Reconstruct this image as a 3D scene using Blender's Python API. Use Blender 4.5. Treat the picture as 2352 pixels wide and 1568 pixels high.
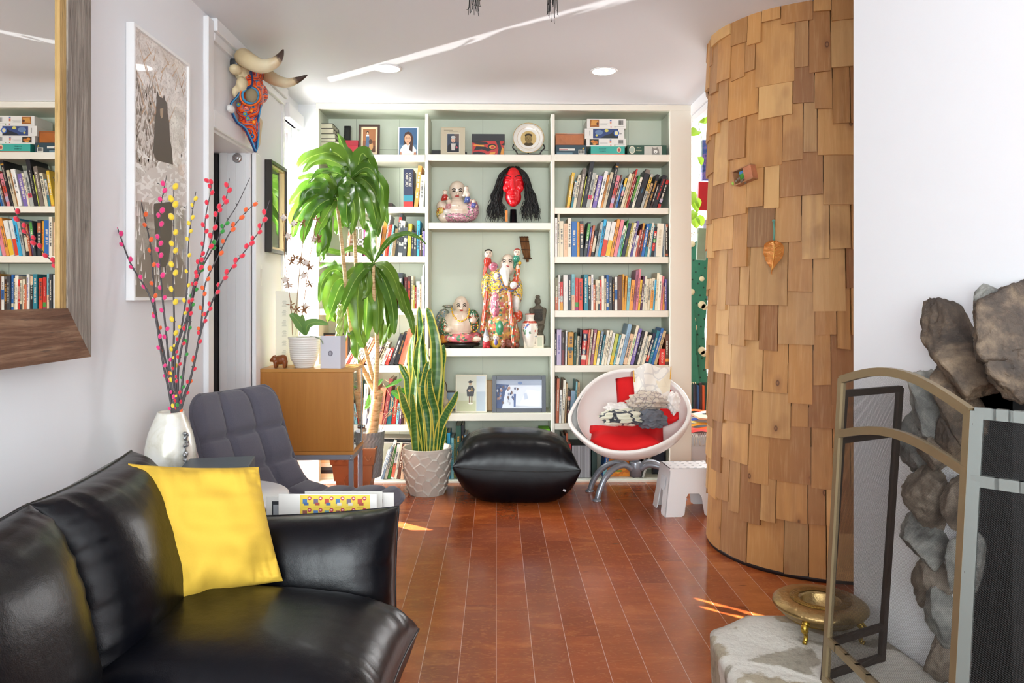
import bpy, bmesh, math, random
import numpy as np
from mathutils import Vector, Matrix, Euler, noise as mnoise
R = random.Random(7)
pi = math.pi
for o in list(bpy.data.objects): bpy.data.objects.remove(o)
S = bpy.context.scene
COL = S.collection
# ---------------------------------------------------------------- camera, world, exposure, lights
FPX, HC = 1700.0, 1.22
YAW = math.atan(36 / FPX)
cam = bpy.data.objects.new('camera', bpy.data.cameras.new('camera'))
COL.objects.link(cam)
cam.location = (0, 0, HC)
cam.rotation_euler = (pi / 2, 0, -YAW)
cam.data.sensor_width = 36
cam.data.lens = FPX / 2352 * 36
cam.data.shift_y = -100 / 2352
cam.data.clip_start = 0.05
S.camera = cam
S.view_settings.view_transform = 'Standard'
S.view_settings.look = 'None'
S.view_settings.gamma = 1
S.view_settings.use_curve_mapping = False
S.view_settings.exposure = 0.32

W = bpy.data.worlds.new('world'); S.world = W; W.use_nodes = True
wb = W.node_tree.nodes['Background']
wb.inputs[0].default_value = (0.86, 0.93, 1.0, 1)
wb.inputs[1].default_value = 1.6

def lamp(name, typ, loc, rot, energy, color=(1, 1, 1), size=None, sizey=None, **kw):
    l = bpy.data.lights.new(name, typ)
    l.energy = energy; l.color = color
    if typ == 'AREA':
        l.shape = 'RECTANGLE'; l.size = size; l.size_y = sizey or size
    for k, v in kw.items(): setattr(l, k, v)
    o = bpy.data.objects.new(name, l); COL.objects.link(o)
    o.location = loc; o.rotation_euler = rot
    return o

def dir_rot(d):
    return Vector(d).to_track_quat('-Z', 'Y').to_euler()

# low sun and its upward reflection off the ground outside, both through the slit beside the window
SUN_D = Vector((0.78, -0.62, 0))
lamp('sun', 'SUN', (-4, 7, 3), dir_rot((0.78, -0.62, -0.405)), 130.0, (1.0, 0.93, 0.82), angle=0.006)
lamp('reflected_sun', 'SUN', (-4, 7, -1), dir_rot((0.78, -0.62, 0.46)), 22.0, (1.0, 0.98, 0.95), angle=0.012)
# daylight through the windows behind the camera
lamp('rear_window_light', 'AREA', (0.0, -2.3, 1.45), dir_rot((0, 1, 0.02)), 150, (0.90, 0.978, 0.995), 2.3, 1.7)
# daylight through the window left of the bookcase
lamp('left_window_light', 'AREA', (-1.42, 4.72, 1.15), dir_rot((1, -0.12, -0.05)), 70, (0.98, 0.99, 1.0), 0.24, 2.1)
# daylight in the next room
lamp('next_room_light', 'AREA', (2.5, 6.2, 1.5), dir_rot((-1, -0.15, -0.05)), 60, (1, 1, 1), 1.2, 1.6)

# ---------------------------------------------------------------- pixel -> place
CY, SY = math.cos(YAW), math.sin(YAW)
def ray(px, py):
    u = (px - 1176) / FPX; v = (684 - py) / FPX
    return Vector((SY + u * CY, CY - u * SY, v))
def P(px, py, Y):
    d = ray(px, py); return Vector((0, 0, HC)) + d * (Y / d.y)
def PX(px, py, X):
    d = ray(px, py); return Vector((0, 0, HC)) + d * (X / d.x)
def PZ(px, py, z=0.0):
    d = ray(px, py); return Vector((0, 0, HC)) + d * ((z - HC) / d.z)

# ---------------------------------------------------------------- materials
def lin(h):
    h = h.lstrip('#')
    c = [int(h[i:i + 2], 16) / 255 for i in (0, 2, 4)]
    return tuple((x / 12.92 if x <= .04045 else ((x + .055) / 1.055) ** 2.4) for x in c) + (1,)

class NT:
    def __init__(s, name):
        s.m = bpy.data.materials.new(name); s.m.use_nodes = True
        s.t = s.m.node_tree; s.t.nodes.clear()
        s.out = s.t.nodes.new('ShaderNodeOutputMaterial')
    def n(s, typ, ins=None, **props):
        nd = s.t.nodes.new('ShaderNode' + typ)
        for k, v in props.items(): setattr(nd, k, v)
        for k, v in (ins or {}).items():
            sock = nd.inputs[k]
            if isinstance(v, bpy.types.NodeSocket): s.t.links.new(v, sock)
            elif v is not None: sock.default_value = v
        return nd
    def math(s, op, a, b=None, c=None, clamp=False):
        ins = {0: a}
        if b is not None: ins[1] = b
        if c is not None: ins[2] = c
        return s.n('Math', ins, operation=op, use_clamp=clamp).outputs[0]
    def mix(s, fac, a, b, typ='MIX'):
        nd = s.n('Mix', None, data_type='RGBA', blend_type=typ)
        for k, v in ((0, fac), (6, a), (7, b)):
            if isinstance(v, bpy.types.NodeSocket): s.t.links.new(v, nd.inputs[k])
            else: nd.inputs[k].default_value = v
        return nd.outputs[2]
    def ramp(s, fac, stops, interp='LINEAR'):
        nd = s.n('ValToRGB', {0: fac}); cr = nd.color_ramp; cr.interpolation = interp
        while len(cr.elements) < len(stops): cr.elements.new(0.5)
        for e, (p, c) in zip(cr.elements, stops):
            e.position = p; e.color = lin(c) if isinstance(c, str) else c
        return nd.outputs[0]
    def bump(s, h, strength=.3, dist=.01, normal=None):
        return s.n('Bump', {'Height': h, 'Strength': strength, 'Distance': dist, 'Normal': normal}).outputs[0]
    def obj(s, scale=(1, 1, 1), rot=(0, 0, 0), loc=(0, 0, 0), kind='Object'):
        tc = s.n('TexCoord')
        return s.n('Mapping', {0: tc.outputs[kind], 1: loc, 2: rot, 3: scale}).outputs[0]
    def noise(s, vec, scale=5, detail=3, rough=.5, dist=0):
        return s.n('TexNoise', {'Vector': vec, 'Scale': scale, 'Detail': detail, 'Roughness': rough, 'Distortion': dist}).outputs
    def pbsdf(s, **kw):
        nd = s.n('BsdfPrincipled')
        names = dict(color='Base Color', rough='Roughness', metal='Metallic', coat='Coat Weight', coatr='Coat Roughness',
                     sheen='Sheen Weight', trans='Transmission Weight', alpha='Alpha', normal='Normal', ior='IOR',
                     sss='Subsurface Weight', spec='Specular IOR Level', em='Emission Color', ems='Emission Strength')
        for k, v in kw.items():
            sock = nd.inputs[names[k]]
            if isinstance(v, bpy.types.NodeSocket): s.t.links.new(v, sock)
            elif v is not None: sock.default_value = v
        s.t.links.new(nd.outputs[0], s.out.inputs[0])
        return nd

_M = {}
def mat(h, rough=.5, metal=0, bump=None, var=None, coat=0, sheen=0, spec=None, name=None, trans=0):
    """plain material; bump=(scale,strength), var=(scale,amount)"""
    key = (h, rough, metal, bump, var, coat, sheen, spec, trans)
    if key in _M: return _M[key]
    s = NT(name or 'paint_' + h.strip('#'))
    col = lin(h); nrm = None
    if var:
        f = s.noise(s.obj(), var[0], 4)[0]
        a = [c * (1 - var[1]) for c in col[:3]] + [1]; b = [min(1, c * (1 + var[1])) for c in col[:3]] + [1]
        col = s.mix(f, a, b)
    if bump:
        nrm = s.bump(s.noise(s.obj(), bump[0], 4)[0], bump[1])
    s.pbsdf(color=col, rough=rough, metal=metal, coat=coat, sheen=sheen, normal=nrm, spec=spec, trans=trans)
    _M[key] = s.m
    return s.m

# ---------------------------------------------------------------- object bookkeeping
def tag(o, label=None, cat=None, group=None, kind=None):
    if label: o['label'] = label
    if cat: o['category'] = cat
    if group: o['group'] = group
    if kind: o['kind'] = kind
    return o

def thing(name, label, cat, loc=(0, 0, 0), rotz=0, group=None, rot=None):
    o = bpy.data.objects.new(name, None); COL.objects.link(o)
    o.empty_display_size = .05
    o.location = loc; o.rotation_euler = rot or (0, 0, rotz)
    return tag(o, label, cat, group)

def minv(o):
    if o is None: return Matrix.Identity(4)
    m = Matrix.LocRotScale(o.location, o.rotation_euler, o.scale)
    if o.parent: m = minv(o.parent).inverted() @ m
    return m.inverted()

def rotm(rx=0, ry=0, rz=0): return Euler((rx, ry, rz)).to_matrix()

class MB:
    """mesh builder"""
    def __init__(s): s.v = []; s.f = []; s.mi = []; s.sm = []; s.cur = 0; s.smooth = True
    def add(s, vs, fs, smooth=None):
        b = len(s.v); s.v += [Vector(p) for p in vs]
        s.f += [tuple(i + b for i in f) for f in fs]
        s.mi += [s.cur] * len(fs); s.sm += [s.smooth if smooth is None else smooth] * len(fs)
        return s
    def m(s, i): s.cur = i; return s
    def box(s, c, d, rot=None, bev=0):
        c = Vector(c); h = [x / 2 for x in d]
        if bev > 0:
            bev = min(bev, min(h) * .49)
            vs = []; fs = []; idx = {}
            for sx in (-1, 1):
                for sy in (-1, 1):
                    for sz in (-1, 1):
                        for a in range(3):
                            p = [sx * h[0], sy * h[1], sz * h[2]]
                            for k in range(3):
                                if k != a: p[k] -= (sx, sy, sz)[k] * bev
                            idx[(sx, sy, sz, a)] = len(vs); vs.append(Vector(p))
            for a in range(3):
                b_, c_ = [k for k in range(3) if k != a]
                for sg in (-1, 1):
                    q = []
                    for (u, v) in ((-1, -1), (1, -1), (1, 1), (-1, 1)):
                        t = [0, 0, 0]; t[a] = sg; t[b_] = u; t[c_] = v; q.append(idx[(*t, a)])
                    fs.append(q if (sg > 0) != (a == 1) else q[::-1])
                for u in (-1, 1):
                    for w in (-1, 1):
                        t0 = [0] * 3; t1 = [0] * 3; t0[a] = -1; t1[a] = 1
                        t0[b_] = t1[b_] = u; t0[c_] = t1[c_] = w
                        q = [idx[(*t0, b_)], idx[(*t1, b_)], idx[(*t1, c_)], idx[(*t0, c_)]]
                        fs.append(q)
            for sx in (-1, 1):
                for sy in (-1, 1):
                    for sz in (-1, 1): fs.append([idx[(sx, sy, sz, k)] for k in range(3)])
            cen = Vector((0, 0, 0)); out = []
            for f in fs:
                pc = sum((vs[i] for i in f), Vector()) / len(f)
                nn = (vs[f[1]] - vs[f[0]]).cross(vs[f[2]] - vs[f[0]])
                out.append(f if nn.dot(pc) > 0 else f[::-1])
            fs = out
        else:
            vs = [Vector((x * h[0], y * h[1], z * h[2])) for x in (-1, 1) for y in (-1, 1) for z in (-1, 1)]
            fs = [(0, 1, 3, 2), (4, 6, 7, 5), (0, 4, 5, 1), (2, 3, 7, 6), (0, 2, 6, 4), (1, 5, 7, 3)]
        if rot: vs = [rot @ p for p in vs]
        return s.add([p + c for p in vs], fs, False)
    def bx(s, a, b, bev=0):
        a = Vector(a); b = Vector(b)
        return s.box((a + b) / 2, [abs(x) for x in (b - a)], None, bev)
    def tube(s, pts, rad, n=8, cap=True, flat=None):
        pts = [Vector(p) for p in pts]
        if not hasattr(rad, '__len__'): rad = [rad] * len(pts)
        vs = []; fs = []; prev = None
        for i, p in enumerate(pts):
            t = (pts[min(i + 1, len(pts) - 1)] - pts[max(i - 1, 0)])
            if t.length < 1e-9: t = Vector((0, 0, 1))
            t.normalize()
            if prev is None:
                a = Vector((0, 0, 1)) if abs(t.z) < .9 else Vector((1, 0, 0))
                nrm = t.cross(a).normalized()
            else: nrm = (prev - t * prev.dot(t)).normalized()
            prev = nrm; bn = t.cross(nrm)
            for k in range(n):
                a = 2 * pi * k / n
                vs.append(p + (nrm * math.cos(a) + bn * math.sin(a) * (flat or 1)) * rad[i])
        for i in range(len(pts) - 1):
            for k in range(n):
                k2 = (k + 1) % n
                fs.append((i * n + k, i * n + k2, (i + 1) * n + k2, (i + 1) * n + k))
        if cap:
            fs.append(tuple(range(n))[::-1]); fs.append(tuple((len(pts) - 1) * n + k for k in range(n)))
        return s.add(vs, fs)
    def cyl(s, a, b, r, r2=None, n=16): return s.tube([a, b], [r, r if r2 is None else r2], n)
    def lathe(s, prof, o=(0, 0, 0), n=32, cap=True, sx=1, sy=1, rot=None):
        """prof: [(r,z)...]"""
        o = Vector(o); vs = []; fs = []
        for r, z in prof:
            for k in range(n):
                a = 2 * pi * k / n
                p = Vector((r * math.cos(a) * sx, r * math.sin(a) * sy, z))
                if rot: p = rot @ p
                vs.append(o + p)
        for i in range(len(prof) - 1):
            for k in range(n):
                k2 = (k + 1) % n
                fs.append((i * n + k, i * n + k2, (i + 1) * n + k2, (i + 1) * n + k))
        if cap:
            if prof[0][0] > 1e-6: fs.append(tuple(range(n))[::-1])
            if prof[-1][0] > 1e-6: fs.append(tuple((len(prof) - 1) * n + k for k in range(n)))
        return s.add(vs, fs)
    def ell(s, c, r, rot=None, n=12):
        if not hasattr(r, '__len__'): r = (r, r, r)
        c = Vector(c); vs = []; fs = []
        for i in range(n + 1):
            t = pi * i / n
            for k in range(2 * n):
                a = pi * k / n
                p = Vector((r[0] * math.sin(t) * math.cos(a), r[1] * math.sin(t) * math.sin(a), -r[2] * math.cos(t)))
                if rot: p = rot @ p
                vs.append(c + p)
        m = 2 * n
        for i in range(n):
            for k in range(m): fs.append((i * m + k, i * m + (k + 1) % m, (i + 1) * m + (k + 1) % m, (i + 1) * m + k))
        return s.add(vs, fs)
    def prism(s, poly, d, smooth=False):
        """poly: list of 3D points (planar), extruded by vector d"""
        poly = [Vector(p) for p in poly]; d = Vector(d); n = len(poly)
        vs = poly + [p + d for p in poly]
        fs = [tuple(range(n))[::-1], tuple(range(n, 2 * n))]
        nn = Vector()
        for i in range(n): nn += poly[i].cross(poly[(i + 1) % n])
        fl = nn.dot(d) < 0
        fs += [(i, (i + 1) % n, n + (i + 1) % n, n + i) for i in range(n)]
        if fl: fs = [f[::-1] for f in fs]
        return s.add(vs, fs, smooth)
    def poly(s, pts): return s.add(pts, [tuple(range(len(pts)))], False)
    def grid(s, fn, nu, nv, smooth=True, closeu=False):
        vs = [fn(i / nu, j / nv) for i in range(nu + (0 if closeu else 1)) for j in range(nv + 1)]
        fs = []; w = nv + 1; cu = nu if closeu else nu + 1
        for i in range(nu):
            for j in range(nv):
                a = i * w + j; b = ((i + 1) % cu) * w + j
                fs.append((a, b, b + 1, a + 1))
        return s.add(vs, fs, smooth)
    def build(s, name, mats, parent=None, world=False, loc=None, rot=None, angle=None, weld=0):
        me = bpy.data.meshes.new(name)
        vs = s.v
        if world and parent is not None:
            m = minv(parent); vs = [m @ p for p in vs]
        me.from_pydata([tuple(p) for p in vs], [], s.f)
        if not isinstance(mats, (list, tuple)): mats = [mats]
        for mm in mats: me.materials.append(mm)
        me.polygons.foreach_set('material_index', s.mi)
        me.polygons.foreach_set('use_smooth', s.sm)
        if weld:
            bm = bmesh.new(); bm.from_mesh(me); bmesh.ops.remove_doubles(bm, verts=bm.verts, dist=weld)
            bm.to_mesh(me); bm.free()
        me.validate(); me.update()
        if angle: me.set_sharp_from_angle(angle=angle)
        o = bpy.data.objects.new(name, me); COL.objects.link(o)
        if parent is not None: o.parent = parent
        if loc is not None: o.location = loc
        if rot is not None: o.rotation_euler = rot
        return o

def origin_to(o, p):
    """move an unparented mesh object's origin to world point p"""
    p = Vector(p); o.data.transform(Matrix.Translation(-p)); o.location = p; return o

def struct(name, mb, mats, **k):
    o = mb.build(name, mats, **k); o['kind'] = 'structure'; return o

def catmull(pts, n=6):
    pts = [Vector(p) for p in pts]; out = []
    q = [pts[0] * 2 - pts[1]] + pts + [pts[-1] * 2 - pts[-2]]
    for i in range(1, len(q) - 2):
        a, b, c, d = q[i - 1], q[i], q[i + 1], q[i + 2]
        for k in range(n):
            t = k / n
            out.append(.5 * ((2 * b) + (c - a) * t + (2 * a - 5 * b + 4 * c - d) * t * t + (3 * b - a - 3 * c + d) * t ** 3))
    out.append(pts[-1]); return out

def text(s, size, m, parent, mtx, name='lettering', world=True, sx=1, ext=.0004, align='CENTER'):
    cu = bpy.data.curves.new(name, 'FONT'); cu.body = s; cu.size = size; cu.extrude = ext
    cu.align_x = align; cu.align_y = 'CENTER'; cu.resolution_u = 2
    tmp = bpy.data.objects.new(name, cu)
    me = bpy.data.meshes.new_from_object(tmp)
    bpy.data.objects.remove(tmp)
    mm = mtx @ Matrix.Diagonal((sx, 1, 1, 1))
    if world and parent is not None: mm = minv(parent) @ mm
    me.transform(mm); me.materials.clear(); me.materials.append(m)
    o = bpy.data.objects.new(name, me); COL.objects.link(o)
    if parent is not None: o.parent = parent
    return o

def frame_mtx(o, x, y):
    """matrix with axes x, y (world vectors) at origin o"""
    x = Vector(x).normalized(); y = Vector(y); z = x.cross(y).normalized(); y = z.cross(x)
    return Matrix(((x.x, y.x, z.x, o[0]), (x.y, y.y, z.y, o[1]), (x.z, y.z, z.z, o[2]), (0, 0, 0, 1)))

def blob(name, prims, mats, parent=None, world=True, voxel=.006, smooth=4):
    """one continuous surface over ellipsoids / capsules; colour by nearest primitive.
    prims: ('e',c,r,rot,mi[,bias]) or ('c',p0,p1,r0,r1,mi[,bias])"""
    mb = MB()
    for q in prims:
        if q[0] == 'e': mb.ell(q[1], q[2], q[3], 8)
        else:
            a, b, r0, r1 = Vector(q[1]), Vector(q[2]), q[3], q[4]
            mb.tube([a.lerp(b, t / 4) for t in range(5)], [r0 + (r1 - r0) * t / 4 for t in range(5)], 12)
            mb.ell(a, r0, None, 6); mb.ell(b, r1, None, 6)
    o = mb.build(name, mats)
    md = o.modifiers.new('r', 'REMESH'); md.mode = 'VOXEL'; md.voxel_size = voxel
    ms = o.modifiers.new('s', 'SMOOTH'); ms.iterations = smooth; ms.factor = .5
    dg = bpy.context.evaluated_depsgraph_get(); dg.update()
    me = bpy.data.meshes.new_from_object(o.evaluated_get(dg))
    o.modifiers.clear(); old = o.data; o.data = me; bpy.data.meshes.remove(old)
    me.materials.clear()
    for m in mats: me.materials.append(m)
    n = len(me.polygons); c = np.empty(n * 3); me.polygons.foreach_get('center', c); c = c.reshape(n, 3)
    best = np.full(n, 1e9); mi = np.zeros(n, int)
    for q in prims:
        if q[0] == 'e':
            r = q[2] if hasattr(q[2], '__len__') else (q[2],) * 3
            d = c - np.array(Vector(q[1])); 
            if q[3]: d = d @ np.array(q[3])
            k = np.linalg.norm(d / np.array(r), axis=1); dist = (k - 1) * min(r)
            idx = q[4]; bias = q[5] if len(q) > 5 else 0
        else:
            a = np.array(Vector(q[1])); b = np.array(Vector(q[2])); ab = b - a
            t = np.clip(((c - a) @ ab) / max(ab @ ab, 1e-12), 0, 1)
            dist = np.linalg.norm(c - a - t[:, None] * ab, axis=1) - (q[3] + (q[4] - q[3]) * t)
            idx = q[5]; bias = q[6] if len(q) > 6 else 0
        dist = dist - bias
        w = dist < best; best[w] = dist[w]; mi[w] = idx
    me.polygons.foreach_set('material_index', mi.astype(np.int32))
    me.polygons.foreach_set('use_smooth', [True] * n)
    if parent is not None:
        if world: me.transform(minv(parent))
        o.parent = parent
    me.update()
    return o

def pillow4(mb, c, thick, n=28, edge=.12, wr=.012, seed=0, p=2.6, q=.55, up=1, dn=1, wf=9, noise=.0):
    """stuffed cushion between four corner points c (a,b,c,d around), wrinkles running in from the seams"""
    a, b, cc, d = [Vector(x) for x in c]
    nrm = (b - a).cross(d - a).normalized()
    L = ((b - a).length + (d - a).length) / 2
    def shape(u, v, sg):
        U, V = 2 * u - 1, 2 * v - 1
        cu = U * (1 - edge * (1 - V * V) * abs(U) ** 1.5); cv = V * (1 - edge * (1 - U * U) * abs(V) ** 1.5)
        uu, vv = (cu + 1) / 2, (cv + 1) / 2
        base = (a * (1 - uu) + b * uu) * (1 - vv) + (d * (1 - uu) + cc * uu) * vv
        h = max(0, (1 - abs(U) ** p)) ** q * max(0, (1 - abs(V) ** p)) ** q
        eu, ev = 1 - abs(U), 1 - abs(V)
        w = 0
        f1 = math.exp(-ev * 5) * min(1, ev * 14); f2 = math.exp(-eu * 5) * min(1, eu * 14)
        w += f1 * 1.7 * (mnoise.noise(Vector((U * wf, V * 1.1, seed))) + .8 * mnoise.noise(Vector((U * wf * 2.6, V * 1.6, seed + 5))))
        w += f2 * 1.7 * (mnoise.noise(Vector((U * 1.1, V * wf, seed + 9))) + .8 * mnoise.noise(Vector((U * 1.6, V * wf * 2.6, seed + 2))))
        w *= wr
        if noise: w += noise * mnoise.noise(Vector((U * 2.2 + seed, V * 2.2, sg * 3)))*min(1,h*3)
        k = up if sg > 0 else dn
        return base + nrm * sg * (thick / 2 * h * k + w * min(1, h * 4))
    mb.grid(lambda u, v: shape(.5 - .5 * math.cos(pi * u), .5 - .5 * math.cos(pi * v), 1), n, n)
    mb.grid(lambda u, v: shape(.5 - .5 * math.cos(pi * (1 - u)), .5 - .5 * math.cos(pi * v), -1), n, n)
    return mb
# ================================================================= STRUCTURE
CEIL = 2.5
WX = -1.31
def wall_mat(h='#ecedf0', rough=.6):
    s = NT('wall_paint')
    n1 = s.noise(s.obj(), 60, 4)[0]
    s.pbsdf(color=lin(h), rough=rough, normal=s.bump(n1, .06, .004)); return s.m
M_wall = wall_mat(); M_ceil = wall_mat('#e2e4e8', .55); M_trim = mat('#ececee', .35)

def floor_mat():
    s = NT('cherry_planks')
    tc = s.obj(); sep = s.n('SeparateXYZ', {0: tc}); X, Y = sep.outputs[0], sep.outputs[1]
    w = .1235
    xr = s.math('DIVIDE', X, w); row = s.math('FLOOR', xr); fx = s.math('FRACT', xr)
    rn = s.n('TexWhiteNoise', {'W': row}, noise_dimensions='1D').outputs[0]
    L = 1.05
    yy = s.math('ADD', s.math('DIVIDE', Y, L), s.math('MULTIPLY', rn, 7.3)); cell = s.math('FLOOR', yy); fy = s.math('FRACT', yy)
    cv = s.n('CombineXYZ', {0: row, 1: cell, 2: 0.0}).outputs[0]
    rc = s.n('TexWhiteNoise', {'Vector': cv}, noise_dimensions='3D').outputs
    # per plank offset of grain
    off = s.n('VectorMath', {0: rc[1], 1: (37., 51., 13.)}, operation='MULTIPLY').outputs[0]
    gv = s.n('VectorMath', {0: tc, 1: off}, operation='ADD').outputs[0]
    g1 = s.n('Mapping', {0: gv, 3: (14, 1.6, 1)}).outputs[0]
    grain = s.noise(g1, 2.2, 6, .6, .6)[0]
    g2 = s.n('Mapping', {0: gv, 3: (2.2, 6.5, 1)}).outputs[0]
    cloud = s.noise(g2, 1.6, 4, .55, .8)[0]
    g3 = s.n('Mapping', {0: gv, 3: (8, 20, 1)}).outputs[0]
    fig = s.noise(g3, 3, 3, .5, 2.2)[0]
    base = s.ramp(rc[0], [(0, '#823a1a'), (.3, '#9a4a23'), (.6, '#a95529'), (.85, '#90411d'), (1, '#b56634')])
    c1 = s.mix(s.math('MULTIPLY', s.n('MapRange', {0: cloud, 1: .45, 2: .72}).outputs[0], .55), base, lin('#85401e'))
    c2 = s.mix(s.math('MULTIPLY', s.n('MapRange', {0: cloud, 1: .45, 2: .25}).outputs[0], .5), c1, lin('#cf7a3c'))
    c3 = s.mix(s.math('MULTIPLY', s.n('MapRange', {0: grain, 1: .55, 2: .75}).outputs[0], .35), c2, lin('#874420'))
    c4 = s.mix(s.math('MULTIPLY', s.n('MapRange', {0: fig, 1: .56, 2: .66}).outputs[0], .22), c3, lin('#d98a4e'))
    # knots / dark flecks
    kn = s.n('TexVoronoi', {'Vector': s.n('Mapping', {0: gv, 3: (3, 9, 1)}).outputs[0], 'Scale': 1.0}).outputs[0]
    c4 = s.mix(s.math('MULTIPLY', s.n('MapRange', {0: kn, 1: .07, 2: .03}).outputs[0], .6), c4, lin('#4a1c0c'))
    ex = s.math('MINIMUM', fx, s.math('SUBTRACT', 1.0, fx)); ey = s.math('MINIMUM', fy, s.math('SUBTRACT', 1.0, fy))
    lx = s.math('LESS_THAN', ex, .0085); ly = s.math('LESS_THAN', ey, .0010)
    col = s.mix(lx, c4, lin('#cfa088')); col = s.mix(s.math('MULTIPLY', ly, .55), col, lin('#5e2410'))  # pale plank joints: the light they reflect is put into the colour
    ln = s.math('MAXIMUM', lx, ly)
    h = s.math('SUBTRACT', s.math('MULTIPLY', grain, .15), lx)
    rough = s.math('ADD', .15, s.math('MULTIPLY', cloud, .14))
    s.pbsdf(color=col, rough=rough, normal=s.bump(h, .25, .0015), coat=.12, coatr=.1)
    return s.m

mb = MB(); mb.bx((-2.2, -2.6, -.06), (3.1, 6.8, 0))
struct('floor', mb, floor_mat())
mb = MB(); mb.bx((-2.2, -2.6, CEIL), (3.1, 6.8, CEIL + .06))
struct('ceiling', mb, M_ceil)

# left wall: solid up to the doorway, doorway recess, solid, window
mb = MB()
mb.bx((WX - .1, -2.6, 0), (WX, 3.41, CEIL))
mb.bx((WX - .1, 3.41, 2.02), (WX, 4.0, CEIL))
mb.bx((WX - .1, 4.0, 0), (WX, 4.575, CEIL))
mb.bx((WX - .1, 4.575, 2.33), (WX, 4.87, CEIL))
mb.bx((WX - .1, 4.87, 0), (WX, 5.2, CEIL))
mb.bx((-1.66, 3.33, 0), (-1.56, 4.1, CEIL))
mb.bx((-1.56, 3.33, 0), (-1.41, 3.39, CEIL)); mb.bx((-1.66, 4.03, 0), (-1.41, 4.1, CEIL))
struct('wall_left', mb, M_wall)
# back wall (behind the bookcase) and strip left of it
mb = MB()
mb.bx((-1.41, 5.19, 0), (1.30, 5.27, CEIL)); mb.bx((WX, 4.93, 0), (-1.193, 5.19, CEIL))
struct('wall_back', mb, M_wall)
# next room
mb = MB()
mb.bx((1.25, 6.7, 0), (3.1, 6.78, CEIL)); mb.bx((1.22, 5.27, 0), (1.30, 6.7, CEIL))
struct('wall_far', mb, wall_mat('#f2f2f2'))
mb = MB(); mb.bx((3.0, 2.0, 0), (3.08, 6.7, CEIL)); struct('wall_east', mb, M_wall)
# fireplace wall, slightly turned
A = Vector((1.043, 2.14, 0)); dw = Vector((.13, -1, 0)); B = A + dw * 4.7
mb = MB()
mb.prism([A + Vector((.1, 0, 0)), A + Vector((2.0, 0, 0)), A + Vector((2.0, -.1, 0)) , A + Vector((.1, -.1, 0))], (0, 0, CEIL))
def wl_(Y, off=0.0): return Vector((1.043 + .13 * (2.14 - Y) + off, Y, 0))
def wseg(Ya, Yb, z0, z1, t=.12): mb.prism([wl_(Ya) + Vector((0, 0, z0)), wl_(Yb) + Vector((0, 0, z0)), wl_(Yb, t) + Vector((0, 0, z0)), wl_(Ya, t) + Vector((0, 0, z0))], (0, 0, z1 - z0))
FY0, FY1, FZ = 1.72, 1.0, 1.06
wseg(2.14, FY0, 0, CEIL); wseg(FY1, -2.6, 0, CEIL); wseg(FY0, FY1, FZ, CEIL)
struct('wall_right', mb, M_wall)
# rear wall with the big window behind the camera
mb = MB()
mb.bx((-1.41, -2.62, 0), (1.8, -2.5, .55)); mb.bx((-1.41, -2.62, 2.3), (1.8, -2.5, CEIL))
mb.bx((-1.41, -2.62, .55), (-1.2, -2.5, 2.3)); mb.bx((1.2, -2.62, .55), (1.8, -2.5, 2.3))
struct('wall_rear', mb, M_wall)
mb = MB()
for x in (-1.17, -.4, .4, 1.17): mb.bx((x - .03, -2.58, .55), (x + .03, -2.52, 2.3))
for z in (.58, 2.27): mb.bx((-1.2, -2.58, z - .03), (1.2, -2.52, z + .03))
struct('window_2', mb, M_trim)

# outside: unseen panel added to block all but a slit of sun
mb = MB(); mb.bx((-1.85, 5.105, -.05), (-1.75, 7.5, 3.2)); struct('sun_blocker_outside', mb, mat('#dcdad4', .8))

# trims
def trim(n, boxes, m=None, bev=.004):
    mb = MB()
    for a, b in boxes: mb.bx(a, b, bev)
    return struct('trim_%d' % n, mb, m or M_trim)
trim(1, [((WX - .01, 3.34, 0), (WX + .022, 3.405, 2.485))])                       # post before the doorway
trim(2, [((WX - .01, 3.41, 2.44), (WX + .035, 4.57, CEIL)), ((WX - .01, 3.42, 2.40), (WX + .02, 4.57, 2.44))])   # crown
trim(3, [((WX - .01, 3.41, 2.0), (WX + .02, 4.04, 2.085)), ((WX - .24, 3.41, 1.99), (WX - .0, 4.01, 2.02))])   # door head and soffit
trim(4, [((WX - .01, 4.0, 0), (WX + .02, 4.075, 2.0)), ((WX - .01, 4.085, 0), (WX + .012, 4.12, 2.0))])
trim(5, [((WX - .01, 4.535, 0), (WX + .012, 4.575, 2.44))])
trim(6, [((WX - .02, 4.575, 2.33), (WX + .04, 4.92, 2.42))])
trim(7, [((1.288, 3.75, 2.43), (1.37, 4.9, CEIL)), ((1.30, 3.75, 2.39), (1.35, 4.9, 2.43))])
# door in the doorway recess
mb = MB()
mb.bx((-1.475, 3.968, .01), (-1.312, 3.998, 1.99), .002)
mb.bx((-1.40, 3.962, .01), (-1.385, 3.968, 1.99)); mb.bx((-1.468, 3.962, .01), (-1.43, 3.968, 1.99)); mb.bx((-1.36, 3.964, .01), (-1.335, 3.968, 1.99))
dr = struct('door_1', mb, mat('#e3e4e6', .4))
mb = MB(); c = P(545, 363, 3.966)
rot = Euler((pi / 2, 0, 0)).to_matrix()
mb.lathe([(.001, 0), (.026, 0), (.026, .004), (.018, .010), (.014, .010), (.013, .016), (.001, .017)], c, 24, True, 1, 1, rot)
o = mb.build('door_lock', mat('#b9babc', .25, .9), dr, world=True)
mb = MB(); mb.bx((-1.515, 3.955, .02), (-1.478, 4.02, 1.985), .003)
for z in (1.5, 1.62, .62): mb.bx((-1.50, 3.945, z), (-1.472, 3.965, z + .07))
mb.build('door_edge', mat('#17181a', .5), dr, world=True)

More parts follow.
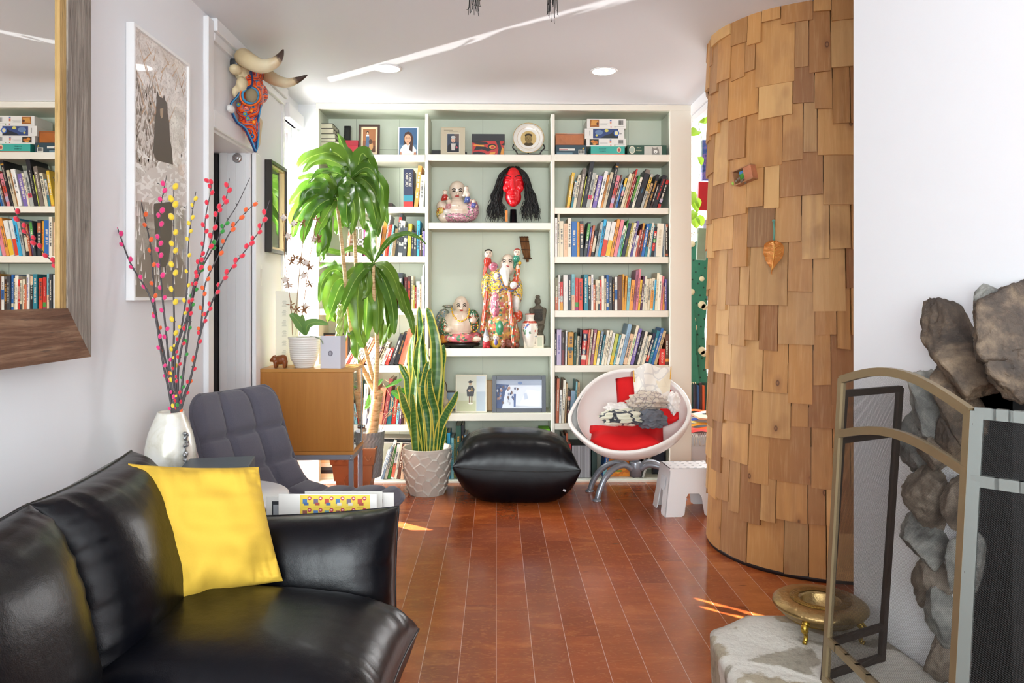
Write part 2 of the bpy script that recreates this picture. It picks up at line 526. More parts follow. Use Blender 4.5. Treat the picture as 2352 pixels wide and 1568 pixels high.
# window_1 left of the bookcase
M_glass = None
def glass_mat():
    s = NT('clear_glass')
    t = s.n('BsdfTransparent'); g = s.n('BsdfGlossy', {'Roughness': 0.0})
    f = s.n('Fresnel', {'IOR': 1.45})
    mx = s.n('MixShader', {0: s.math('MULTIPLY', f.outputs[0], .8)})
    s.t.links.new(t.outputs[0], mx.inputs[1]); s.t.links.new(g.outputs[0], mx.inputs[2])
    s.t.links.new(mx.outputs[0], s.out.inputs[0]); return s.m
M_glass = glass_mat()
mb = MB()
for a, b in (((WX - .07, 4.845, .02), (WX - .03, 4.87, 2.33)), ((WX - .07, 4.575, .02), (WX - .03, 4.585, 2.33)),
             ((WX - .07, 4.585, 2.29), (WX - .03, 4.845, 2.33)), ((WX - .07, 4.585, .02), (WX - .03, 4.845, .07))): mb.bx(a, b)
w1 = struct('window_1', mb, M_trim)
mb = MB(); mb.bx((WX - .053, 4.585, .07), (WX - .047, 4.845, 2.29)); mb.build('pane', M_glass, w1)

# light switch
sw = thing('light_switch', 'white rocker light switch on the wall below the dark framed picture', 'light switch', PX(594, 631, WX))
mb = MB(); c = Vector(sw.location); mb.box(c + Vector((.004, 0, 0)), (.008, .07, .118), None, .003)
mb.build('plate', mat('#f4f4f4', .3), sw, world=True)
mb = MB(); mb.box(c + Vector((.010, 0, 0)), (.006, .034, .068), rotm(0, .06, 0), .002)
mb.build('rocker', mat('#fafafa', .25), sw, world=True)

# recessed ceiling lights
M_bulb = NT('lamp_glow'); e = M_bulb.n('Emission', {'Color': (1, .99, .97, 1), 'Strength': 9.0})
M_bulb.t.links.new(e.outputs[0], M_bulb.out.inputs[0]); M_bulb = M_bulb.m
for (px, py, lab) in ((891, 157, 'round recessed ceiling light on the left, nearer the bull skull'), (1387, 163, 'round recessed ceiling light on the right, nearer the shingled column')):
    c = PZ(px, py, CEIL)
    t = thing('recessed_ceiling_light', lab, 'ceiling light', c)
    mb = MB(); mb.lathe([(.066, -.004), (.078, -.004), (.078, 0), (.066, 0)], (0, 0, 0), 40, False); mb.build('trim_ring', mat('#f2f2f2', .35), t)
    mb = MB(); mb.lathe([(.001, -.002), (.066, -.003)], (0, 0, 0), 40, False); mb.build('diffuser', M_bulb, t)
    lamp('downlight', 'SPOT', c + Vector((0, 0, -.02)), (0, 0, 0), 14, (1, .97, .92), spot_size=2.3, spot_blend=.9, shadow_soft_size=.06)

# ---------------------------------------------------------------- shingled round column
CC = Vector((1.568, 3.623, 0)); CR = .487
def cedar_mat():
    s = NT('cedar_shingle')
    geo = s.n('NewGeometry'); rnd = geo.outputs['Random Per Island']
    off = s.n('CombineXYZ', {0: s.math('MULTIPLY', rnd, 91.0), 1: s.math('MULTIPLY', rnd, 37.0), 2: s.math('MULTIPLY', rnd, 53.0)}).outputs[0]
    v = s.n('VectorMath', {0: s.obj(), 1: off}, operation='ADD').outputs[0]
    v1 = s.n('Mapping', {0: v, 3: (9, 9, 1.1)}).outputs[0]
    ring = s.n('TexWave', {'Vector': v1, 'Scale': .9, 'Distortion': 9, 'Detail': 3, 'Detail Scale': .8}, wave_type='BANDS', bands_direction='X').outputs[1]
    v2 = s.n('Mapping', {0: v, 3: (70, 70, 3)}).outputs[0]
    fib = s.noise(v2, 1.5, 3, .6)[0]
    cl = s.noise(s.n('Mapping', {0: v, 3: (2, 2, 1.2)}).outputs[0], 3, 3, .5, .5)[0]
    base = s.ramp(rnd, [(0, '#9c6a3c'), (.12, '#b9844c'), (.35, '#c9965a'), (.5, '#97673e'), (.72, '#d6a86c'), (.86, '#86603f'), (1, '#c48c4c')])
    c = s.mix(s.math('MULTIPLY', s.n('MapRange', {0: cl, 1: .5, 2: .7}).outputs[0], .45), base, lin('#8a5a35'))
    c = s.mix(s.math('MULTIPLY', ring, s.math('MULTIPLY', s.n('MapRange', {0: s.math('FRACT', s.math('MULTIPLY', rnd, 13.7)), 1: .55, 2: 1.0}).outputs[0], .32)), c, lin('#7d4d29'))
    c = s.mix(s.math('MULTIPLY', s.n('MapRange', {0: fib, 1: .5, 2: .8}).outputs[0], .25), c, lin('#e6bf8c'))
    kd = s.n('TexVoronoi', {'Vector': s.n('Mapping', {0: v, 3: (7.5, 7.5, 4.6)}).outputs[0], 'Scale': 1.0}).outputs[0]
    c = s.mix(s.math('MULTIPLY', s.n('MapRange', {0: kd, 1: .2, 2: .05}).outputs[0], .55), c, lin('#8b5730'))
    c = s.mix(s.math('MULTIPLY', s.n('MapRange', {0: kd, 1: .075, 2: .05}).outputs[0], .8), c, lin('#4d2c1a'))
    c = s.mix(s.math('MULTIPLY', s.n('MapRange', {0: kd, 1: .045, 2: .03}).outputs[0], .7), c, lin('#a07048'))
    h = s.math('ADD', fib, s.math('MULTIPLY', ring, .6))
    s.pbsdf(color=c, rough=.55, normal=s.bump(h, .35, .003)); return s.m
M_cedar = cedar_mat()
mb = MB(); mb.smooth = False
r2 = random.Random(21)
z = .018; k = 0
while z < CEIL:
    a = r2.random() * .3; a1 = a + 2 * pi
    while a < a1 - .02:
        w = r2.choice([.055, .07, .085, .1, .11, .13, .15, .175]) / (CR + .015)
        if a + w > a1 - .1: w = a1 - a
        zb = z + (r2.choice([-.055, -.03, -.015, 0, .012, .03, .045]) if k else 0)
        zt = min(CEIL, zb + .33)
        if zt - zb > .03:
            th = r2.uniform(.010, .015); rb = CR + .016 + r2.uniform(0, .004); rt = rb - .05 * (zt - zb)
            skew = r2.uniform(-.006, .006)
            vs = []
            g = .0020
            for (zz, rr) in ((zb, rb), (zt, rt)):
                for t_ in (0, .5, 1):
                    aa = a + g / CR + (w - 2 * g / CR) * t_
                    zz2 = zz + (skew * (t_ - .5) if zz == zb else 0)
                    for q in (0, th):
                        vs.append(CC + Vector(((rr + q) * math.cos(aa), (rr + q) * math.sin(aa), zz2)))
            # index: level*6 + t*2 + q
            I = lambda l, t_, q: l * 6 + t_ * 2 + q
            fs = []
            for t_ in (0, 1):
                fs.append((I(0, t_, 1), I(0, t_ + 1, 1), I(1, t_ + 1, 1), I(1, t_, 1)))
                fs.append((I(0, t_, 0), I(0, t_ + 1, 0), I(0, t_ + 1, 1), I(0, t_, 1)))
            fs.append((I(0, 0, 0), I(0, 0, 1), I(1, 0, 1), I(1, 0, 0)))
            fs.append((I(0, 2, 1), I(0, 2, 0), I(1, 2, 0), I(1, 2, 1)))
            fs.append((I(1, 0, 0), I(1, 0, 1), I(1, 1, 1), I(1, 1, 0))); fs.append((I(1, 1, 0), I(1, 1, 1), I(1, 2, 1), I(1, 2, 0)))
            mb.add(vs, fs, False)
        a += w
    z += .2; k += 1
mb.lathe([(CR - .01, 0), (CR - .01, CEIL)], CC, 64, False)
struct('wall_column', mb, M_cedar)
mb = MB(); mb.lathe([(CR - .01, 0), (CR + .022, 0), (CR + .022, .022), (CR - .01, .022)], CC, 72, False)
struct('baseboard_column', mb, mat('#22181a', .5))
def on_col(px, py, r):
    d = ray(px, py); o = Vector((0, 0, HC)) - CC; a = d.x ** 2 + d.y ** 2
    b = 2 * (o.x * d.x + o.y * d.y); c = o.x ** 2 + o.y ** 2 - r * r
    t = (-b - math.sqrt(max(0, b * b - 4 * a * c))) / (2 * a)
    return Vector((0, 0, HC)) + d * t

# ---------------------------------------------------------------- bookcase
BY = 4.89; BB = 5.17
def bx_(px): return P(px, 684, BY).x
def bz_(py, px=1176): return P(px, py, BY).z
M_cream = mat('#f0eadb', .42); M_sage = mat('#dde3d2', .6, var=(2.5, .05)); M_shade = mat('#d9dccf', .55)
bc = thing('built_in_bookcase', 'wide built-in cream bookcase with pale sage back and three columns of shelves', 'bookcase', ((bx_(727) + bx_(1587)) / 2, BY, 0))
def bpart(name, boxes, mats):
    mb = MB()
    for q in boxes:
        mb.m(q[2] if len(q) > 2 else 0); mb.bx(q[0], q[1], .0015 if (len(q) < 3 or q[2] == 0) else 0)
    return mb.build(name, mats, bc, world=True)
xl, xr = bx_(727), bx_(1587)
bpart('back_panel', [((xl + .01, BB, .02), (xr - .01, BB + .015, 2.49), 1)] +
      [((bx_(p), BB - .0012, .05), (bx_(p) + .002, BB, 2.48), 2) for p in (800, 905, 1107, 1349, 1460)] +
      [((xl + .01, BB - .0012, 2.25), (xr - .01, BB, 2.2525), 2)], [M_cream, M_sage, mat('#7c8877', .7)])
bpart('top_board', [((xl, BY - .012, bz_(253)), (xr, BY + .01, 2.498)), ((xl, BY + .01, bz_(252)), (xr, BB, 2.49), 1)], [M_cream, M_sage])
bpart('side_panel', [((xl, BY - .010, 0), (bx_(733), BY + .01, bz_(253))), ((xl, BY + .01, 0), (bx_(733), BB, bz_(253)), 1)], [M_cream, M_sage])
bpart('side_panel', [((bx_(1538), BY - .012, 0), (xr, BY + .02, bz_(253))), ((bx_(1538) + .006, BY + .02, 0), (xr - .004, BB, bz_(253)), 1)], [M_cream, M_sage])
for a, b in ((976.5, 984), (1266, 1274)):
    bpart('divider', [((bx_(a), BY - .003, .03), (bx_(b), BY + .012, bz_(262))), ((bx_(a), BY + .012, .03), (bx_(b), BB, bz_(262)), 1),
                      ((bx_(a) - .002, BY + .19, .03), (bx_(b) + .002, BY + .2, bz_(375)), 1)], [M_cream, M_sage])
SH = {'L': (733, 976.5, [(355, 370), (474.5, 488), (588.5, 602), (709, 723), (839.5, 855), (976, 991)]),
      'C': (984, 1266, [(355, 369), (511.5, 526), (800, 818), (950, 966)]),
      'R': (1274, 1538, [(355, 370), (477, 491), (589.5, 604), (713, 728), (839, 854), (972, 986)])}
SZ = {}
for c, (a, b, rows) in SH.items():
    for i, (yt, yb) in enumerate(rows):
        z1, z0 = bz_(yt, (a + b) / 2), bz_(yb, (a + b) / 2); SZ[c + str(i + 1)] = z1
        e = .002 if i == 0 else .012
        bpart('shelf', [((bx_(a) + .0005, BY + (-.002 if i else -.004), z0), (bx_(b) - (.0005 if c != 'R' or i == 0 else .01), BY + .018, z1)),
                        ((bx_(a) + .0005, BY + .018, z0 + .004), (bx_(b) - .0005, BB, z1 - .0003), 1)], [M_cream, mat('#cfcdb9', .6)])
z0 = bz_(1101)
for c in 'LCR': SZ[c + '0'] = z0
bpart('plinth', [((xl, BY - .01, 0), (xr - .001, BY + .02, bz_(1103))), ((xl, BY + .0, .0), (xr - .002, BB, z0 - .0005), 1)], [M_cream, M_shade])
# ================================================================= BOOKS
CN = dict(yellow='#f2c53a', white='#f1efe8', cream='#efe3c6', taupe='#7d7066', lime='#c9cf5a', black='#22222a', grey='#b9bab2', purple='#8671b8',
          orange='#f0a04a', beige='#dfd0b0', tan='#c9a97c', pink='#ef8f9a', brown='#6b4232', blue='#2f6fb8', red='#d8322c', maroon='#7c2f35', green='#4f9a45',
          teal='#2f8a9e', navy='#2b3350', slate='#7b8ea0', olive='#a89a3c', violet='#6a5fa8', terracotta='#c96a44', aqua='#86c3cc', mauve='#a0627a', plum='#5d3a5e',
          charcoal='#3d4248', amber='#eda93c', scarlet='#ea4a2e', lilac='#c7b8d6', gold='#d79b3a', ivory='#f4ecd8', peach='#f3c9a4', khaki='#8f8a6c', magenta='#a02a6c',
          cyan='#35a9d6', coral='#ec7a5e', darkgreen='#1f4a3a', darkbrown='#3f2a24', steel='#8fb0c8')
M_page = mat('#ece4cf', .8)
def bm_(c): return mat(CN.get(c, c), .42, 0, None, (30, .05))
ORD = 'first second third fourth fifth sixth seventh eighth ninth tenth eleventh twelfth thirteenth fourteenth fifteenth sixteenth seventeenth eighteenth nineteenth twentieth'.split()
ORD += ['twenty-' + x for x in ORD[:9]] + ['thirtieth'] + ['thirty-' + x for x in ORD[:9]] + ['fortieth'] + ['forty-' + x for x in ORD[:9]] + ['fiftieth']
rb = random.Random(5)
def book(px0, w, ytop, color, shelf, scale, ox, oy, zs, lean, label, group, deco=(), txt=None, tcol='white', depth=None, name='book', Y=None):
    """px0, w, ytop in zoomed pixels of that shelf; lean = tan of lean to the right"""
    Yb = (Y or BY + .012 + rb.uniform(0, .025))
    x0 = P(ox + px0 / scale, 684, Yb).x; x1 = P(ox + (px0 + w) / scale, 684, Yb).x
    zt = P(1176, oy + ytop / scale, Yb).z
    a = math.atan(lean); t = (x1 - x0) * math.cos(a) - .0006; t = max(t, .004)
    h = (zt - zs) / math.cos(a) - (t * math.sin(abs(a)) / 1) * .5
    h = max(h, .08)
    D = depth or min(.2, max(.12, h * rb.uniform(.68, .76)))
    # pivot at the low corner: right corner for a right lean
    piv = Vector((x1 if a >= 0 else x0, Yb, zs + .0006))
    root = thing(name, label, 'book', piv, 0, group, (0, a, 0))
    lo = (-t if a >= 0 else 0)
    m = bm_(color); mb = MB()
    bt = .0022 if t > .008 else .001
    mb.bx((lo, 0, 0), (lo + t, bt, h), .0006)
    mb.bx((lo, bt, 0), (lo + bt, D, h)); mb.bx((lo + t - bt, bt, 0), (lo + t, D, h))
    mb.build('cover', m, root)
    mb = MB(); mb.bx((lo + bt + .0001, bt + .0002, .003), (lo + t - bt - .0001, D - .004, h - .003)); mb.build('pages', M_page, root)
    for (c, f0, f1) in deco:
        mb = MB(); mb.bx((lo + .0003, -.0005, h * f0), (lo + t - .0003, .0004, h * f1)); mb.build('spine_band', bm_(c), root)
    if t > .0065:
        if txt:
            mt = Matrix(((0, 1, 0, lo + t / 2), (0, 0, -1, -.0010), (-1, 0, 0, h * (txt[1] if len(txt) > 1 else .5)), (0, 0, 0, 1)))
            mt = Matrix(((0, 1, 0, lo + t / 2), (0, 0, -1, -.0010), (-1, 0, 0, h * txt[1]), (0, 0, 0, 1)))
            text(txt[0], txt[2] if len(txt) > 2 else t * .8, bm_(tcol), root, mt, world=False, sx=txt[3] if len(txt) > 3 else 1)
        else:
            mb = MB(); z = h * rb.uniform(.2, .35); ze = h * rb.uniform(.75, .9); cw = t * rb.uniform(.16, .3); cx = lo + t / 2
            while z < ze:
                l = rb.uniform(.0015, .0045)
                if rb.random() < .78: mb.bx((cx - cw * rb.uniform(.6, 1), -.0009, z), (cx + cw * rb.uniform(.6, 1), 0, z + l))
                z += l + .0012
            if mb.v: mb.build('spine_lettering', bm_(tcol), root)
    return root

def shelf_row(rows, scale, ox, oy, zs, leans, sname, group, skip=0):
    xs = [l[0] for l in leans]; ls = [l[1] for l in leans]
    for i, r in enumerate(rows):
        px0, w, yt, col = r[:4]; kw = r[4] if len(r) > 4 else {}
        ln = kw.get('lean', float(np.interp(px0 + w / 2, xs, ls)))
        if i + 1 < len(rows) and not kw.get('front'): w = min(w, rows[i + 1][0] - px0) if rows[i + 1][0] > px0 else w
        lum = sum(lin(CN.get(col, col))[:3])
        tc = kw.get('tc', 'charcoal' if lum > .9 else 'ivory')
        desc = kw.get('d', col if not col.startswith('#') else 'pale')
        label = '%s book, %s from the left %s' % (desc, ORD[i + skip], sname)
        book(px0, w, yt, col, None, scale, ox, oy, zs, ln, label, group, kw.get('deco', ()), kw.get('txt'), tc)

d = lambda **k: k
R2 = [(268, 58, 260, 'yellow', d(deco=[('orange', .0, .05)], tc='ivory')), (348, 38, 430, 'white', d(deco=[('teal', 0, .42), ('teal', .96, 1)], d='white and blue')), (388, 60, 310, 'cream'),
      (452, 76, 180, 'taupe'), (537, 18, 345, 'lime'), (560, 82, 45, 'black', d(txt=('THE TIMES  FAMILY ATLAS OF THE WORLD', .52, .0085, .98), d='tallest black atlas')),
      (645, 72, 265, 'grey', d(deco=[('#e8405f', .24, .36)], d='grey with pink square')), (720, 34, 310, 'cream'), (766, 82, 325, 'purple'), (862, 68, 235, 'white'), (932, 36, 305, 'orange'),
      (972, 62, 255, 'beige'), (1037, 60, 70, 'black', d(txt=('MEXICAN COLOR', .70, .0115, 1.0), deco=[('gold', .9, .93)], d='tall black MEXICAN COLOR')), (1103, 66, 320, 'pink', d(deco=[('scarlet', .42, .62), ('lilac', .14, .3)])),
      (1175, 26, 305, 'brown'), (1205, 32, 370, 'slate'), (1240, 20, 500, 'blue'), (1265, 50, 370, 'black', d(deco=[('yellow', .72, 1), ('aqua', .58, .7), ('pink', .4, .57)], d='yellow, blue and black')),
      (1322, 58, 280, 'cream', d(tc='tan')), (1387, 34, 285, 'tan'), (1425, 30, 190, 'red'), (1460, 26, 365, 'maroon'), (1492, 46, 320, 'green', d(deco=[('black', 0, .2)], tc='lime')),
      (1542, 48, 350, 'ivory'), (1597, 100, 200, 'black', d(txt=('World of', .45, .009, 1.1), tc='cyan', deco=[('taupe', .9, 1)], d='thick black')), (1712, 56, 285, 'grey', d(deco=[('yellow', .5, .9)])),
      (1775, 44, 470, 'tan'), (1827, 62, 295, 'black', d(tc='gold')), (1898, 44, 480, 'darkbrown'), (1952, 84, 310, 'black', d(tc='red')), (2042, 62, 400, 'black', d(deco=[('red', 0, .14), ('red', .84, 1), ('lilac', .2, .33)], d='black and red'))]
shelf_row(R2, 8.553, 1270, 365, SZ['R2'], [(268, .15), (560, .19), (1035, .235), (1500, .29), (1950, .33), (2100, .33)], "on the right column's second shelf", "books on the right column's second shelf")
R3 = [(40, 46, 85, 'white', d(tc='maroon')), (90, 44, 12, 'cream'), (137, 70, 150, 'cream'), (214, 74, 195, 'peach', d(tc='tan')), (294, 64, 90, 'ivory'), (364, 106, 155, 'blue', d(d='thick blue')), (476, 48, 170, 'amber', d(tc='scarlet')),
      (530, 70, 150, 'charcoal', d(deco=[('terracotta', .65, .92)], d='grey and brown')), (605, 56, 165, 'charcoal', d(lean=.125, deco=[('green', .48, .95)], d='green and black')), (664, 30, 270, 'violet', d(lean=.14)), (696, 44, 235, 'terracotta', d(lean=.15)), (742, 58, 335, 'black', d(lean=.165, deco=[('beige', .18, .7)])),
      (818, 54, 165, 'grey'), (876, 52, 112, 'cyan', d(tc='navy')), (932, 88, 155, 'white', d(deco=[('scarlet', .02, .48)], txt=('Opening', .72, .006, 1), tc='slate', d='white and red')), (1025, 86, 160, 'white', d(deco=[('yellow', .02, .47)], txt=('Opening', .72, .006, 1), tc='slate', d='white and yellow')),
      (1115, 62, 108, 'orange'), (1182, 72, 120, 'pink', d(txt=('Qigong Empowerment', .55, .0085, 1.0), tc='maroon', d='pink Qigong Empowerment')), (1262, 46, 240, 'aqua', d(deco=[('ivory', .7, 1)])), (1312, 24, 125, 'green'), (1342, 66, 190, 'navy', d(txt=('CHI-GUNG', .45, .009, 1), tc='gold')),
      (1412, 46, 180, 'olive'), (1460, 46, 180, 'cream'), (1508, 46, 145, 'violet'), (1560, 46, 430, 'white'), (1610, 32, 320, 'coral'), (1645, 38, 185, 'maroon', d(deco=[('gold', .8, 1)])), (1686, 40, 300, 'brown', d(tc='scarlet')),
      (1730, 58, 205, 'blue'), (1792, 48, 190, 'teal', d(deco=[('black', .3, .8)], tc='gold')), (1846, 46, 180, 'ivory'), (1895, 26, 235, 'aqua'), (1924, 54, 260, 'black', d(deco=[('red', .2, .45), ('green', .5, .6), ('red', .7, .85)], d='black, red and green')), (1982, 30, 280, 'slate'),
      (2015, 126, 190, 'ivory', d(lean=.06, tc='beige', d='thick ivory')), (2146, 28, 200, 'slate', d(lean=.04)), (2178, 26, 210, 'grey', d(lean=.03)), (2210, 50, 190, 'darkbrown', d(lean=0, deco=[('terracotta', .88, .97), ('terracotta', .03, .1)]))]
shelf_row(R3, 8.553, 1270, 490, SZ['R3'], [(0, 0), (600, 0), (818, .175), (1182, .21), (1342, .225), (1728, .19), (2000, .12)], "on the right column's third shelf", "books on the right column's third shelf")
R4 = [(42, 58, 235, 'khaki', d(deco=[('terracotta', 0, .4)])), (106, 28, 185, 'white', d(tc='maroon')), (142, 54, 315, 'red', d(deco=[('grey', .3, .5), ('amber', 0, .28)], d='red, white and orange')), (204, 86, 185, 'white', d(txt=('MASTERING', .6, .006, 1), tc='charcoal', d='thick white')), (298, 58, 170, 'charcoal'),
      (364, 64, 165, 'aqua', d(deco=[('peach', 0, .42)])), (436, 64, 235, 'red', d(deco=[('green', .1, .25), ('magenta', .0, .09)], txt=('How to Be Human', .58, .0085, 1), tc='ivory', d='pink-red How to Be Human')), (508, 72, 255, 'scarlet'), (604, 84, 172, 'teal', d(d='thick teal')),
      (694, 50, 212, 'black', d(deco=[('peach', .75, 1)])), (752, 42, 172, 'white', d(tc='violet')), (800, 32, 375, 'terracotta'), (836, 46, 272, 'cream'), (886, 36, 285, 'cream', d(deco=[('charcoal', 0, .22)])), (924, 32, 275, 'red'), (960, 46, 200, 'ivory'), (1010, 38, 255, 'beige'),
      (1052, 42, 182, 'blue', d(deco=[('cream', .1, .2)])), (1098, 64, 200, 'charcoal', d(tc='grey')), (1168, 42, 272, 'darkbrown', d(tc='gold')), (1214, 50, 218, 'white', d(deco=[('blue', .32, .62)], d='white with blue band')), (1268, 88, 205, 'brown', d(txt=('Opening the Heart', .45, .0075, 1), tc='peach', d='thick dark brown')),
      (1358, 36, 165, 'amber'), (1398, 40, 195, 'amber', d(tc='brown')), (1440, 56, 238, 'aqua', d(tc='slate')), (1498, 66, 276, 'orange', d(tc='brown')), (1568, 44, 90, 'mauve', d(tc='maroon')), (1616, 46, 70, 'pink', d(tc='charcoal')), (1666, 40, 275, 'yellow'), (1710, 38, 200, 'plum'),
      (1752, 42, 205, 'ivory'), (1798, 42, 262, 'cream'), (1844, 48, 256, 'cream'), (1898, 60, 240, 'cream', d(deco=[('orange', .05, .62)], d='cream and orange')), (1962, 28, 275, 'cyan'), (1994, 50, 140, 'cream', d(tc='tan')), (2050, 52, 180, 'ivory'), (2106, 38, 205, 'pink'), (2148, 42, 410, 'orange'), (2196, 38, 265, 'violet', d(lean=0))]
shelf_row(R4, 8.553, 1270, 610, SZ['R4'], [(0, 0), (1350, 0), (1430, .05), (1560, .1), (1705, .09), (2140, .07)], "on the right column's fourth shelf", "books on the right column's fourth shelf")
R5 = [(36, 34, 265, 'black'), (72, 90, 190, 'lilac', d(tc='violet')), (166, 60, 235, 'darkbrown', d(deco=[('maroon', 0, .45)], txt=('EXCELLENCE', .75, .006, 1), tc='ivory')), (238, 36, 210, 'white', d(tc='blue')), (288, 104, 240, 'gold', d(deco=[('teal', .44, .54)], d='thick gold with teal band')), (396, 56, 255, 'darkgreen', d(tc='grey')),
      (456, 40, 315, 'beige'), (500, 36, 185, 'black'), (545, 92, 200, 'red', d(deco=[('navy', .7, .9), ('navy', .3, .45), ('ivory', .15, .28)], d='thick red and navy')), (642, 36, 195, 'coral'), (682, 40, 190, 'beige'), (728, 58, 190, 'mauve'), (790, 54, 210, 'yellow', d(tc='slate')), (850, 52, 225, 'slate', d(deco=[('black', .35, .85), ('ivory', 0, .2)])), (906, 36, 290, 'teal'),
      (946, 50, 205, 'ivory', d(tc='tan')), (1000, 46, 205, 'cream'), (1050, 54, 250, 'white', d(tc='grey')), (1110, 62, 275, 'lime', d(txt=('STUDIO', .45, .007, 1), tc='orange', deco=[('yellow', .0, .3)], d='lime yellow')), (1178, 36, 300, 'aqua'), (1218, 74, 280, 'ivory', d(d='thick ivory')), (1298, 70, 85, 'steel', d(tc='slate', d='tallest blue-grey')), (1374, 74, 275, 'peach', d(d='thick peach')),
      (1454, 54, 112, 'cream', d(tc='green')), (1514, 66, 170, 'purple', d(tc='ivory')), (1588, 54, 215, 'black', d(tc='grey')), (1648, 52, 230, 'ivory', d(tc='grey')), (1704, 34, 320, 'grey'), (1742, 50, 300, 'cream'), (1800, 56, 265, 'navy', d(deco=[('scarlet', .1, .3)])), (1860, 60, 210, 'teal'), (1924, 54, 165, 'blue'), (1982, 56, 215, 'tan'),
      (2084, 112, 572, 'red', d(lean=.03, txt=('BUDDHA', .45, .017, 1), d='short thick red BUDDHA')), (2206, 70, 280, 'brown', d(lean=0, deco=[('orange', .1, .2)]))]
shelf_row(R5, 8.553, 1270, 735, SZ['R5'], [(0, 0), (240, .01), (545, .06), (790, .13), (1050, .2), (1300, .24), (1590, .25), (1860, .28), (1990, .29)], "on the right column's fifth shelf", "books on the right column's fifth shelf")
R6 = [(29, 12, 50, 'brown'), (43, 38, 60, 'terracotta'), (84, 32, 220, 'white'), (120, 38, 80, 'ivory'), (162, 22, 130, 'tan'), (188, 42, 232, 'darkbrown', d(deco=[('maroon', .3, .4), ('coral', .7, .82)])), (233, 58, 232, 'steel', d(txt=('Wisdom of the East', .42, .0085, .9), tc='slate', d='blue-grey Wisdom of the East')), (296, 26, 102, 'aqua'), (324, 30, 112, 'tan')]
shelf_row(R6, 6.149, 1270, 860, SZ['R6'], [(0, .0), (150, .05), (350, .05)], "on the right column's sixth shelf", "books on the right column's sixth shelf")
R0 = [(132, 44, 870, 'charcoal'), (180, 34, 835, 'terracotta'), (218, 40, 985, 'red')]
shelf_row(R0, 6.149, 1270, 860, SZ['R0'], [(0, .0)], "on the right column's bottom shelf", "books on the right column's bottom shelf")
# ---- left column
L3 = [(160, 30, 600, 'brown', d(lean=.1)), (192, 30, 555, 'peach', d(lean=.1)), (632, 62, 500, 'magenta', d(tc='ivory')), (700, 42, 640, 'cream'), (745, 40, 650, 'peach'), (790, 44, 660, 'white'), (838, 40, 500, 'beige'),
      (884, 58, 470, 'cream'), (944, 88, 450, 'ivory', d(tc='tan')), (1038, 92, 340, 'orange', d(txt=('STORIES', .58, .009, 1), tc='slate', deco=[('blue', 0, .07)], d='orange STORIES')), (1136, 44, 168, 'white'), (1184, 54, 425, 'scarlet'), (1242, 34, 412, 'red'), (1280, 44, 420, 'aqua', d(tc='teal')), (1326, 40, 650, 'white'),
      (1370, 72, 520, 'tan', d(tc='ivory')), (1446, 80, 132, 'charcoal', d(deco=[('red', .8, .92)], d='tall grey')), (1530, 118, 315, 'grey', d(deco=[('charcoal', .1, .3), ('black', .4, .55), ('charcoal', .65, .8)], d='thick marbled black and white')), (1656, 100, 490, 'charcoal', d(deco=[('grey', .5, .62)])), (1778, 90, 390, 'yellow', d(tc='tan')),
      (1880, 50, 560, 'navy'), (1936, 82, 605, 'charcoal'), (2028, 70, 312, 'cyan'), (2102, 50, 690, 'brown', d(deco=[('yellow', .8, 1)])), (2156, 42, 505, 'charcoal'), (2200, 40, 590, 'purple')]
shelf_row(L3, 11.473, 780, 480, SZ['L3'], [(0, .1), (600, .02), (880, .08), (1136, .16), (1446, .13), (1656, .08), (1778, .05), (2230, .0)], "on the left column's third shelf", "books on the left column's third shelf")
L4 = [(455, 30, 400, 'white', d(lean=-.32)), (492, 28, 380, 'navy', d(lean=-.33)), (526, 30, 400, 'orange', d(lean=-.34)), (560, 34, 330, 'beige', d(lean=-.36)), (600, 50, 280, 'black', d(lean=-.38)), (656, 40, 230, 'navy', d(lean=-.4)), (702, 50, 215, 'white', d(lean=-.4)), (756, 44, 240, 'orange', d(lean=-.42)),
      (985, 50, 218, 'darkbrown', d(tc='scarlet', lean=-.12)), (1040, 42, 225, 'maroon', d(lean=-.13)), (1088, 60, 182, 'red', d(lean=-.11)), (1160, 76, 170, 'charcoal', d(lean=-.03)), (1244, 44, 230, 'maroon', d(deco=[('ivory', .1, .2)])), (1292, 46, 215, 'darkbrown', d(tc='scarlet')), (1342, 28, 215, 'cream'), (1372, 22, 345, 'olive'), (1396, 22, 372, 'red'), (1420, 44, 290, 'white'), (1466, 24, 332, 'peach'),
      (1491, 14, 212, 'white'), (1506, 12, 80, 'grey'), (1519, 12, 60, 'white')]
shelf_row(L4, 6.27, 730, 600, SZ['L4'], [(0, 0)], "on the left column's fourth shelf", "books on the left column's fourth shelf")
L5 = [(362, 34, 1190, 'white'), (402, 36, 1100, 'red'), (446, 46, 1150, 'ivory'), (500, 40, 1120, 'cream'), (548, 54, 1100, 'white'), (612, 40, 1090, 'terracotta'), (662, 76, 1140, 'ivory', d(txt=('THE', .8, .012, 1), tc='tan', d='thick ivory')), (746, 48, 1225, 'lilac'), (800, 40, 1230, 'darkbrown'), (848, 50, 1160, 'cream'),
      (904, 48, 1250, 'grey', d(tc='red')), (958, 52, 1250, 'red'), (1024, 58, 1050, 'black', d(tc='ivory')), (1088, 58, 1025, 'black', d(tc='gold')), (1152, 78, 985, 'coral', d(txt=('ROMANI', .6, .011, 1), tc='scarlet', d='thick coral')), (1236, 40, 1100, 'cream'), (1282, 44, 1090, 'teal'), (1345, 28, 930, 'olive', d(lean=.08)), (1400, 26, 880, 'ivory', d(lean=.06)), (1432, 30, 870, 'grey', d(lean=.05)), (1468, 22, 900, 'aqua', d(lean=.04)), (1496, 34, 820, 'charcoal', d(lean=.03))]
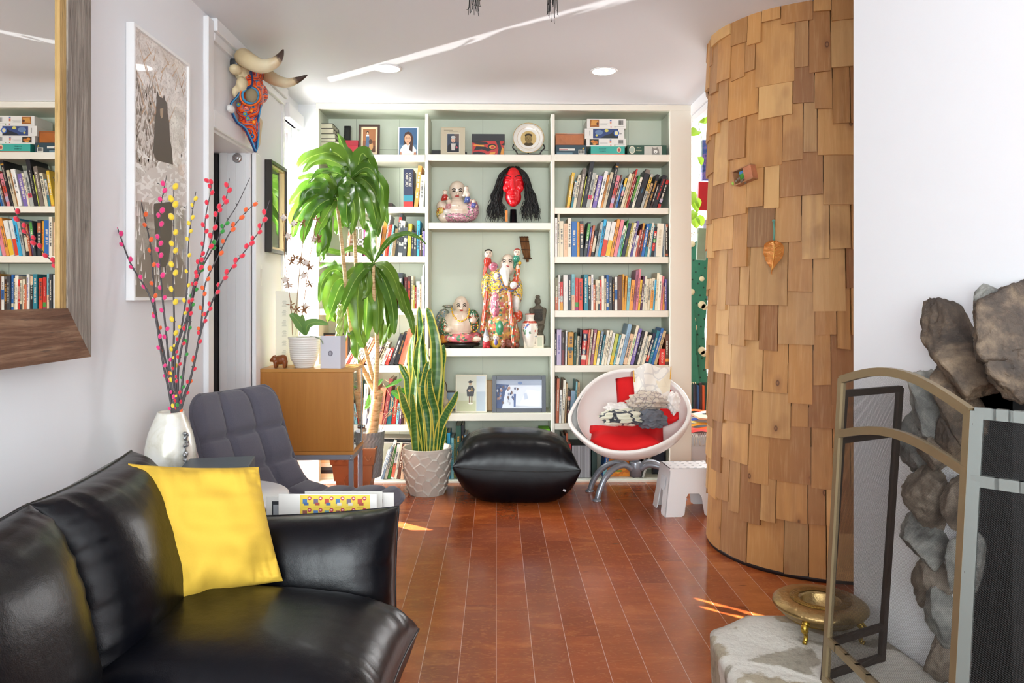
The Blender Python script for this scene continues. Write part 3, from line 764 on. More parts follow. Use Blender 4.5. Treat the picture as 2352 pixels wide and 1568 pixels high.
shelf_row(L5, 6.27, 730, 600, SZ['L5'], [(362, .52), (760, .5), (1024, .36), (1160, .3), (1290, .24)], "on the left column's fifth shelf", "books on the left column's fifth shelf")
L6 = [(60, 34, 140, 'aqua'), (100, 40, 130, 'coral'), (146, 34, 170, 'teal'), (244, 52, 180, 'white'), (298, 22, 330, 'navy'), (324, 50, 260, 'ivory'), (378, 42, 210, 'peach'), (428, 76, 235, 'coral', d(d='thick coral red')), (508, 52, 112, 'maroon', d(txt=('SALT  CELLIT', .4, .011, 1), tc='peach', d='tall dark red')), (566, 56, 312, 'teal', d(d='bright blue')), (628, 56, 262, 'red', d(tc='ivory')), (690, 34, 440, 'aqua'), (728, 32, 420, 'plum'), (764, 26, 420, 'brown'),
      (794, 22, 430, 'tan'), (820, 22, 432, 'cream'), (846, 60, 365, 'white'), (912, 30, 330, 'grey')]
shelf_row(L6, 5.807, 790, 850, SZ['L6'], [(60, .04), (400, .07), (508, .16), (566, .15), (700, .1), (850, .04)], "on the left column's sixth shelf", "books on the left column's sixth shelf")
L0 = [(462, 30, 1050, 'white', d(tc='slate')), (498, 26, 1010, 'slate'), (530, 40, 925, 'ivory', d(tc='charcoal', d='tall ivory')), (578, 34, 1000, 'green'), (618, 44, 985, 'white', d(deco=[('coral', .05, .45)])), (668, 32, 960, 'cream'), (706, 38, 985, 'brown'), (750, 44, 985, 'peach'), (800, 40, 1000, 'ivory')]
shelf_row(L0, 5.807, 790, 850, SZ['L0'], [(460, .33), (530, .28), (700, .16), (820, .1)], "on the left column's bottom shelf", "books on the left column's bottom shelf")
# ---- centre bottom
C0 = [(1246, 60, 560, 'lilac', d(deco=[('maroon', .0, 1)], txt=('LOOKING', .72, .010, 1), d='tall dark red LOOKING')), (1312, 26, 840, 'cream'), (1340, 26, 838, 'green'), (1370, 46, 835, 'cyan', d(txt=('MIT', .75, .007, 1), tc='ivory')), (1420, 44, 900, 'aqua', d(tc='teal')), (1468, 20, 910, 'olive'), (1490, 70, 740, 'darkgreen', d(tc='gold', d='thick dark green')), (1564, 34, 735, 'black', d(tc='gold')), (1602, 40, 860, 'steel'), (1650, 30, 900, 'coral')]
shelf_row(C0, 5.807, 790, 850, SZ['C0'], [(1240, 0), (1340, -.0)], "on the center column's bottom shelf", "books on the center column's bottom shelf")
# L2: dictionary and neighbours (scale 4.611 from 720,260)
Q = lambda px, w, yt, col, lab, lean, **k: book(px, w, yt, col, None, 4.611, 720, 260, SZ['L2'], lean, lab, "books on the left column's second shelf", k.get('deco', ()), k.get('txt'), k.get('tc', 'ivory'))
o = Q(952, 104, 595, 'navy', 'thick dark blue CONCISE OXFORD dictionary with teal and red bands', .0, deco=[('teal', .155, .315), ('red', 0, .15)])
t_ = .0200
hz = (P(1176, 260 + 595 / 4.611, BY + .02).z - SZ['L2']); wdt = P(720 + 1056 / 4.611, 684, BY + .02).x - P(720 + 952 / 4.611, 684, BY + .02).x
for tx, dx, sz, fz in (('CONCISE', .68, .026, .72), ('OXFORD', .34, .026, .72)):
    mt = Matrix(((0, 1, 0, -wdt * (1 - dx)), (0, 0, -1, -.0014), (-1, 0, 0, hz * fz), (0, 0, 0, 1)))
    text(tx, sz, bm_('ivory'), o, mt, world=False, sx=.82)
for ch in [c for c in o.children if c.name.startswith('spine_lettering')]: bpy.data.objects.remove(ch)
Q(1064, 40, 560, 'orange', 'thin tall orange book leaning beside the dictionary', .10)
Q(1118, 46, 655, 'ivory', 'white-spined book nearest the divider on the dictionary shelf', .05, tc='charcoal')
# ================================================================= FURNITURE
def leather_mat():
    s = NT('black_leather')
    o = s.obj(); n1 = s.noise(o, 9, 4, .55)[0]; v = s.n('TexVoronoi', {'Vector': o, 'Scale': 420.0}).outputs[0]
    h = s.math('ADD', s.math('MULTIPLY', n1, 1.2), s.math('MULTIPLY', v, .05))
    r = s.math('ADD', .24, s.math('MULTIPLY', n1, .16))
    s.pbsdf(color=lin('#05060c'), rough=r, coat=.05, coatr=.15, normal=s.bump(h, .22, .010), spec=.26); return s.m
M_leather = leather_mat()
M_seam = mat('#050506', .5)
# sofa ------------------------------------------------------------
sofa = thing('sofa', 'black leather pillow-back sofa along the left wall in the foreground', 'sofa', (-.75, 1.3, 0))
def cush(name, c, thick, **k):
    mb = MB(); pillow4(mb, c, thick, **k)
    o = mb.build(name, M_leather, sofa, world=True, weld=.0004)
    a, b, cc, d = [Vector(x) for x in c]; e = k.get('edge', .12); ol = []
    def bp_(U, V_):
        uu = (U * (1 - e * (1 - V_ * V_) * abs(U) ** 1.5) + 1) / 2; vv = (V_ * (1 - e * (1 - U * U) * abs(V_) ** 1.5) + 1) / 2
        return (a * (1 - uu) + b * uu) * (1 - vv) + (d * (1 - uu) + cc * uu) * vv
    for i in range(24): ol.append(bp_(-1 + i / 12, -1))
    for i in range(24): ol.append(bp_(1, -1 + i / 12))
    for i in range(24): ol.append(bp_(1 - i / 12, 1))
    for i in range(25): ol.append(bp_(-1, 1 - i / 12))
    mb = MB(); mb.tube(ol, .0035, 6); mb.build('piping', M_leather, o, world=True)
    return o
V = Vector
# base / frame
mb = MB(); mb.bx((-1.22, .25, .04), (-.32, 2.10, .26), .03); mb.build('base', M_leather, sofa, world=True)
for x, y in ((-1.15, .35), (-.38, .35), (-1.15, 2.0), (-.38, 2.0)):
    mb = MB(); mb.cyl((x, y, 0), (x, y, .05), .02); mb.build('leg', mat('#101010', .4), sofa, world=True)
# seat cushions
cush('seat_cushion', [V((-.98, 1.52, .34)), V((-.240, 1.46, .30)), V((-.215, 2.06, .30)), V((-.98, 2.12, .34))], .42, n=48, edge=.05, wr=.006, seed=1, p=3.4, q=.42, wf=7, up=.72, dn=.9)
cush('seat_cushion', [V((-.98, .92, .33)), V((-.22, .90, .31)), V((-.22, 1.46, .31)), V((-.98, 1.52, .33))], .30, n=36, edge=.05, wr=.006, seed=4, p=3.4, q=.42, up=.72)
cush('seat_cushion', [V((-.98, .30, .33)), V((-.22, .30, .31)), V((-.22, .86, .31)), V((-.98, .88, .33))], .30, n=20, edge=.05, wr=.006, seed=5, p=3.4, q=.42, up=.72)
# arm cushion at the far end
cush('arm_cushion', [P(570, 1470, 2.10), P(912, 1480, 2.13), P(916, 1163, 2.20), P(560, 1186, 2.17)], .26, n=56, edge=.035, wr=.0060, seed=2.3, p=3.2, q=.45, wf=8)
# back cushions
cush('back_cushion', [V((-.86, 1.55, .36)), V((-.90, 2.10, .36)), V((-1.04, 2.13, .785)), V((-.975, 1.56, .79))], .30, n=48, edge=.05, wr=.007, seed=3.1, p=3.0, q=.46, wf=9)
cush('back_cushion', [V((-.83, .98, .36)), V((-.84, 1.51, .36)), V((-.955, 1.53, .80)), V((-.95, .98, .80))], .30, n=44, edge=.05, wr=.007, seed=6.7, p=3.0, q=.46, wf=9)
cush('back_cushion', [V((-.83, .35, .36)), V((-.84, .95, .36)), V((-.95, .96, .79)), V((-.95, .36, .79))], .30, n=20, edge=.05, wr=.006, seed=8, p=3.0, q=.46)
cush('back_rest', [V((-1.13, .30, .30)), V((-1.13, 2.12, .30)), V((-1.14, 2.12, .66)), V((-1.14, .30, .66))], .22, n=40, edge=.03, wr=.004, seed=9, p=4, q=.4)
# yellow pillow
def fabric(h, scale=900, st=.25, rough=.85, var=.06, sheen=.3, name='fabric'):
    s = NT(name); o = s.obj()
    w1 = s.n('TexWave', {'Vector': o, 'Scale': scale / 3.0, 'Distortion': .5}, wave_type='BANDS', bands_direction='X').outputs[1]
    w2 = s.n('TexWave', {'Vector': o, 'Scale': scale / 3.0, 'Distortion': .5}, wave_type='BANDS', bands_direction='Z').outputs[1]
    n1 = s.noise(o, scale / 5, 3)[0]
    c = lin(h); a = [x * (1 - var) for x in c[:3]] + [1]; b = [min(1, x * (1 + var)) for x in c[:3]] + [1]
    s.pbsdf(color=s.mix(n1, a, b), rough=rough, sheen=sheen, normal=s.bump(s.math('ADD', s.math('MULTIPLY', w1, w2), n1), st, .0012)); return s.m
M_yel = fabric('#d9b13c', 1200, .15, .85, .05, .0)
yp = MB()
pillow4(yp, [P(338, 1402, 1.86), P(650, 1334, 2.00), P(594, 1072, 2.06), P(294, 1064, 1.96)], -.17, n=64, edge=.045, wr=.011, seed=5.5, p=2.6, q=.52, wf=6, noise=.034)
o = yp.build('throw_pillow', M_yel, weld=.0004)
origin_to(o, P(490, 1370, 1.93)); tag(o, 'square bright yellow throw pillow leaning in the corner of the black sofa', 'pillow')

# ottoman ---------------------------------------------------------
ot = thing('floor_cushion', 'black leather puffy floor cushion in front of the bookcase', 'ottoman', (.12, 4.55, 0))
zs_ = .205
mb = MB()
def ottf(u, v, sg):
    U, V_ = 2 * u - 1, 2 * v - 1
    e = .07
    cu = U * (1 - e * (1 - V_ * V_) * abs(U)); cv = V_ * (1 - e * (1 - U * U) * abs(V_))
    x = .12 + cu * .375; y = 4.58 + cv * .262
    h = max(0, 1 - abs(U) ** 3.2) ** .5 * max(0, 1 - abs(V_) ** 3.0) ** .5
    eu, ev = 1 - abs(U), 1 - abs(V_)
    fold = math.exp(-ev * 4.5) * min(1, ev * 16) * (math.sin(U * 38 + 2.2 * math.sin(U * 6)) + .7 * math.sin(U * 61 + 1)) * .0038
    fold += math.exp(-eu * 4.5) * min(1, eu * 16) * (math.sin(V_ * 26 + 2 * math.sin(V_ * 5))) * .0038
    zc = zs_ + .02 * (abs(U) ** 3) - .012 * U
    if sg > 0: z = zc + .205 * h * (1 + .03 * mnoise.noise(V((U * 2, V_ * 2, 0)))) + fold
    else: z = max(.0, zc - .24 * h ** .8 - fold)
    return V((x, y, z))
mb.grid(lambda u, v: ottf(.5 - .5 * math.cos(pi * u), .5 - .5 * math.cos(pi * v), 1), 64, 56)
mb.grid(lambda u, v: ottf(.5 - .5 * math.cos(pi * (1 - u)), .5 - .5 * math.cos(pi * v), -1), 64, 56)
mb.build('cushion', M_leather, ot, world=True, weld=.0005)
pts = [ottf(t / 30, 0, 1) + V((0, -.001, 0)) for t in range(31)] + [ottf(1, t / 20, 1) for t in range(1, 21)] + [ottf(1 - t / 30, 1, 1) for t in range(1, 31)] + [ottf(0, 1 - t / 20, 1) for t in range(1, 21)]
mb = MB(); mb.tube(pts, .0028, 6); mb.build('seam_piping', M_seam, ot, world=True)
mb = MB(); mb.box((.40, 4.34, .09), (.018, .002, .012), rotm(0, .4, .3)); mb.build('tag_label', mat('#c9ccd2', .4), ot, world=True)

# gray quilted chair ---------------------------------------------
M_gray = fabric('#55525d', 1500, .35, .95, .22, .25)
ch = thing('lounge_chair', 'grey quilted fabric lounge chair standing beside the wooden cabinet', 'chair', (-.83, 3.02, 0))
dseat = V((.90, -.44, 0)).normalized(); dwid = V((.44, .90, 0)).normalized()
base = V((-.93, 2.93, 0))
prof = catmull([(-.24, .835), (-.215, .76), (-.16, .60), (-.105, .46), (-.03, .385), (.08, .372), (.26, .395), (.40, .412), (.47, .40)], 8)
prof = [(p[0], p[1]) for p in [V((a[0], a[1], 0)) if len(a) == 2 else a for a in prof]] if False else prof
ch.location = (-.83, 3.02, 0)
base = V((-.886, 2.99, 0))
prof = catmull([V((-.245, .835)), V((-.215, .74)), V((-.165, .60)), V((-.105, .475)), V((-.03, .405)), V((.09, .385)), V((.27, .400)), V((.42, .418)), V((.485, .405))], 8)
plen = [0]
for i in range(1, len(prof)): plen.append(plen[-1] + (prof[i] - prof[i - 1]).length)
def profat(t):
    x = t * plen[-1]; i = max(0, min(len(plen) - 2, int(np.searchsorted(plen, x)) - 1)); f = (x - plen[i]) / (plen[i + 1] - plen[i])
    p = prof[i].lerp(prof[i + 1], f); tn = (prof[i + 1] - prof[i]).normalized(); return p, V((-tn.y, tn.x)), x
def chf(t, u, side):
    t2 = .5 - .5 * math.cos(pi * t); 
    p, nr, x = profat(t2)
    v = math.sin((u - .5) * pi)                  # -1..1
    end = min(x, plen[-1] - x)
    hw = .235
    if end < .09: hw = .235 - .09 * (1 - math.sqrt(max(0, 1 - ((.09 - end) / .09) ** 2))) * .9
    side_lift = .018 * v * v
    e = min(1 - abs(v), 1) * hw; th = .026 * math.sqrt(max(0, min(1, e / .03))) * math.sqrt(max(0, min(1, end / .03)))
    q = 0
    if side > 0:
        for g in (-.34, .34): q += math.exp(-((v - g) * hw / .011) ** 2)
        L = plen[-1]
        for k in range(1, 7): q += math.exp(-((x - .035 - k * .148) / .011) ** 2)
        q = min(q, 1.15)
        fx = ((v + 1.02) / .68) % 1; fy = ((x - .035) / .148) % 1
        puff = .017 * math.sin(pi * fx) ** .5 * math.sin(pi * max(0, fy)) ** .5 if end > .03 else 0
        off = th + puff * min(1, e / .04) - .016 * q
    else: off = -th
    # inward side of the curve is up/forward
    n2 = V((abs(nr.x) if nr.y < .2 and nr.x > 0 else nr.x, nr.y))
    if n2.y < 0: n2 = -n2
    p2 = p + n2 * (off + side_lift)
    w = base + dseat * p2.x + dwid * (v * hw); w.z = p2.y
    return w
mb = MB()
mb.grid(lambda a, b: chf(a, b, 1), 110, 60)
mb.grid(lambda a, b: chf(a, 1 - b, -1), 110, 60)
mb.build('seat_shell', M_gray, ch, world=True, weld=.0004)
def edge_loop():
    L = [chf(t / 60, 1, -1) for t in range(2, 59)] + [chf(58 / 60, 1 - k / 16, -1) for k in range(1, 16)] + [chf(1 - t / 60, 0, -1) for t in range(2, 59)] + [chf(2 / 60, k / 16, -1) for k in range(1, 17)]
    return L
mb = MB(); mb.tube(edge_loop(), .008, 8); mb.build('edge_piping', M_gray, ch, world=True)
mb = MB(); mb.cyl(base + V((0, 0, .03)) + dseat * .12, base + V((0, 0, .385)) + dseat * .12, .025); mb.build('post', mat('#303238', .4, .6), ch, world=True)
for k in range(4):
    a = k * pi / 2 + .5; mb = MB(); c0 = base + dseat * .12 + V((0, 0, .07)); c1 = c0 + V((math.cos(a) * .2, math.sin(a) * .2, -.055))
    mb.tube([c0, c0.lerp(c1, .6) + V((0, 0, .012)), c1], [.02, .016, .012], 10); mb.build('leg', mat('#303238', .4, .6), ch, world=True)

# round white side table ----------------------------------------
ZT = .53
stb = thing('side_table', 'round white side table behind the sofa carrying the pearly vase', 'side table', (-.967, 2.60, 0))
mb = MB(); mb.lathe([(.001, ZT - .02), (.224, ZT - .02), (.235, ZT - .012), (.235, ZT - .004), (.230, ZT), (.001, ZT)], (-.967, 2.60, 0), 72)
mb.build('table_top', mat('#f1f1f3', .25), stb, world=True)
mb = MB(); mb.lathe([(.001, 0), (.15, 0), (.15, .008), (.03, .02), (.022, .05), (.022, ZT - .02)], (-.967, 2.60, 0), 40); mb.build('pedestal', mat('#e8e8ea', .3), stb, world=True)

# vase -------------------------------------------------------------
va = thing('vase', 'tall oval pearly white vase with a silver leaf branch on its side', 'vase', (-1.142, 2.62, ZT))
def pearl():
    s = NT('pearl_shell'); o = s.obj()
    n1 = s.noise(o, 14, 5, .6, .5)[0]; v = s.n('TexVoronoi', {'Vector': o, 'Scale': 34.0}).outputs[0]
    c = s.ramp(n1, [(.25, '#cfc8ae'), (.5, '#ece9dd'), (.75, '#f4f3ee')])
    s.pbsdf(color=c, rough=.28, metal=.25, coat=.4, normal=s.bump(s.math('ADD', n1, v), .25, .004)); return s.m
mb = MB()
pr = [(.001, .0), (.052, 0), (.062, .012), (.078, .07), (.085, .13), (.083, .19), (.072, .25), (.055, .30), (.045, .326), (.044, .334), (.038, .332), (.040, .30), (.05, .25), (.001, .2)]
mb.lathe([(r, z * .875) for r, z in pr], (-1.142, 2.62, ZT), 56, False); mb.build('body', pearl(), va, world=True)
mb = MB(); r3 = random.Random(3); pt = []
for k in range(9):
    a = -.55 + .06 * math.sin(k); z = .06 + k * .024; rr = float(np.interp(z, [.07, .13, .19, .25, .30], [.08, .087, .085, .074, .058]))
    pt.append(V((-1.142 + rr * math.cos(a), 2.62 + rr * math.sin(a), ZT + z * .875)))
mb.tube(catmull(pt, 4), .0035, 6)
for k in range(1, 9):
    for sg in (-1, 1):
        p = pt[k]; q = p + V((.006, sg * .006 - .01, .012 * r3.uniform(-1, 1))); mb.ell(q, (.007, .0085, .010), Euler((r3.random(), r3.random() * 3, 0)).to_matrix(), 5)
mb.build('silver_branch', mat('#a7a8aa', .28, .95, (90, .5)), va, world=True)

# slate storage box behind the pillow
sb = thing('storage_box', 'flat slate-blue box lying on the round side table behind the yellow pillow', 'box', (-.93, 2.50, ZT))
sb.rotation_euler = (0, 0, .18)
mb = MB(); mb.bx((-.11, -.08, .0), (.10, .08, .105), .003); mb.build('box_base', mat('#2f3c48', .5), sb)
mb = MB(); mb.bx((-.113, -.083, .092), (.103, .083, .138), .003); mb.build('lid', mat('#4a545e', .45), sb)
sb.location = (-.93, 2.51, ZT)

# magazine rack + papers behind the arm -------------------------
mr = thing('magazine_rack', 'white magazine rack holding folded newspapers behind the sofa arm', 'magazine rack', (-.52, 2.44, 0))
mb = MB()
for y in (2.40, 2.52): mb.bx((-.70, y - .006, .10), (-.40, y + .006, .36), .003)
for x in (-.70, -.40): mb.bx((x - .006, 2.40, .0), (x + .006, 2.52, .38), .003)
mb.bx((-.70, 2.36, .09), (-.40, 2.52, .10)); mb.build('rack_frame', mat('#e6e6e6', .4), mr, world=True)
def sheet(name, lab, cat_, c, thick, m, shapes=None, group=None, back=(0, 1, 0)):
    """upright sheet between 4 world corners bl, br, tr, tl"""
    bl, br, tr, tl = [V(x) for x in c]; tr = br + (tl - bl); n = (br - bl).cross(tl - bl).normalized()
    t = thing(name, lab, cat_, (bl + br) / 2, 0, group)
    mb = MB(); mb.prism([bl, br, tr, tl], -n * thick); mb.build('paper', m, t, world=True)
    if shapes: art(t, bl, br, tl, shapes, name='printing')
    return t
def art(parent, bl, br, tl, shapes, name='picture', lift=.0006, world=True):
    """flat printed shapes in unit coordinates; shapes: (hex, [(u,v)..]) or (hex,'e',cu,cv,ru,rv)"""
    bl, br, tl = V(bl), V(br), V(tl); ex = br - bl; ey = tl - bl; n = ex.cross(ey).normalized()
    mats = []; keys = []; mb = MB()
    for i, s in enumerate(shapes):
        if s[0] not in keys: keys.append(s[0]); mats.append(s[0] if not isinstance(s[0], str) else mat(s[0], .5))
        mb.m(keys.index(s[0]))
        L = n * (lift + i * .00006)
        if s[1] == 'e':
            pts = [(s[2] + s[4] * math.cos(2 * pi * k / 20), s[3] + s[5] * math.sin(2 * pi * k / 20)) for k in range(20)]
        else: pts = s[1]
        mb.poly([bl + ex * a + ey * b + L for a, b in pts])
    return mb.build(name, mats, parent, world=world)
def rc(h, a, b, c, d): return (h, [(a, b), (c, b), (c, d), (a, d)])
M_paper = mat('#ecebe6', .8)
Yp = 2.36
c4 = lambda l, r, t, b, y: [P(l, b, y), P(r, b, y), P(r, t, y + .03), P(l, t, y + .03)]
sh = [rc('#f4f2ec', 0, 0, 1, 1), rc('#f3d54a', .22, .02, .93, .985)]
r4 = random.Random(4)
for row in (0, 1):
    for k in range(6):
        u = .24 + k * .112; v = .90 - row * .19
        sh.append(('#c83a48', 'e', u + .075, v + .03, .020, .033))
        sh.append(('#f1dcd8', 'e', u + .075, v + .03, .011, .012))
        cc = r4.choice(['#7d6a86', '#4f7fb8', '#9a5a50', '#c94a3c', '#6fa0a8', '#8c7a58'])
        sh.append(rc(cc, u + .005, v - .06, u + .05, v + .02)); sh.append(rc(r4.choice(['#e9e1d0', '#4468a0', '#b3483c']), u + .02, v - .09, u + .065, v - .04))
        sh.append(rc('#a58c2a', u, v - .115, u + .07, v - .107))
for k in range(6):
    sh.append(rc('#d33f55', .24 + k * .112 + .03, .05, .24 + k * .112 + .1, .3))
cc = c4(640, 868, 1127, 1275, Yp); cc[3] = P(640, 1134, Yp + .03); cc[2] = P(866, 1126, Yp + .03)
sheet('advertising_flyer', 'yellow grocery flyer with rows of red price dots standing behind the sofa arm', 'flyer', cc, .002, M_paper, sh)
cc = c4(612, 700, 1140, 1275, Yp + .035); sheet('newspaper', 'folded newspaper with a grey picture left of the yellow flyer', 'newspaper', cc, .004, M_paper, [rc('#30343a', .14, .3, .5, .92), rc('#a9adb2', .18, .3, .5, .86), rc('#6e5f5a', .56, .4, .78, .8)])
cc = c4(760, 906, 1131, 1275, Yp + .075); sheet('newspaper', 'folded newspaper showing white behind the right end of the flyer', 'newspaper', cc, .006, M_paper, [rc('#6a6a6a', .80, .5, .83, .9)])
cc = c4(700, 880, 1128, 1275, Yp + .05); sheet('newspaper', 'folded newspaper directly behind the yellow flyer', 'newspaper', cc, .004, mat('#deddd6', .8), None)

# wooden cabinet on grey steel legs ------------------------------
def oak(h1='#c98a3c', h2='#a86a26', vert=True, name='oak_veneer'):
    s = NT(name); o = s.obj(scale=(9, 9, .8) if vert else (.9, 9, 9))
    n1 = s.noise(o, 3, 5, .6, .4)[0]; n2 = s.noise(s.obj(scale=(60, 60, 3) if vert else (3, 60, 60)), 2, 3)[0]
    b = s.n('TexWhiteNoise', {'W': s.math('FLOOR', s.math('MULTIPLY', s.n('SeparateXYZ', {0: s.obj()}).outputs[0], 8.3))}, noise_dimensions='1D').outputs[0]
    c = s.mix(n1, lin(h1), lin(h2)); c = s.mix(s.math('MULTIPLY', n2, .25), c, lin('#8a5520')); c = s.mix(s.math('MULTIPLY', b, .18), c, lin('#dba257'))
    s.pbsdf(color=c, rough=.38, normal=s.bump(n2, .08, .001)); return s.m
M_oak = oak()
X0, X1, Y0, Y1 = WX + .006, P(811, 684, 4.10).x, 4.10, 4.40
zt, zb = P(700, 847, 4.10).z, P(700, 1037, 4.10).z
cb = thing('cabinet', 'small oak display cabinet with glass door on grey steel legs', 'cabinet', ((X0 + X1) / 2, (Y0 + Y1) / 2, 0))
def cp(name, boxes, m, bev=.0015):
    mb = MB()
    for a, b in boxes: mb.bx(a, b, bev)
    return mb.build(name, m, cb, world=True)
cp('side_panel', [((X0, Y0, zb + .001), (X1, Y0 + .016, zt - .018))], M_oak)
cp('side_panel', [((X0, Y1 - .016, zb + .001), (X1, Y1, zt - .018))], M_oak)
cp('top', [((X0, Y0 - .002, zt - .018), (X1 + .003, Y1 + .002, zt))], oak('#d29a52', '#bd8238', False))
cp('bottom', [((X0, Y0 - .002, zb - .018), (X1 + .003, Y1 + .002, zb))], oak('#d29a52', '#b87830', False))
cp('back_panel', [((X0, Y0 + .016, zb), (X0 + .008, Y1 - .016, zt - .018))], M_oak)
d = cp('door', [((X1 - .010, Y0 + .016, zb + .002), (X1, Y0 + .032, zt - .02)), ((X1 - .010, Y1 - .032, zb + .002), (X1, Y1 - .016, zt - .02))], mat('#b9bec2', .2, .8))
mb = MB(); mb.bx((X1 - .007, Y0 + .032, zb + .002), (X1 - .003, Y1 - .032, zt - .02)); 
def mirror_glass():
    s = NT('reflective_glass'); t = s.n('BsdfTransparent', {'Color': (.75, .8, .8, 1)}); g = s.n('BsdfGlossy', {'Roughness': .01, 'Color': (.9, .9, .9, 1)})
    mx = s.n('MixShader', {0: .55}); s.t.links.new(t.outputs[0], mx.inputs[1]); s.t.links.new(g.outputs[0], mx.inputs[2]); s.t.links.new(mx.outputs[0], s.out.inputs[0]); return s.m
mb.build('glass', mirror_glass(), d, world=False).matrix_parent_inverse = Matrix.Identity(4)
for c_ in d.children:
    c_.data.transform(minv(cb))
mb = MB(); mb.cyl((X1, Y1 - .03, zb + .09), (X1 + .018, Y1 - .03, zb + .09), .012); o = mb.build('knob', mat('#9aa0a4', .25, .9), d); o.data.transform(minv(cb))
cp('shelf', [((X0 + .01, Y0 + .016, (zt + zb) / 2), (X1 - .02, Y1 - .016, (zt + zb) / 2 + .012))], M_oak)
M_steel = mat('#8b93a0', .45, .15)
lt = zb - .018; wl = .026
cp('leg_frame', [((X0 + .01, Y0, lt - .030), (X1, Y0 + wl, lt)), ((X0 + .01, Y1 - wl, lt - .030), (X1, Y1, lt)), ((X1 - wl, Y0 + wl, lt - .030), (X1, Y1 - wl, lt)), ((X0 + .01, Y0 + wl, lt - .030), (X0 + .01 + wl, Y1 - wl, lt))], M_steel, .003)
for x in (X0 + .012, X1 - wl):
    for y in (Y0, Y1 - wl): cp('leg', [((x, y, 0), (x + wl, y + wl, lt - .031))], M_steel, .003)
for dz in (.007, .021):
    mb = MB(); mb.cyl((X1 - .012, Y0 - .003, lt - dz), (X1 - .012, Y0, lt - dz), .0038, n=12); mb.build('bolt', mat('#d5d8db', .2, .9), cb, world=True)
ZC = zt

# step stool -------------------------------------------------------
M_pl = mat('#f3f3f4', .38)
st = thing('step_stool', 'white plastic step stool with round holes in the seat beside the shingled column', 'stool', (1.100, 4.235, 0), .05)
hx, hy, hz = .132, .100, .262
bx2, by2 = .170, .128
def legp(sx, sy, z):
    f = 1 - z / hz; return V((sx * (hx + (bx2 - hx) * f), sy * (hy + (by2 - hy) * f), z))
mb = MB()
# top as slab with real holes: ring cells
nx_, ny_ = 6, 4; cx_, cy_ = 2 * hx / nx_, 2 * hy / ny_
for i in range(nx_):
    for j in range(ny_):
        x0 = -hx + i * cx_; y0 = -hy + j * cy_; cx0, cy0 = x0 + cx_ / 2, y0 + cy_ / 2; r = .0095; n = 16
        sq = []; ci = []
        for k in range(n):
            a = 2 * pi * k / n + pi / 4; m_ = max(abs(math.cos(a)), abs(math.sin(a)))
            sq.append((cx0 + math.cos(a) / m_ * cx_ / 2, cy0 + math.sin(a) / m_ * cy_ / 2)); ci.append((cx0 + r * math.cos(a), cy0 + r * math.sin(a)))
        vs = [V((p[0], p[1], hz)) for p in sq] + [V((p[0], p[1], hz)) for p in ci] + [V((p[0], p[1], hz - .008)) for p in ci]
        fs = [(k, (k + 1) % n, n + (k + 1) % n, n + k) for k in range(n)] + [(n + k, n + (k + 1) % n, 2 * n + (k + 1) % n, 2 * n + k) for k in range(n)]
        mb.add(vs, fs, False)
mb.build('seat_top', M_pl, st)
def skirt(p0, p1, l0, l1, n0, arch, name, holes=False):
    """side skirt between two legs: outline with an arch cut, extruded inward"""
    T0, T1 = V(p0), V(p1); mb = MB()
    L0, L1 = V(l0), V(l1)
    def pt(u, z):
        f = 1 - z / hz; return T0.lerp(T1, u) * (1 - f) + L0.lerp(L1, u) * f
    def P2(u, z): q = pt(u, z); q.z = z; return q
    a, b = arch; za = .125
    out = [(0, hz - .012), (0, 0), (a * .86, 0), (a, .012), (a + .03, za - .02), (a + .07, za), (b - .07, za), (b - .03, za - .02), (b, .012), (1 - (1 - b) * .86, 0), (1, 0), (1, hz - .012), (.985, hz - .003), (.96, hz), (.04, hz), (.015, hz - .003)]
    mb.prism([P2(u, z) for u, z in out], V(n0) * -.006)
    o = mb.build(name, M_pl, st)
    return o
c1, c2, c3, c4_ = (-1, -1), (1, -1), (1, 1), (-1, 1)
g = lambda c, z: legp(c[0], c[1], z)
skirt(g(c1, hz), g(c2, hz), g(c1, 0), g(c2, 0), (0, -1, 0), (.33, .67), 'front_skirt')
skirt(g(c4_, hz), g(c3, hz), g(c4_, 0), g(c3, 0), (0, 1, 0), (.33, .67), 'back_skirt')
skirt(g(c1, hz), g(c4_, hz), g(c1, 0), g(c4_, 0), (-1, 0, 0), (.33, .67), 'side_skirt')
skirt(g(c2, hz), g(c3, hz), g(c2, 0), g(c3, 0), (1, 0, 0), (.33, .67), 'side_skirt')
for s_, hcol in ((-.018, '#9a8a80'), (.022, '#8f8b88')):
    f = 1 - .19 / hz; y = -(hy + (by2 - hy) * f) - .0006
    mb = MB(); mb.lathe([(.0001, 0), (.0125, 0), (.0135, .001)], (s_ + .01, y, .175), 20, False, 1, 1, rotm(pi / 2 - .11, 0, 0)); mb.build('finger_hole', mat(hcol, .7), st)
mb = MB(); mb.box((-(hx + .0185), -.02, .17), (.001, .09, .075), rotm(0, .17, 0)); mb.build('side_plaque', mat('#e6e9ee', .45), st)

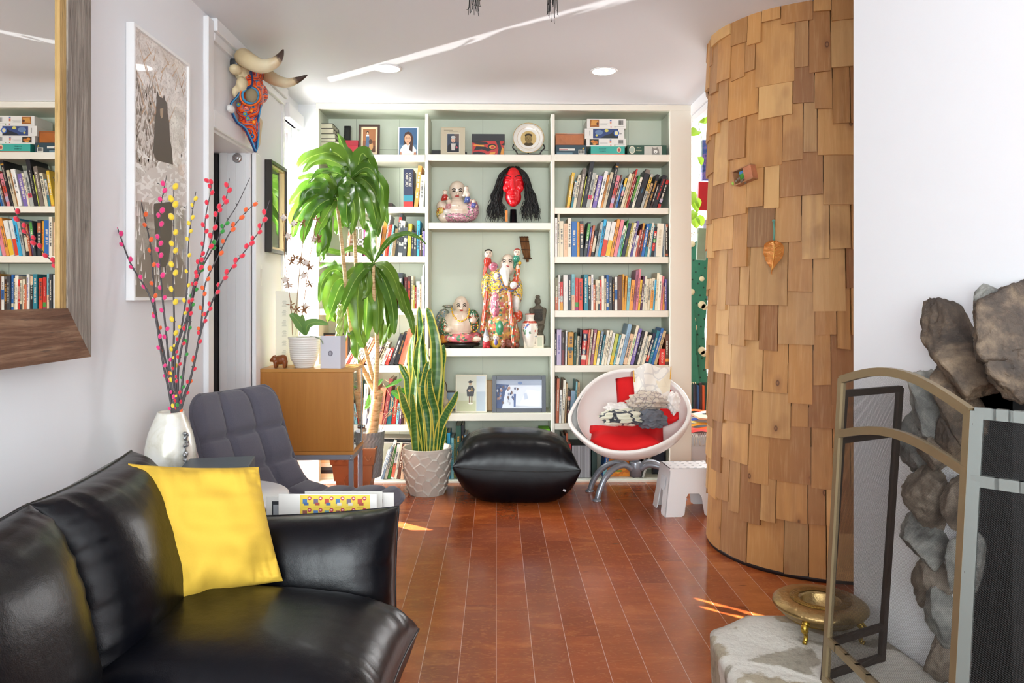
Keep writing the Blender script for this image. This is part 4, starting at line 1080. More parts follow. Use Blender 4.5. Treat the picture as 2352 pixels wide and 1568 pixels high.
# white bowl chair --------------------------------------------------
M_shell = mat('#eeebe7', .3, 0, None, None, .2); M_red = fabric('#e0060f', 1200, .12, .8, .04, .0); M_alu = mat('#9da2ab', .35, .55)
bw = thing('swivel_chair', 'white bowl shaped swivel chair with red cushions piled with clothes', 'chair', (.86, 4.52, 0))
Cb = P(1450, 940, 4.36); nb = V((-.20, -.58, .79)).normalized()
ux = V((1, 0, 0)) - nb * nb.x; ux = (ux + V((0, 0, .17))).normalized(); ux = (ux - nb * ux.dot(nb)).normalized(); uy = nb.cross(ux)
Rb = .345
def bowl(a, r, inner, depth=.215):
    """a angle, r 0..1"""
    rim = 1 + .11 * math.exp(-((a - pi * .97) / .32) ** 2) 
    rr = r * Rb * rim
    dd = depth * math.sqrt(max(0, 1 - r ** 2.2)) if r < 1 else 0
    if inner: rr *= .94; dd = max(0, dd - .018)
    bend = .03 * math.cos(2 * (a - .2)) * r * r
    return Cb + ux * rr * math.cos(a) + uy * rr * math.sin(a) - nb * (dd + bend * .6)
mb = MB(); N1 = 72; N2 = 22
mb.grid(lambda u, v: bowl(2 * pi * u, math.sin(v * pi / 2), False), N1, N2, closeu=True)
mb.grid(lambda u, v: bowl(-2 * pi * u, math.sin(v * pi / 2), True), N1, N2, closeu=True)
mb.grid(lambda u, v: bowl(2 * pi * u, 1, False).lerp(bowl(2 * pi * u, 1, True), v) + nb * .006 * math.sin(pi * v), N1, 4, closeu=True)
mb.build('shell', M_shell, bw, world=True, weld=.0003)
def pad(name, fn, n=26):
    mb = MB(); mb.grid(lambda u, v: fn(u, v, 1), n, n); mb.grid(lambda u, v: fn(1 - u, v, 0), n, n); return mb.build(name, M_red, bw, world=True, weld=.0004)
# in bowl coordinates (angle from ux, +uy is up/back)
def inbowl(x, y, lift):
    x, y = x * math.cos(-.24) - y * math.sin(-.24), x * math.sin(-.24) + y * math.cos(-.24)
    r = math.hypot(x, y); a = math.atan2(y, x); p = bowl(a, min(r, .97), True)
    c = Cb + nb * .05; return p + (c - p).normalized() * lift
def backpad(u, v, s):
    U, V_ = 2 * u - 1, 2 * v - 1
    x = .27 + .58 * U; y = .02 + (math.sqrt(max(0, .935 - x * x)) - .02) * (V_ + 1) / 2
    k = max(0, 1 - U ** 6) ** .5 * max(0, 1 - V_ ** 6) ** .5
    return inbowl(x, y, .006 + (.045 * k if s else 0))
def seatpad(u, v, s):
    U, V_ = 2 * u - 1, 2 * v - 1
    x = -.12 + .66 * U; yb = -math.sqrt(max(.02, .84 - x * x)); y = yb + (.02 - yb) * (V_ + 1) / 2 
    k = max(0, 1 - U ** 6) ** .5 * max(0, 1 - V_ ** 6) ** .5
    return inbowl(x, y, .006 + ((.095 - .02 * V_) * k if s else 0))
pad('back_pad', backpad); pad('seat_pad', seatpad)
hub = V((.86, 4.56, 0))
mb = MB(); mb.cyl(hub + V((0, 0, .245)), hub + V((0, -.03, .372)), .018); mb.lathe([(.001, .12), (.036, .12), (.036, .205), (.034, .21), (.001, .21)], hub, 32); mb.lathe([(.02, .21), (.02, .25)], hub, 24)
mb.lathe([(.001, .33), (.05, .33), (.055, .345), (.001, .35)], hub + V((0, -.02, 0)), 24)
mb.build('swivel_post', M_alu, bw, world=True)
for ang in (3.68, 2.72, -.45, .55):
    dv = V((math.cos(ang), math.sin(ang) * .8, 0)); mb = MB()
    pts = [hub + dv * .03 + V((0, 0, .165)), hub + dv * .09 + V((0, 0, .195)), hub + dv * .17 + V((0, 0, .18)), hub + dv * .235 + V((0, 0, .13)), hub + dv * .275 + V((0, 0, .065)), hub + dv * .295 + V((0, 0, .012))]
    cp_ = catmull(pts, 7); mb.tube(cp_, [.0165 + .002 * math.sin(pi * i / len(cp_)) for i in range(len(cp_))], 14); mb.lathe([(.001, 0), (.026, 0), (.026, .006), (.014, .014)], hub + dv * .298, 24)
    mb.build('leg', M_alu, bw, world=True)

# clothes on the chair: crumpled cloth heaps --------------------------
def cloth_mat(base, marks, scale=22, th=.55, name='printed_cotton'):
    s = NT(name); o = s.obj()
    v = s.n('TexVoronoi', {'Vector': s.n('VectorMath', {0: o, 1: s.n('VectorMath', {0: s.noise(o, 12, 2)[1], 1: (.04, .04, .04)}, operation='MULTIPLY').outputs[0]}, operation='ADD').outputs[0], 'Scale': float(scale)}, feature='DISTANCE_TO_EDGE').outputs[0]
    cid = s.n('TexVoronoi', {'Vector': o, 'Scale': float(scale * .6)}).outputs[1]
    sel = s.n('SeparateColor', {0: cid}).outputs[0]
    c = s.mix(s.math('LESS_THAN', v, .055), lin(base), lin(marks[0]))
    c = s.mix(s.math('MULTIPLY', s.math('GREATER_THAN', sel, .78), .8), c, lin(marks[1]))
    s.pbsdf(color=c, rough=.9, sheen=.2, normal=s.bump(s.noise(o, 40, 3)[0], .25, .003)); return s.m
def heap(name, lab, c, size, m, rot=0, seed=0, folds=3, amp=.35, squash=1):
    """folded / crumpled garment: layered folded lump resting at c"""
    t = thing(name, lab, 'clothing', c)
    mb = MB()
    def f(u, v):
        th = 2 * pi * u; ph = (v - .5) * pi
        cp = math.cos(ph); d = V((cp * math.cos(th), cp * math.sin(th), math.sin(ph)))
        d = V((math.copysign(abs(d.x) ** .8, d.x), math.copysign(abs(d.y) ** .8, d.y), d.z))
        w = mnoise.noise(V((d.x * 2.2 + seed, d.y * 2.2, d.z * 2.2))) * amp * .8 + mnoise.noise(V((d.x * 5 + seed, d.y * 4, d.z * 6))) * amp * .16
        lay = .10 * math.sin(d.z * folds * 5 + 2.5 * mnoise.noise(V((d.x * 2, d.y * 2, seed))))* (1-abs(d.z))
        ridge = -abs(mnoise.noise(V((d.x * 3.3 - seed, d.y * 3.3, d.z * 3.3)))) * amp * .5
        k = 1 + w + lay + ridge
        p = V((d.x * size[0] * k, d.y * size[1] * k, d.z * size[2] * k))
        p.rotate(Euler((0, 0, rot)))
        return p
    mb.grid(f, 90, 60, closeu=True)
    o = mb.build('cloth', m, t); return t
def onchair(px, py, Y): return P(px, py, Y)
M_print = cloth_mat('#dcdcc8', ('#3f444c', '#3f6f8c'), 9)
M_camo = cloth_mat('#cfc3b4', ('#9a8e8c', '#b8a79a'), 30)
heap('folded_shirt', 'folded cream garment printed with black lines and blue shapes on the red seat', onchair(1428, 958, 4.29), (.125, .085, .048), M_print, -.12, 1.3, 3, .18)
heap('grey_garment', 'crumpled dark grey garment lying on the right side of the red seat', onchair(1497, 962, 4.27), (.085, .07, .055), mat('#666a73', .9, 0, (30, .3)), .5, 4.1, 2, .4)
heap('white_towel', 'white cloth under the patterned clothes in the bowl chair', onchair(1420, 938, 4.36), (.075, .06, .035), mat('#e9e5e2', .9, 0, (30, .3)), .1, 7.7, 2, .35)
heap('patterned_shirt', 'crumpled beige patterned shirt in the middle of the clothes pile', onchair(1487, 922, 4.35), (.115, .075, .060), M_camo, 0, 9.2, 3, .35)
heap('white_sock', 'small crumpled white cloth at the right rim of the bowl chair', onchair(1548, 925, 4.30), (.034, .035, .062), mat('#f0ece8', .9, 0, (30, .3)), .2, 2.7, 2, .4)
# bib hanging over the backrest
t = thing('printed_shirt', 'white shirt with pale print and yellow edges draped over the chair back', 'clothing', P(1500, 850, 4.6))
mb = MB()
def drape(u, v, s=0):
    x = 1460 + 76 * u + (14 * (1 - v) * (u - .5)); y = 846 + 92 * v + 5 * math.cos(u * 9) * (1 - v) - 8 * math.sin(pi * u) * (1 - v) ** 2
    Yd = 4.545 - .12 * v ** .8 + .008 * math.sin(u * 13 + v * 3) - s * .004
    return P(x, y, Yd - .045)
mb.grid(lambda u, v: drape(u, v), 26, 24); mb.grid(lambda u, v: drape(1 - u, v, -1), 26, 24)
mb.grid(lambda u, v: drape(u, 0, 0) + V((0, .10 * v, .012 * math.sin(pi * v) - .05 * v)), 26, 8)
mb.build('cloth', cloth_mat('#eeeae2', ('#d9d6d2', '#e8dcc0'), 14), t, world=True)
mb = MB()
mb.tube([drape(.02, v / 10) + V((0, -.003, 0)) for v in range(4)], .003, 6); mb.tube([drape(.98, v / 10) + V((0, -.003, 0)) for v in range(4)], .003, 6)
mb.build('yellow_trim', mat('#e0a83a', .8), t, world=True)
# ================================================================= WALL THINGS
def old_wood(h1='#8b8178', h2='#6b5f55', h3='#b3a99c', vert=True, name='weathered_wood'):
    s = NT(name); sc = (26, 26, 1.6) if vert else (26, 1.6, 26)
    n1 = s.noise(s.obj(scale=sc), 2.2, 6, .65, .5)[0]; n2 = s.noise(s.obj(scale=(3, 3, 3)), 3.5, 4)[0]
    n3 = s.noise(s.obj(scale=tuple(x * 3 for x in sc)), 2, 4, .6)[0]
    c = s.ramp(n1, [(.25, h2), (.5, h1), (.7, h3)]); c = s.mix(s.math('MULTIPLY', n2, .5), c, lin(h2)); c = s.mix(s.math('MULTIPLY', s.n('MapRange', {0: n3, 1: .6, 2: .68}).outputs[0], .6), c, lin('#3d342e'))
    s.pbsdf(color=c, rough=.8, normal=s.bump(s.math('ADD', n1, s.math('MULTIPLY', n3, .5)), .9, .006)); return s.m
MX = -1.215                                             # mirror plane
y_out, y_in = 2.225, 2.105
mi_ = thing('wall_mirror', 'large mirror in a chunky weathered barn-wood frame at the left edge', 'mirror', (WX, 1.75, .95))
z0, z1 = P(205, 820, y_out).z - .0, 2.46
z0 = PX(205, 820, -1.20).z; zi = PX(150, 708, MX).z
def fp(name, poly, m, dx=.10, parent=mi_):
    mb = MB(); mb.prism([V((WX + .002, y, z)) for y, z in poly], (dx, 0, 0)); return mb.build(name, m, parent, world=True)
M_w1 = old_wood(); M_w2 = old_wood('#7a5640', '#4a3020', '#a8866a', False); M_w3 = old_wood('#b5935c', '#8f7140', '#cdb07c')
ya = .9
fp('frame_side', [(y_out, z0), (y_out, z1 + .12), (y_in, z1), (y_in, zi)], M_w1, .105)
fp('frame_side', [(ya, z0), (ya, z1 + .12), (ya + .12, z1), (ya + .12, zi)], M_w1, .105)
fp('frame_bottom', [(ya, z0), (y_out, z0), (y_in, zi), (ya + .12, zi)], M_w2, .105)
fp('inner_lip', [(y_in - .030, zi), (y_in, zi), (y_in, z1), (y_in - .030, z1)], M_w3, .100)
mb = MB(); mb.bx((WX + .01, ya + .12, zi), (MX, y_in - .030, z1))
s_ = NT('mirror_silver'); g_ = s_.n('BsdfGlossy', {'Roughness': 0.0, 'Color': (.88, .9, .89, 1)}); s_.t.links.new(g_.outputs[0], s_.out.inputs[0])
mb.build('mirror_glass', s_.m, mi_, world=True)

# bear photograph in a white frame --------------------------------
yA, yB = PX(308, 400, -1.28).y, PX(437, 400, -1.28).y
zT, zB_ = PX(308, 50, -1.28).z, PX(308, 690, -1.28).z
bf = thing('framed_photograph', 'tall white framed sepia photograph of a black bear reflected in water', 'picture', (WX, (yA + yB) / 2, zB_))
def wframe(t, x0, x1, ya, yb, za, zb_, w, m, name='frame'):
    mb = MB()
    mb.bx((x0, ya, za), (x1, ya + w, zb_), .001); mb.bx((x0, yb - w, za), (x1, yb, zb_), .001)
    mb.bx((x0, ya + w, za), (x1, yb - w, za + w), .001); mb.bx((x0, ya + w, zb_ - w), (x1, yb - w, zb_), .001)
    return mb.build(name, m, t, world=True)
wframe(bf, WX + .001, -1.280, yA, yB, zB_, zT, .012, mat('#f6f6f6', .35))
def bear_mat():
    s = NT('sepia_print'); o = s.obj(); 
    n = s.noise(s.obj(scale=(1, 3, 5)), 3.2, 8, .72, .6)[0]
    f = s.noise(s.obj(scale=(1, 22, 10)), 6, 5, .7, 1.5)[0]
    zz = s.n('SeparateXYZ', {0: o}).outputs[2]
    lo = s.n('MapRange', {0: zz, 1: .50, 2: .34}).outputs[0]
    c = s.ramp(n, [(.3, '#beb2a8'), (.46, '#dcd2cb'), (.58, '#f0e9e3'), (.8, '#fbf8f5')])
    c = s.mix(s.math('MULTIPLY', s.math('GREATER_THAN', f, .56), .5), c, lin('#f2efec'))
    c = s.mix(s.math('MULTIPLY', s.math('LESS_THAN', f, .42), .55), c, lin('#7a6e66'))
    w = s.n('TexWave', {'Vector': s.obj(scale=(1, 4, 40)), 'Scale': 1.2, 'Distortion': 6.0}).outputs[1]
    low = s.mix(s.math('MULTIPLY', w, .35), lin('#8b7d70'), lin('#b9aea4'))
    c = s.mix(s.math('MULTIPLY', lo, .75), c, low)
    s.pbsdf(color=c, rough=.3, coat=.5, coatr=.03); return s.m
mb = MB(); mb.bx((WX + .004, yA + .012, zB_ + .012), (-1.290, yB - .012, zT - .012)); mb.build('print', bear_mat(), bf, world=True)
H_ = zT - zB_; 
def bp(pts, c, name, x=-1.2890):
    mb = MB(); mb.poly([V((x, yA + (yB - yA) * u, zB_ + H_ * v)) for u, v in pts]); return mb.build(name, c, bf, world=True)
rB = random.Random(44); Mt1, Mt2, Mt3 = mat('#f7f4f0', .4), mat('#9a8c80', .4), mat('#c9a98c', .4)
bp([(0, .40), (.12, .44), (.3, .50), (.5, .545), (.75, .54), (1, .47), (1, .40), (.7, .385), (.3, .37), (0, .36)], mat('#dcd5cf', .4), 'snow_bank', -1.28985)
bp([(0, 0), (1, 0), (1, .12), (.8, .2), (.55, .12), (.3, .22), (.1, .14), (0, .2)], mat('#8d8074', .4), 'dark_water', -1.28985)
def strokes(name, m, n, fn):
    mb = MB()
    for k in range(n):
        u, v, a, l, w = fn(k); du, dv = math.cos(a) * l, math.sin(a) * l * .5; pu, pv = -math.sin(a) * w, math.cos(a) * w * .5
        mb.poly([V((-1.2897 + .00002 * (k % 9), yA + (yB - yA) * min(.97, max(.03, uu)), zB_ + H_ * min(.97, max(.03, vv)))) for uu, vv in ((u - pu, v - pv), (u + du, v + dv), (u + pu, v + pv))])
    return mb.build(name, m, bf, world=True)
strokes('bare_twigs', Mt3, 34, lambda k: (rB.uniform(.1, .95), rB.uniform(.66, .95), rB.choice([2.2, 2.5, .9, 1.2]), rB.uniform(.1, .4), .008))
strokes('brush_texture', Mt2, 150, lambda k: (rB.uniform(.02, .4), rB.uniform(.5, .80), rB.uniform(.8, 2.2), rB.uniform(.04, .10), .012))
strokes('snow_patches', Mt1, 110, lambda k: (rB.uniform(.02, .95), rB.uniform(.36, .60), rB.uniform(-.6, .8), rB.uniform(.05, .14), .018))
strokes('ripples', Mt1, 60, lambda k: (rB.uniform(.03, .9), rB.uniform(.05, .34), rB.uniform(1.3, 1.8), rB.uniform(.04, .12), .012))
body = [(.56, .42), (.86, .43), (.84, .50), (.80, .55), (.79, .62), (.76, .66), (.755, .70), (.71, .715), (.695, .735), (.675, .715), (.60, .715), (.585, .735), (.565, .715), (.555, .64), (.53, .57), (.52, .50), (.50, .45)]
bp([(u - .16, .54 + (v - .42) * .857) for u, v in body], mat('#5a4e46', .4), 'bear')
bp([(.36, .37), (.70, .40), (.68, .27), (.62, .16), (.56, .13), (.48, .13), (.41, .2), (.37, .3)], mat('#5c5147', .4), 'bear_reflection')
bp([(.46, .745), (.52, .755), (.515, .72), (.485, .71), (.465, .72)], mat('#b39c82', .4), 'bear_muzzle', -1.2887)

# dark picture frame on the wall by the cabinet ------------------
yA2, yB2 = PX(619, 470, -1.282).y, PX(656, 470, -1.282).y
za, zb2 = PX(619, 578, -1.282).z, PX(619, 366, -1.282).z
df = thing('framed_picture', 'dark framed glazed picture on the wall left of the big plant', 'picture', (WX, (yA2 + yB2) / 2, za))
wframe(df, WX + .001, WX + .040, yA2, yB2, za, zb2, .018, mat('#2a2522', .35))
wframe(df, WX + .001, WX + .030, yA2 + .018, yB2 - .018, za + .018, zb2 - .018, .014, mat('#c9b07a', .3, .5), 'inner_frame')
mb = MB(); mb.bx((WX + .002, yA2 + .03, za + .03), (WX + .012, yB2 - .03, zb2 - .03)); mb.build('mat_board', mat('#4b5a4c', .6, 0, None, (9, .5)), df, world=True)
mb = MB(); mb.bx((WX + .013, yA2 + .03, za + .03), (WX + .0145, yB2 - .03, zb2 - .03))
s_ = NT('picture_glass'); t_1 = s_.n('BsdfTransparent'); g_ = s_.n('BsdfGlossy', {'Roughness': 0.01}); mx_ = s_.n('MixShader', {0: .45}); s_.t.links.new(t_1.outputs[0], mx_.inputs[1]); s_.t.links.new(g_.outputs[0], mx_.inputs[2]); s_.t.links.new(mx_.outputs[0], s_.out.inputs[0])
mb.build('glass', s_.m, df, world=True)

# pussy willow branches -------------------------------------------
C_ = dict(p='#ef2f7e', o='#f0601f', y='#f0cf2e', r='#dd1838', g='#1f8f2a')
willow = [ # px path (bottom to top), bud colours, bud size, label
 ([(395, 945), (372, 820), (348, 690), (300, 605), (268, 520), (240, 470), (222, 422)], 'p', 20, 1, 'dyed willow branch with pink buds leaning farthest left'),
 ([(400, 945), (378, 820), (358, 720), (352, 640), (345, 560), (330, 490), (312, 400), (312, 378)], 'o', 16, 1, 'dyed willow branch with orange buds rising left past the bear picture'),
 ([(398, 945), (385, 800), (374, 690), (367, 600), (366, 540), (370, 470), (383, 402)], 'p', 20, 1.1, 'dyed willow branch with a pink cluster at its tip'),
 ([(402, 945), (398, 850), (400, 740), (398, 640), (400, 560), (398, 480), (400, 410)], 'y', 18, 1.25, 'dyed willow branch with large yellow buds standing upright'),
 ([(404, 945), (396, 830), (415, 760), (430, 660), (433, 560), (440, 500), (450, 440)], 'y', 18, .85, 'dyed willow branch with small yellow buds right of the bear picture'),
 ([(406, 945), (402, 820), (432, 720), (448, 640), (468, 560), (472, 500), (485, 430), (475, 412)], 'r', 20, .9, 'dyed willow branch with red buds and a hooked tip'),
 ([(408, 945), (410, 840), (430, 740), (450, 640), (480, 570), (500, 490), (518, 460), (527, 410)], 'r', 22, 1, 'dyed willow branch with red buds rising in front of the black door edge'),
 ([(410, 945), (422, 850), (436, 740), (444, 680), (462, 620), (500, 550), (520, 510), (545, 470), (574, 408)], 'g', 22, .95, 'dyed willow branch with green buds and a bare grey tip'),
 ([(412, 945), (440, 860), (460, 760), (466, 700), (472, 650), (500, 590), (530, 530), (562, 490), (592, 462)], 'o', 18, 1, 'dyed willow branch with orange buds bending right'),
 ([(414, 945), (440, 860), (462, 760), (480, 710), (505, 655), (540, 605), (575, 560), (600, 520), (619, 460)], 'r', 24, 1, 'dyed willow branch with red buds leaning farthest right')]
rw = random.Random(12); M_twig = mat('#4b4648', .6, 0, (60, .4), (40, .35)); _bud = {}
for i, (path, colk, nb_, sz, lab) in enumerate(willow):
    pts = []
    n = len(path)
    yt = 2.62 + (rw.uniform(-.10, .16) if i else -.05)
    for k, (x, y) in enumerate(path):
        pts.append(P(x, y, 2.62 + (yt - 2.62) * (k / (n - 1)) ** 1.2))
    root_ = V((-1.142 + rw.uniform(-.02, .02), 2.62 + rw.uniform(-.02, .02), ZT + .10))
    pts = [root_] + pts
    cv = catmull(pts, 6); L = len(cv)
    t = thing('willow_branch', lab, 'branch', root_, 0, 'dyed willow branches in the pearly vase')
    mb = MB(); mb.tube(cv, [.0036 * (1 - k / L) + .0010 for k in range(L)], 6)
    for k in range(8, L - 3, 5):
        d_ = V((rw.uniform(-1, 1), rw.uniform(-1, 1), .6)).normalized(); mb.tube([cv[k], cv[k] + d_ * .007], [.0022, .0012], 5)
    mb.build('twig', M_twig, t, world=True)
    if colk not in _bud:
        m2 = MB(); m2.ell((0, 0, 0), (.0064, .0064, .0088), None, 6); _bud[colk] = (m2, mat(C_[colk], .75, 0, (300, .4), None, 0, .6))
    first = None
    nb_ = int(nb_ * 1.15)
    for k in range(nb_):
        f = .06 + .90 * (k / (nb_ - 1)) ** 1.0 + rw.uniform(-.012, .012)
        if i == 7 and f > .80: continue
        x = f * (L - 1); j = min(L - 2, int(x)); p = cv[j].lerp(cv[j + 1], x - j); tn = (cv[j + 1] - cv[j]).normalized()
        side = 1 if k % 2 else -1
        q = p + V((side * .006 * sz, rw.uniform(-.005, .003), .002)) 
        s2 = sz * (.75 + .45 * min(1, f * 1.4)) * rw.uniform(.9, 1.1)
        if first is None: first = _bud[colk][0].build('bud', _bud[colk][1]); o = first
        else: o = first.copy(); COL.objects.link(o)
        o.parent = t; o.location = q - root_; o.scale = (s2, s2, s2)
        tn2 = (tn + V((side * .35, 0, 0))).normalized(); o.rotation_euler = tn2.to_track_quat('Z', 'Y').to_euler()

# bull skull --------------------------------------------------------
sk = thing('bull_skull', 'mounted horned bull skull covered with bright orange and blue beadwork', 'wall decoration', PX(560, 250, WX))
def bead_mat():
    s = NT('beadwork'); o = s.obj()
    warp = s.n('VectorMath', {0: o, 1: s.n('VectorMath', {0: s.noise(o, 16, 2)[1], 1: (.03, .03, .03)}, operation='MULTIPLY').outputs[0]}, operation='ADD').outputs[0]
    v = s.n('TexVoronoi', {'Vector': warp, 'Scale': 15.0}).outputs[0]
    w = s.math('FRACT', s.math('MULTIPLY', v, 3.1))
    c = s.ramp(w, [(0, '#f2641a'), (.34, '#ee5a14'), (.42, '#b5151f'), (.56, '#7c1030'), (.64, '#ef6a20'), (.80, '#1d2a66'), (.9, '#2f86c4'), (1, '#e9a22a')], 'CONSTANT')
    d2 = s.n('TexVoronoi', {'Vector': o, 'Scale': 260.0}).outputs[0]
    s.pbsdf(color=c, rough=.35, normal=s.bump(d2, -.6, .002)); return s.m
M_bone = mat('#d9c8a2', .55, 0, (40, .4), (14, .12)); M_bead = bead_mat(); M_blueb = mat('#16356e', .35, 0, (400, .5)); M_white = mat('#e6e6e4', .5); M_skyb = mat('#3f97c9', .35, 0, (400, .5))
def q_(px, py, Y): return P(px, py, Y)
YK = 3.80
outl = [(556, 150), (580, 142), (598, 150), (600, 175), (612, 205), (610, 225), (604, 240), (603, 262), (598, 300), (592, 345), (588, 352), (578, 330), (566, 300), (548, 284), (536, 262), (527, 236), (545, 222), (550, 195), (556, 175)]
prims = [('e', q_(582, 168, 3.78), (.050, .075, .055), None, 1), ('e', q_(580, 195, 3.76), (.052, .08, .055), None, 1), ('e', q_(578, 225, 3.78), (.058, .085, .065), None, 1),
         ('e', q_(570, 252, 3.78), (.060, .070, .055), None, 1), ('e', q_(572, 280, 3.80), (.052, .06, .055), None, 1), ('c', q_(576, 285, 3.80), q_(587, 345, 3.83), .048, .011, 1),
         ('e', q_(555, 168, 3.70), (.034, .05, .042), None, 0), ('e', q_(541, 160, 3.64), (.03, .04, .026), None, 0), ('e', q_(556, 195, 3.66), (.028, .04, .04), None, 0), ('e', q_(541, 212, 3.66), (.016, .03, .03), None, 0),
         ('e', q_(530, 250, 3.62), (.018, .035, .022), None, 2), ('c', q_(590, 280, 3.90), q_(593, 335, 3.88), .03, .010, 0),
         ('e', q_(602, 215, 3.86), (.03, .045, .05), None, 1)]
blob('skull', prims, [M_bone, M_bead, M_white], sk, voxel=.006, smooth=6)
def ringtube(pts, r, m, name):
    mb = MB(); mb.tube(pts, r, 8); return mb.build(name, m, sk, world=True)
ec = q_(575, 219, 3.675); tx = (q_(592, 219, 3.70) - ec); ty = (q_(575, 201, 3.675) - ec)
ringtube([ec + tx * 1.05 * math.cos(a) + ty * math.sin(a) for a in [2 * pi * k / 24 for k in range(25)]], .006, M_skyb, 'eye_ring')
ringtube([ec + tx * 1.35 * math.cos(a) + ty * 1.3 * math.sin(a) for a in [2 * pi * k / 24 for k in range(25)]], .004, mat('#f06a1e', .35), 'eye_ring')
mb = MB(); mb.ell(ec + V((.004, .004, 0)), (.030, .022, .036), None, 10); mb.build('eye_socket', mat('#8f7f62', .8), sk, world=True)
bl = [(553, 205, 3.68), (545, 222, 3.66), (530, 240, 3.64), (534, 262, 3.66), (545, 282, 3.70), (562, 296, 3.74), (577, 325, 3.78), (587, 348, 3.80), (592, 315, 3.82), (592, 280, 3.80), (597, 250, 3.80), (600, 238, 3.82)]
pp = catmull([q_(x, y, z - .012) for x, y, z in bl], 5)
ringtube(pp, .006, M_blueb, 'beaded_border'); ringtube([p + V((.006, -.004, .003)) for p in pp], .0035, M_skyb, 'beaded_border')
pp = catmull([q_(x, y, z) for x, y, z in ((556, 172, 3.67), (554, 192, 3.66), (558, 204, 3.66), (572, 200, 3.66), (580, 190, 3.67), (577, 165, 3.69), (572, 150, 3.70))], 5)
ringtube(pp, .005, M_blueb, 'beaded_border')
for x, y in ((563, 262), (569, 272), (548, 240)):
    c = q_(x, y, 3.712); mb = MB()
    for k in range(8): mb.ell(c + V((.008 * math.cos(k * pi / 4), 0, .008 * math.sin(k * pi / 4))) , .004, None, 4)
    mb.build('bead_flower', M_skyb, sk, world=True); mb = MB(); mb.ell(c + V((0, -.002, 0)), .006, None, 6); mb.build('bead_flower_centre', mat('#b9c22e', .4), sk, world=True)
for x, y in ((578, 254), (583, 280)):
    c = q_(x, y, 3.72); mb = MB(); mb.ell(c, (.009, .006, .011), None, 8); mb.build('bead_dot', mat('#f5791e', .4), sk, world=True); mb = MB(); mb.ell(c + V((0, -.004, 0)), .0045, None, 6); mb.build('bead_dot_centre', mat('#e3c32e', .4), sk, world=True)
def horn_mat():
    s = NT('horn'); o = s.obj(); z = s.n('Attribute', None, attribute_name='along').outputs['Fac']
    n1 = s.noise(s.obj(scale=(30, 30, 30)), 2, 4)[0]
    f = s.math('ADD', z, s.math('MULTIPLY', s.math('SUBTRACT', n1, .5), .12))
    c = s.ramp(f, [(0, '#b8935e'), (.25, '#d6bd8c'), (.6, '#ddcfae'), (.74, '#c7b08c'), (.80, '#4c3a32'), (1, '#33261f')])
    s.pbsdf(color=c, rough=.35, normal=s.bump(n1, .1, .003)); return s.m
M_horn = horn_mat()
def horn(path, r0, name):
    cv = catmull([q_(*p) for p in path], 8); L = len(cv)
    mb = MB(); rr = [r0 * (1 - (k / (L - 1)) ** 1.6) ** .8 + .002 for k in range(L)]; mb.tube(cv, rr, 18)
    o = mb.build(name, M_horn, sk, world=True)
    at = o.data.attributes.new('along', 'FLOAT', 'POINT'); at.data.foreach_set('value', [k / (L - 1) for k in range(L) for _ in range(18)])
horn([(572, 150, 3.74), (560, 132, 3.66), (572, 140, 3.56), (600, 152, 3.52), (628, 145, 3.50), (643, 130, 3.50), (651, 113, 3.50)], .044, 'horn')
horn([(600, 160, 3.86), (614, 172, 3.84), (634, 184, 3.80), (660, 190, 3.76), (685, 183, 3.74), (706, 172, 3.72)], .034, 'horn')
mb = MB(); mb.lathe([(.001, 0), (.03, 0), (.03, .05), (.001, .05)], PX(533, 147, WX) , 20, True, 1, 1, rotm(0, pi / 2, 0)); mb.build('wall_mount', mat('#55565a', .4, .5), sk, world=True)

# hair tassels hanging from the ceiling --------------------------------
for px, py, n_, lab in ((1088, 22, 26, 'wispy black hair tassel hanging at the top of the picture, the left one'), (1270, 34, 18, 'wispy black hair tassel hanging at the top of the picture, the right one')):
    tip = P(px, py, 2.4); t = thing('hair_tassel', lab, 'tassel', V((tip.x, tip.y, CEIL)))
    mb = MB(); mb.cyl((tip.x, tip.y, CEIL), (tip.x, tip.y, tip.z + .16), .0012, n=6); mb.build('cord', mat('#2a2a2a', .6), t, world=True)
    mb = MB()
    for k in range(n_):
        a = rw.uniform(0, 6.28); r_ = rw.uniform(.004, .022); e = V((math.cos(a) * r_, math.sin(a) * r_, rw.uniform(-.01, .05)))
        mb.tube(catmull([V((tip.x, tip.y, tip.z + .16)), V((tip.x, tip.y, tip.z + .09)) + e * .7, tip + e, tip + e * 1.2 + V((rw.uniform(-.006, .006), 0, -.012))], 4), [.0009] * 12 + [.0004], 4)
    mb.build('hair', mat('#151515', .5), t, world=True)
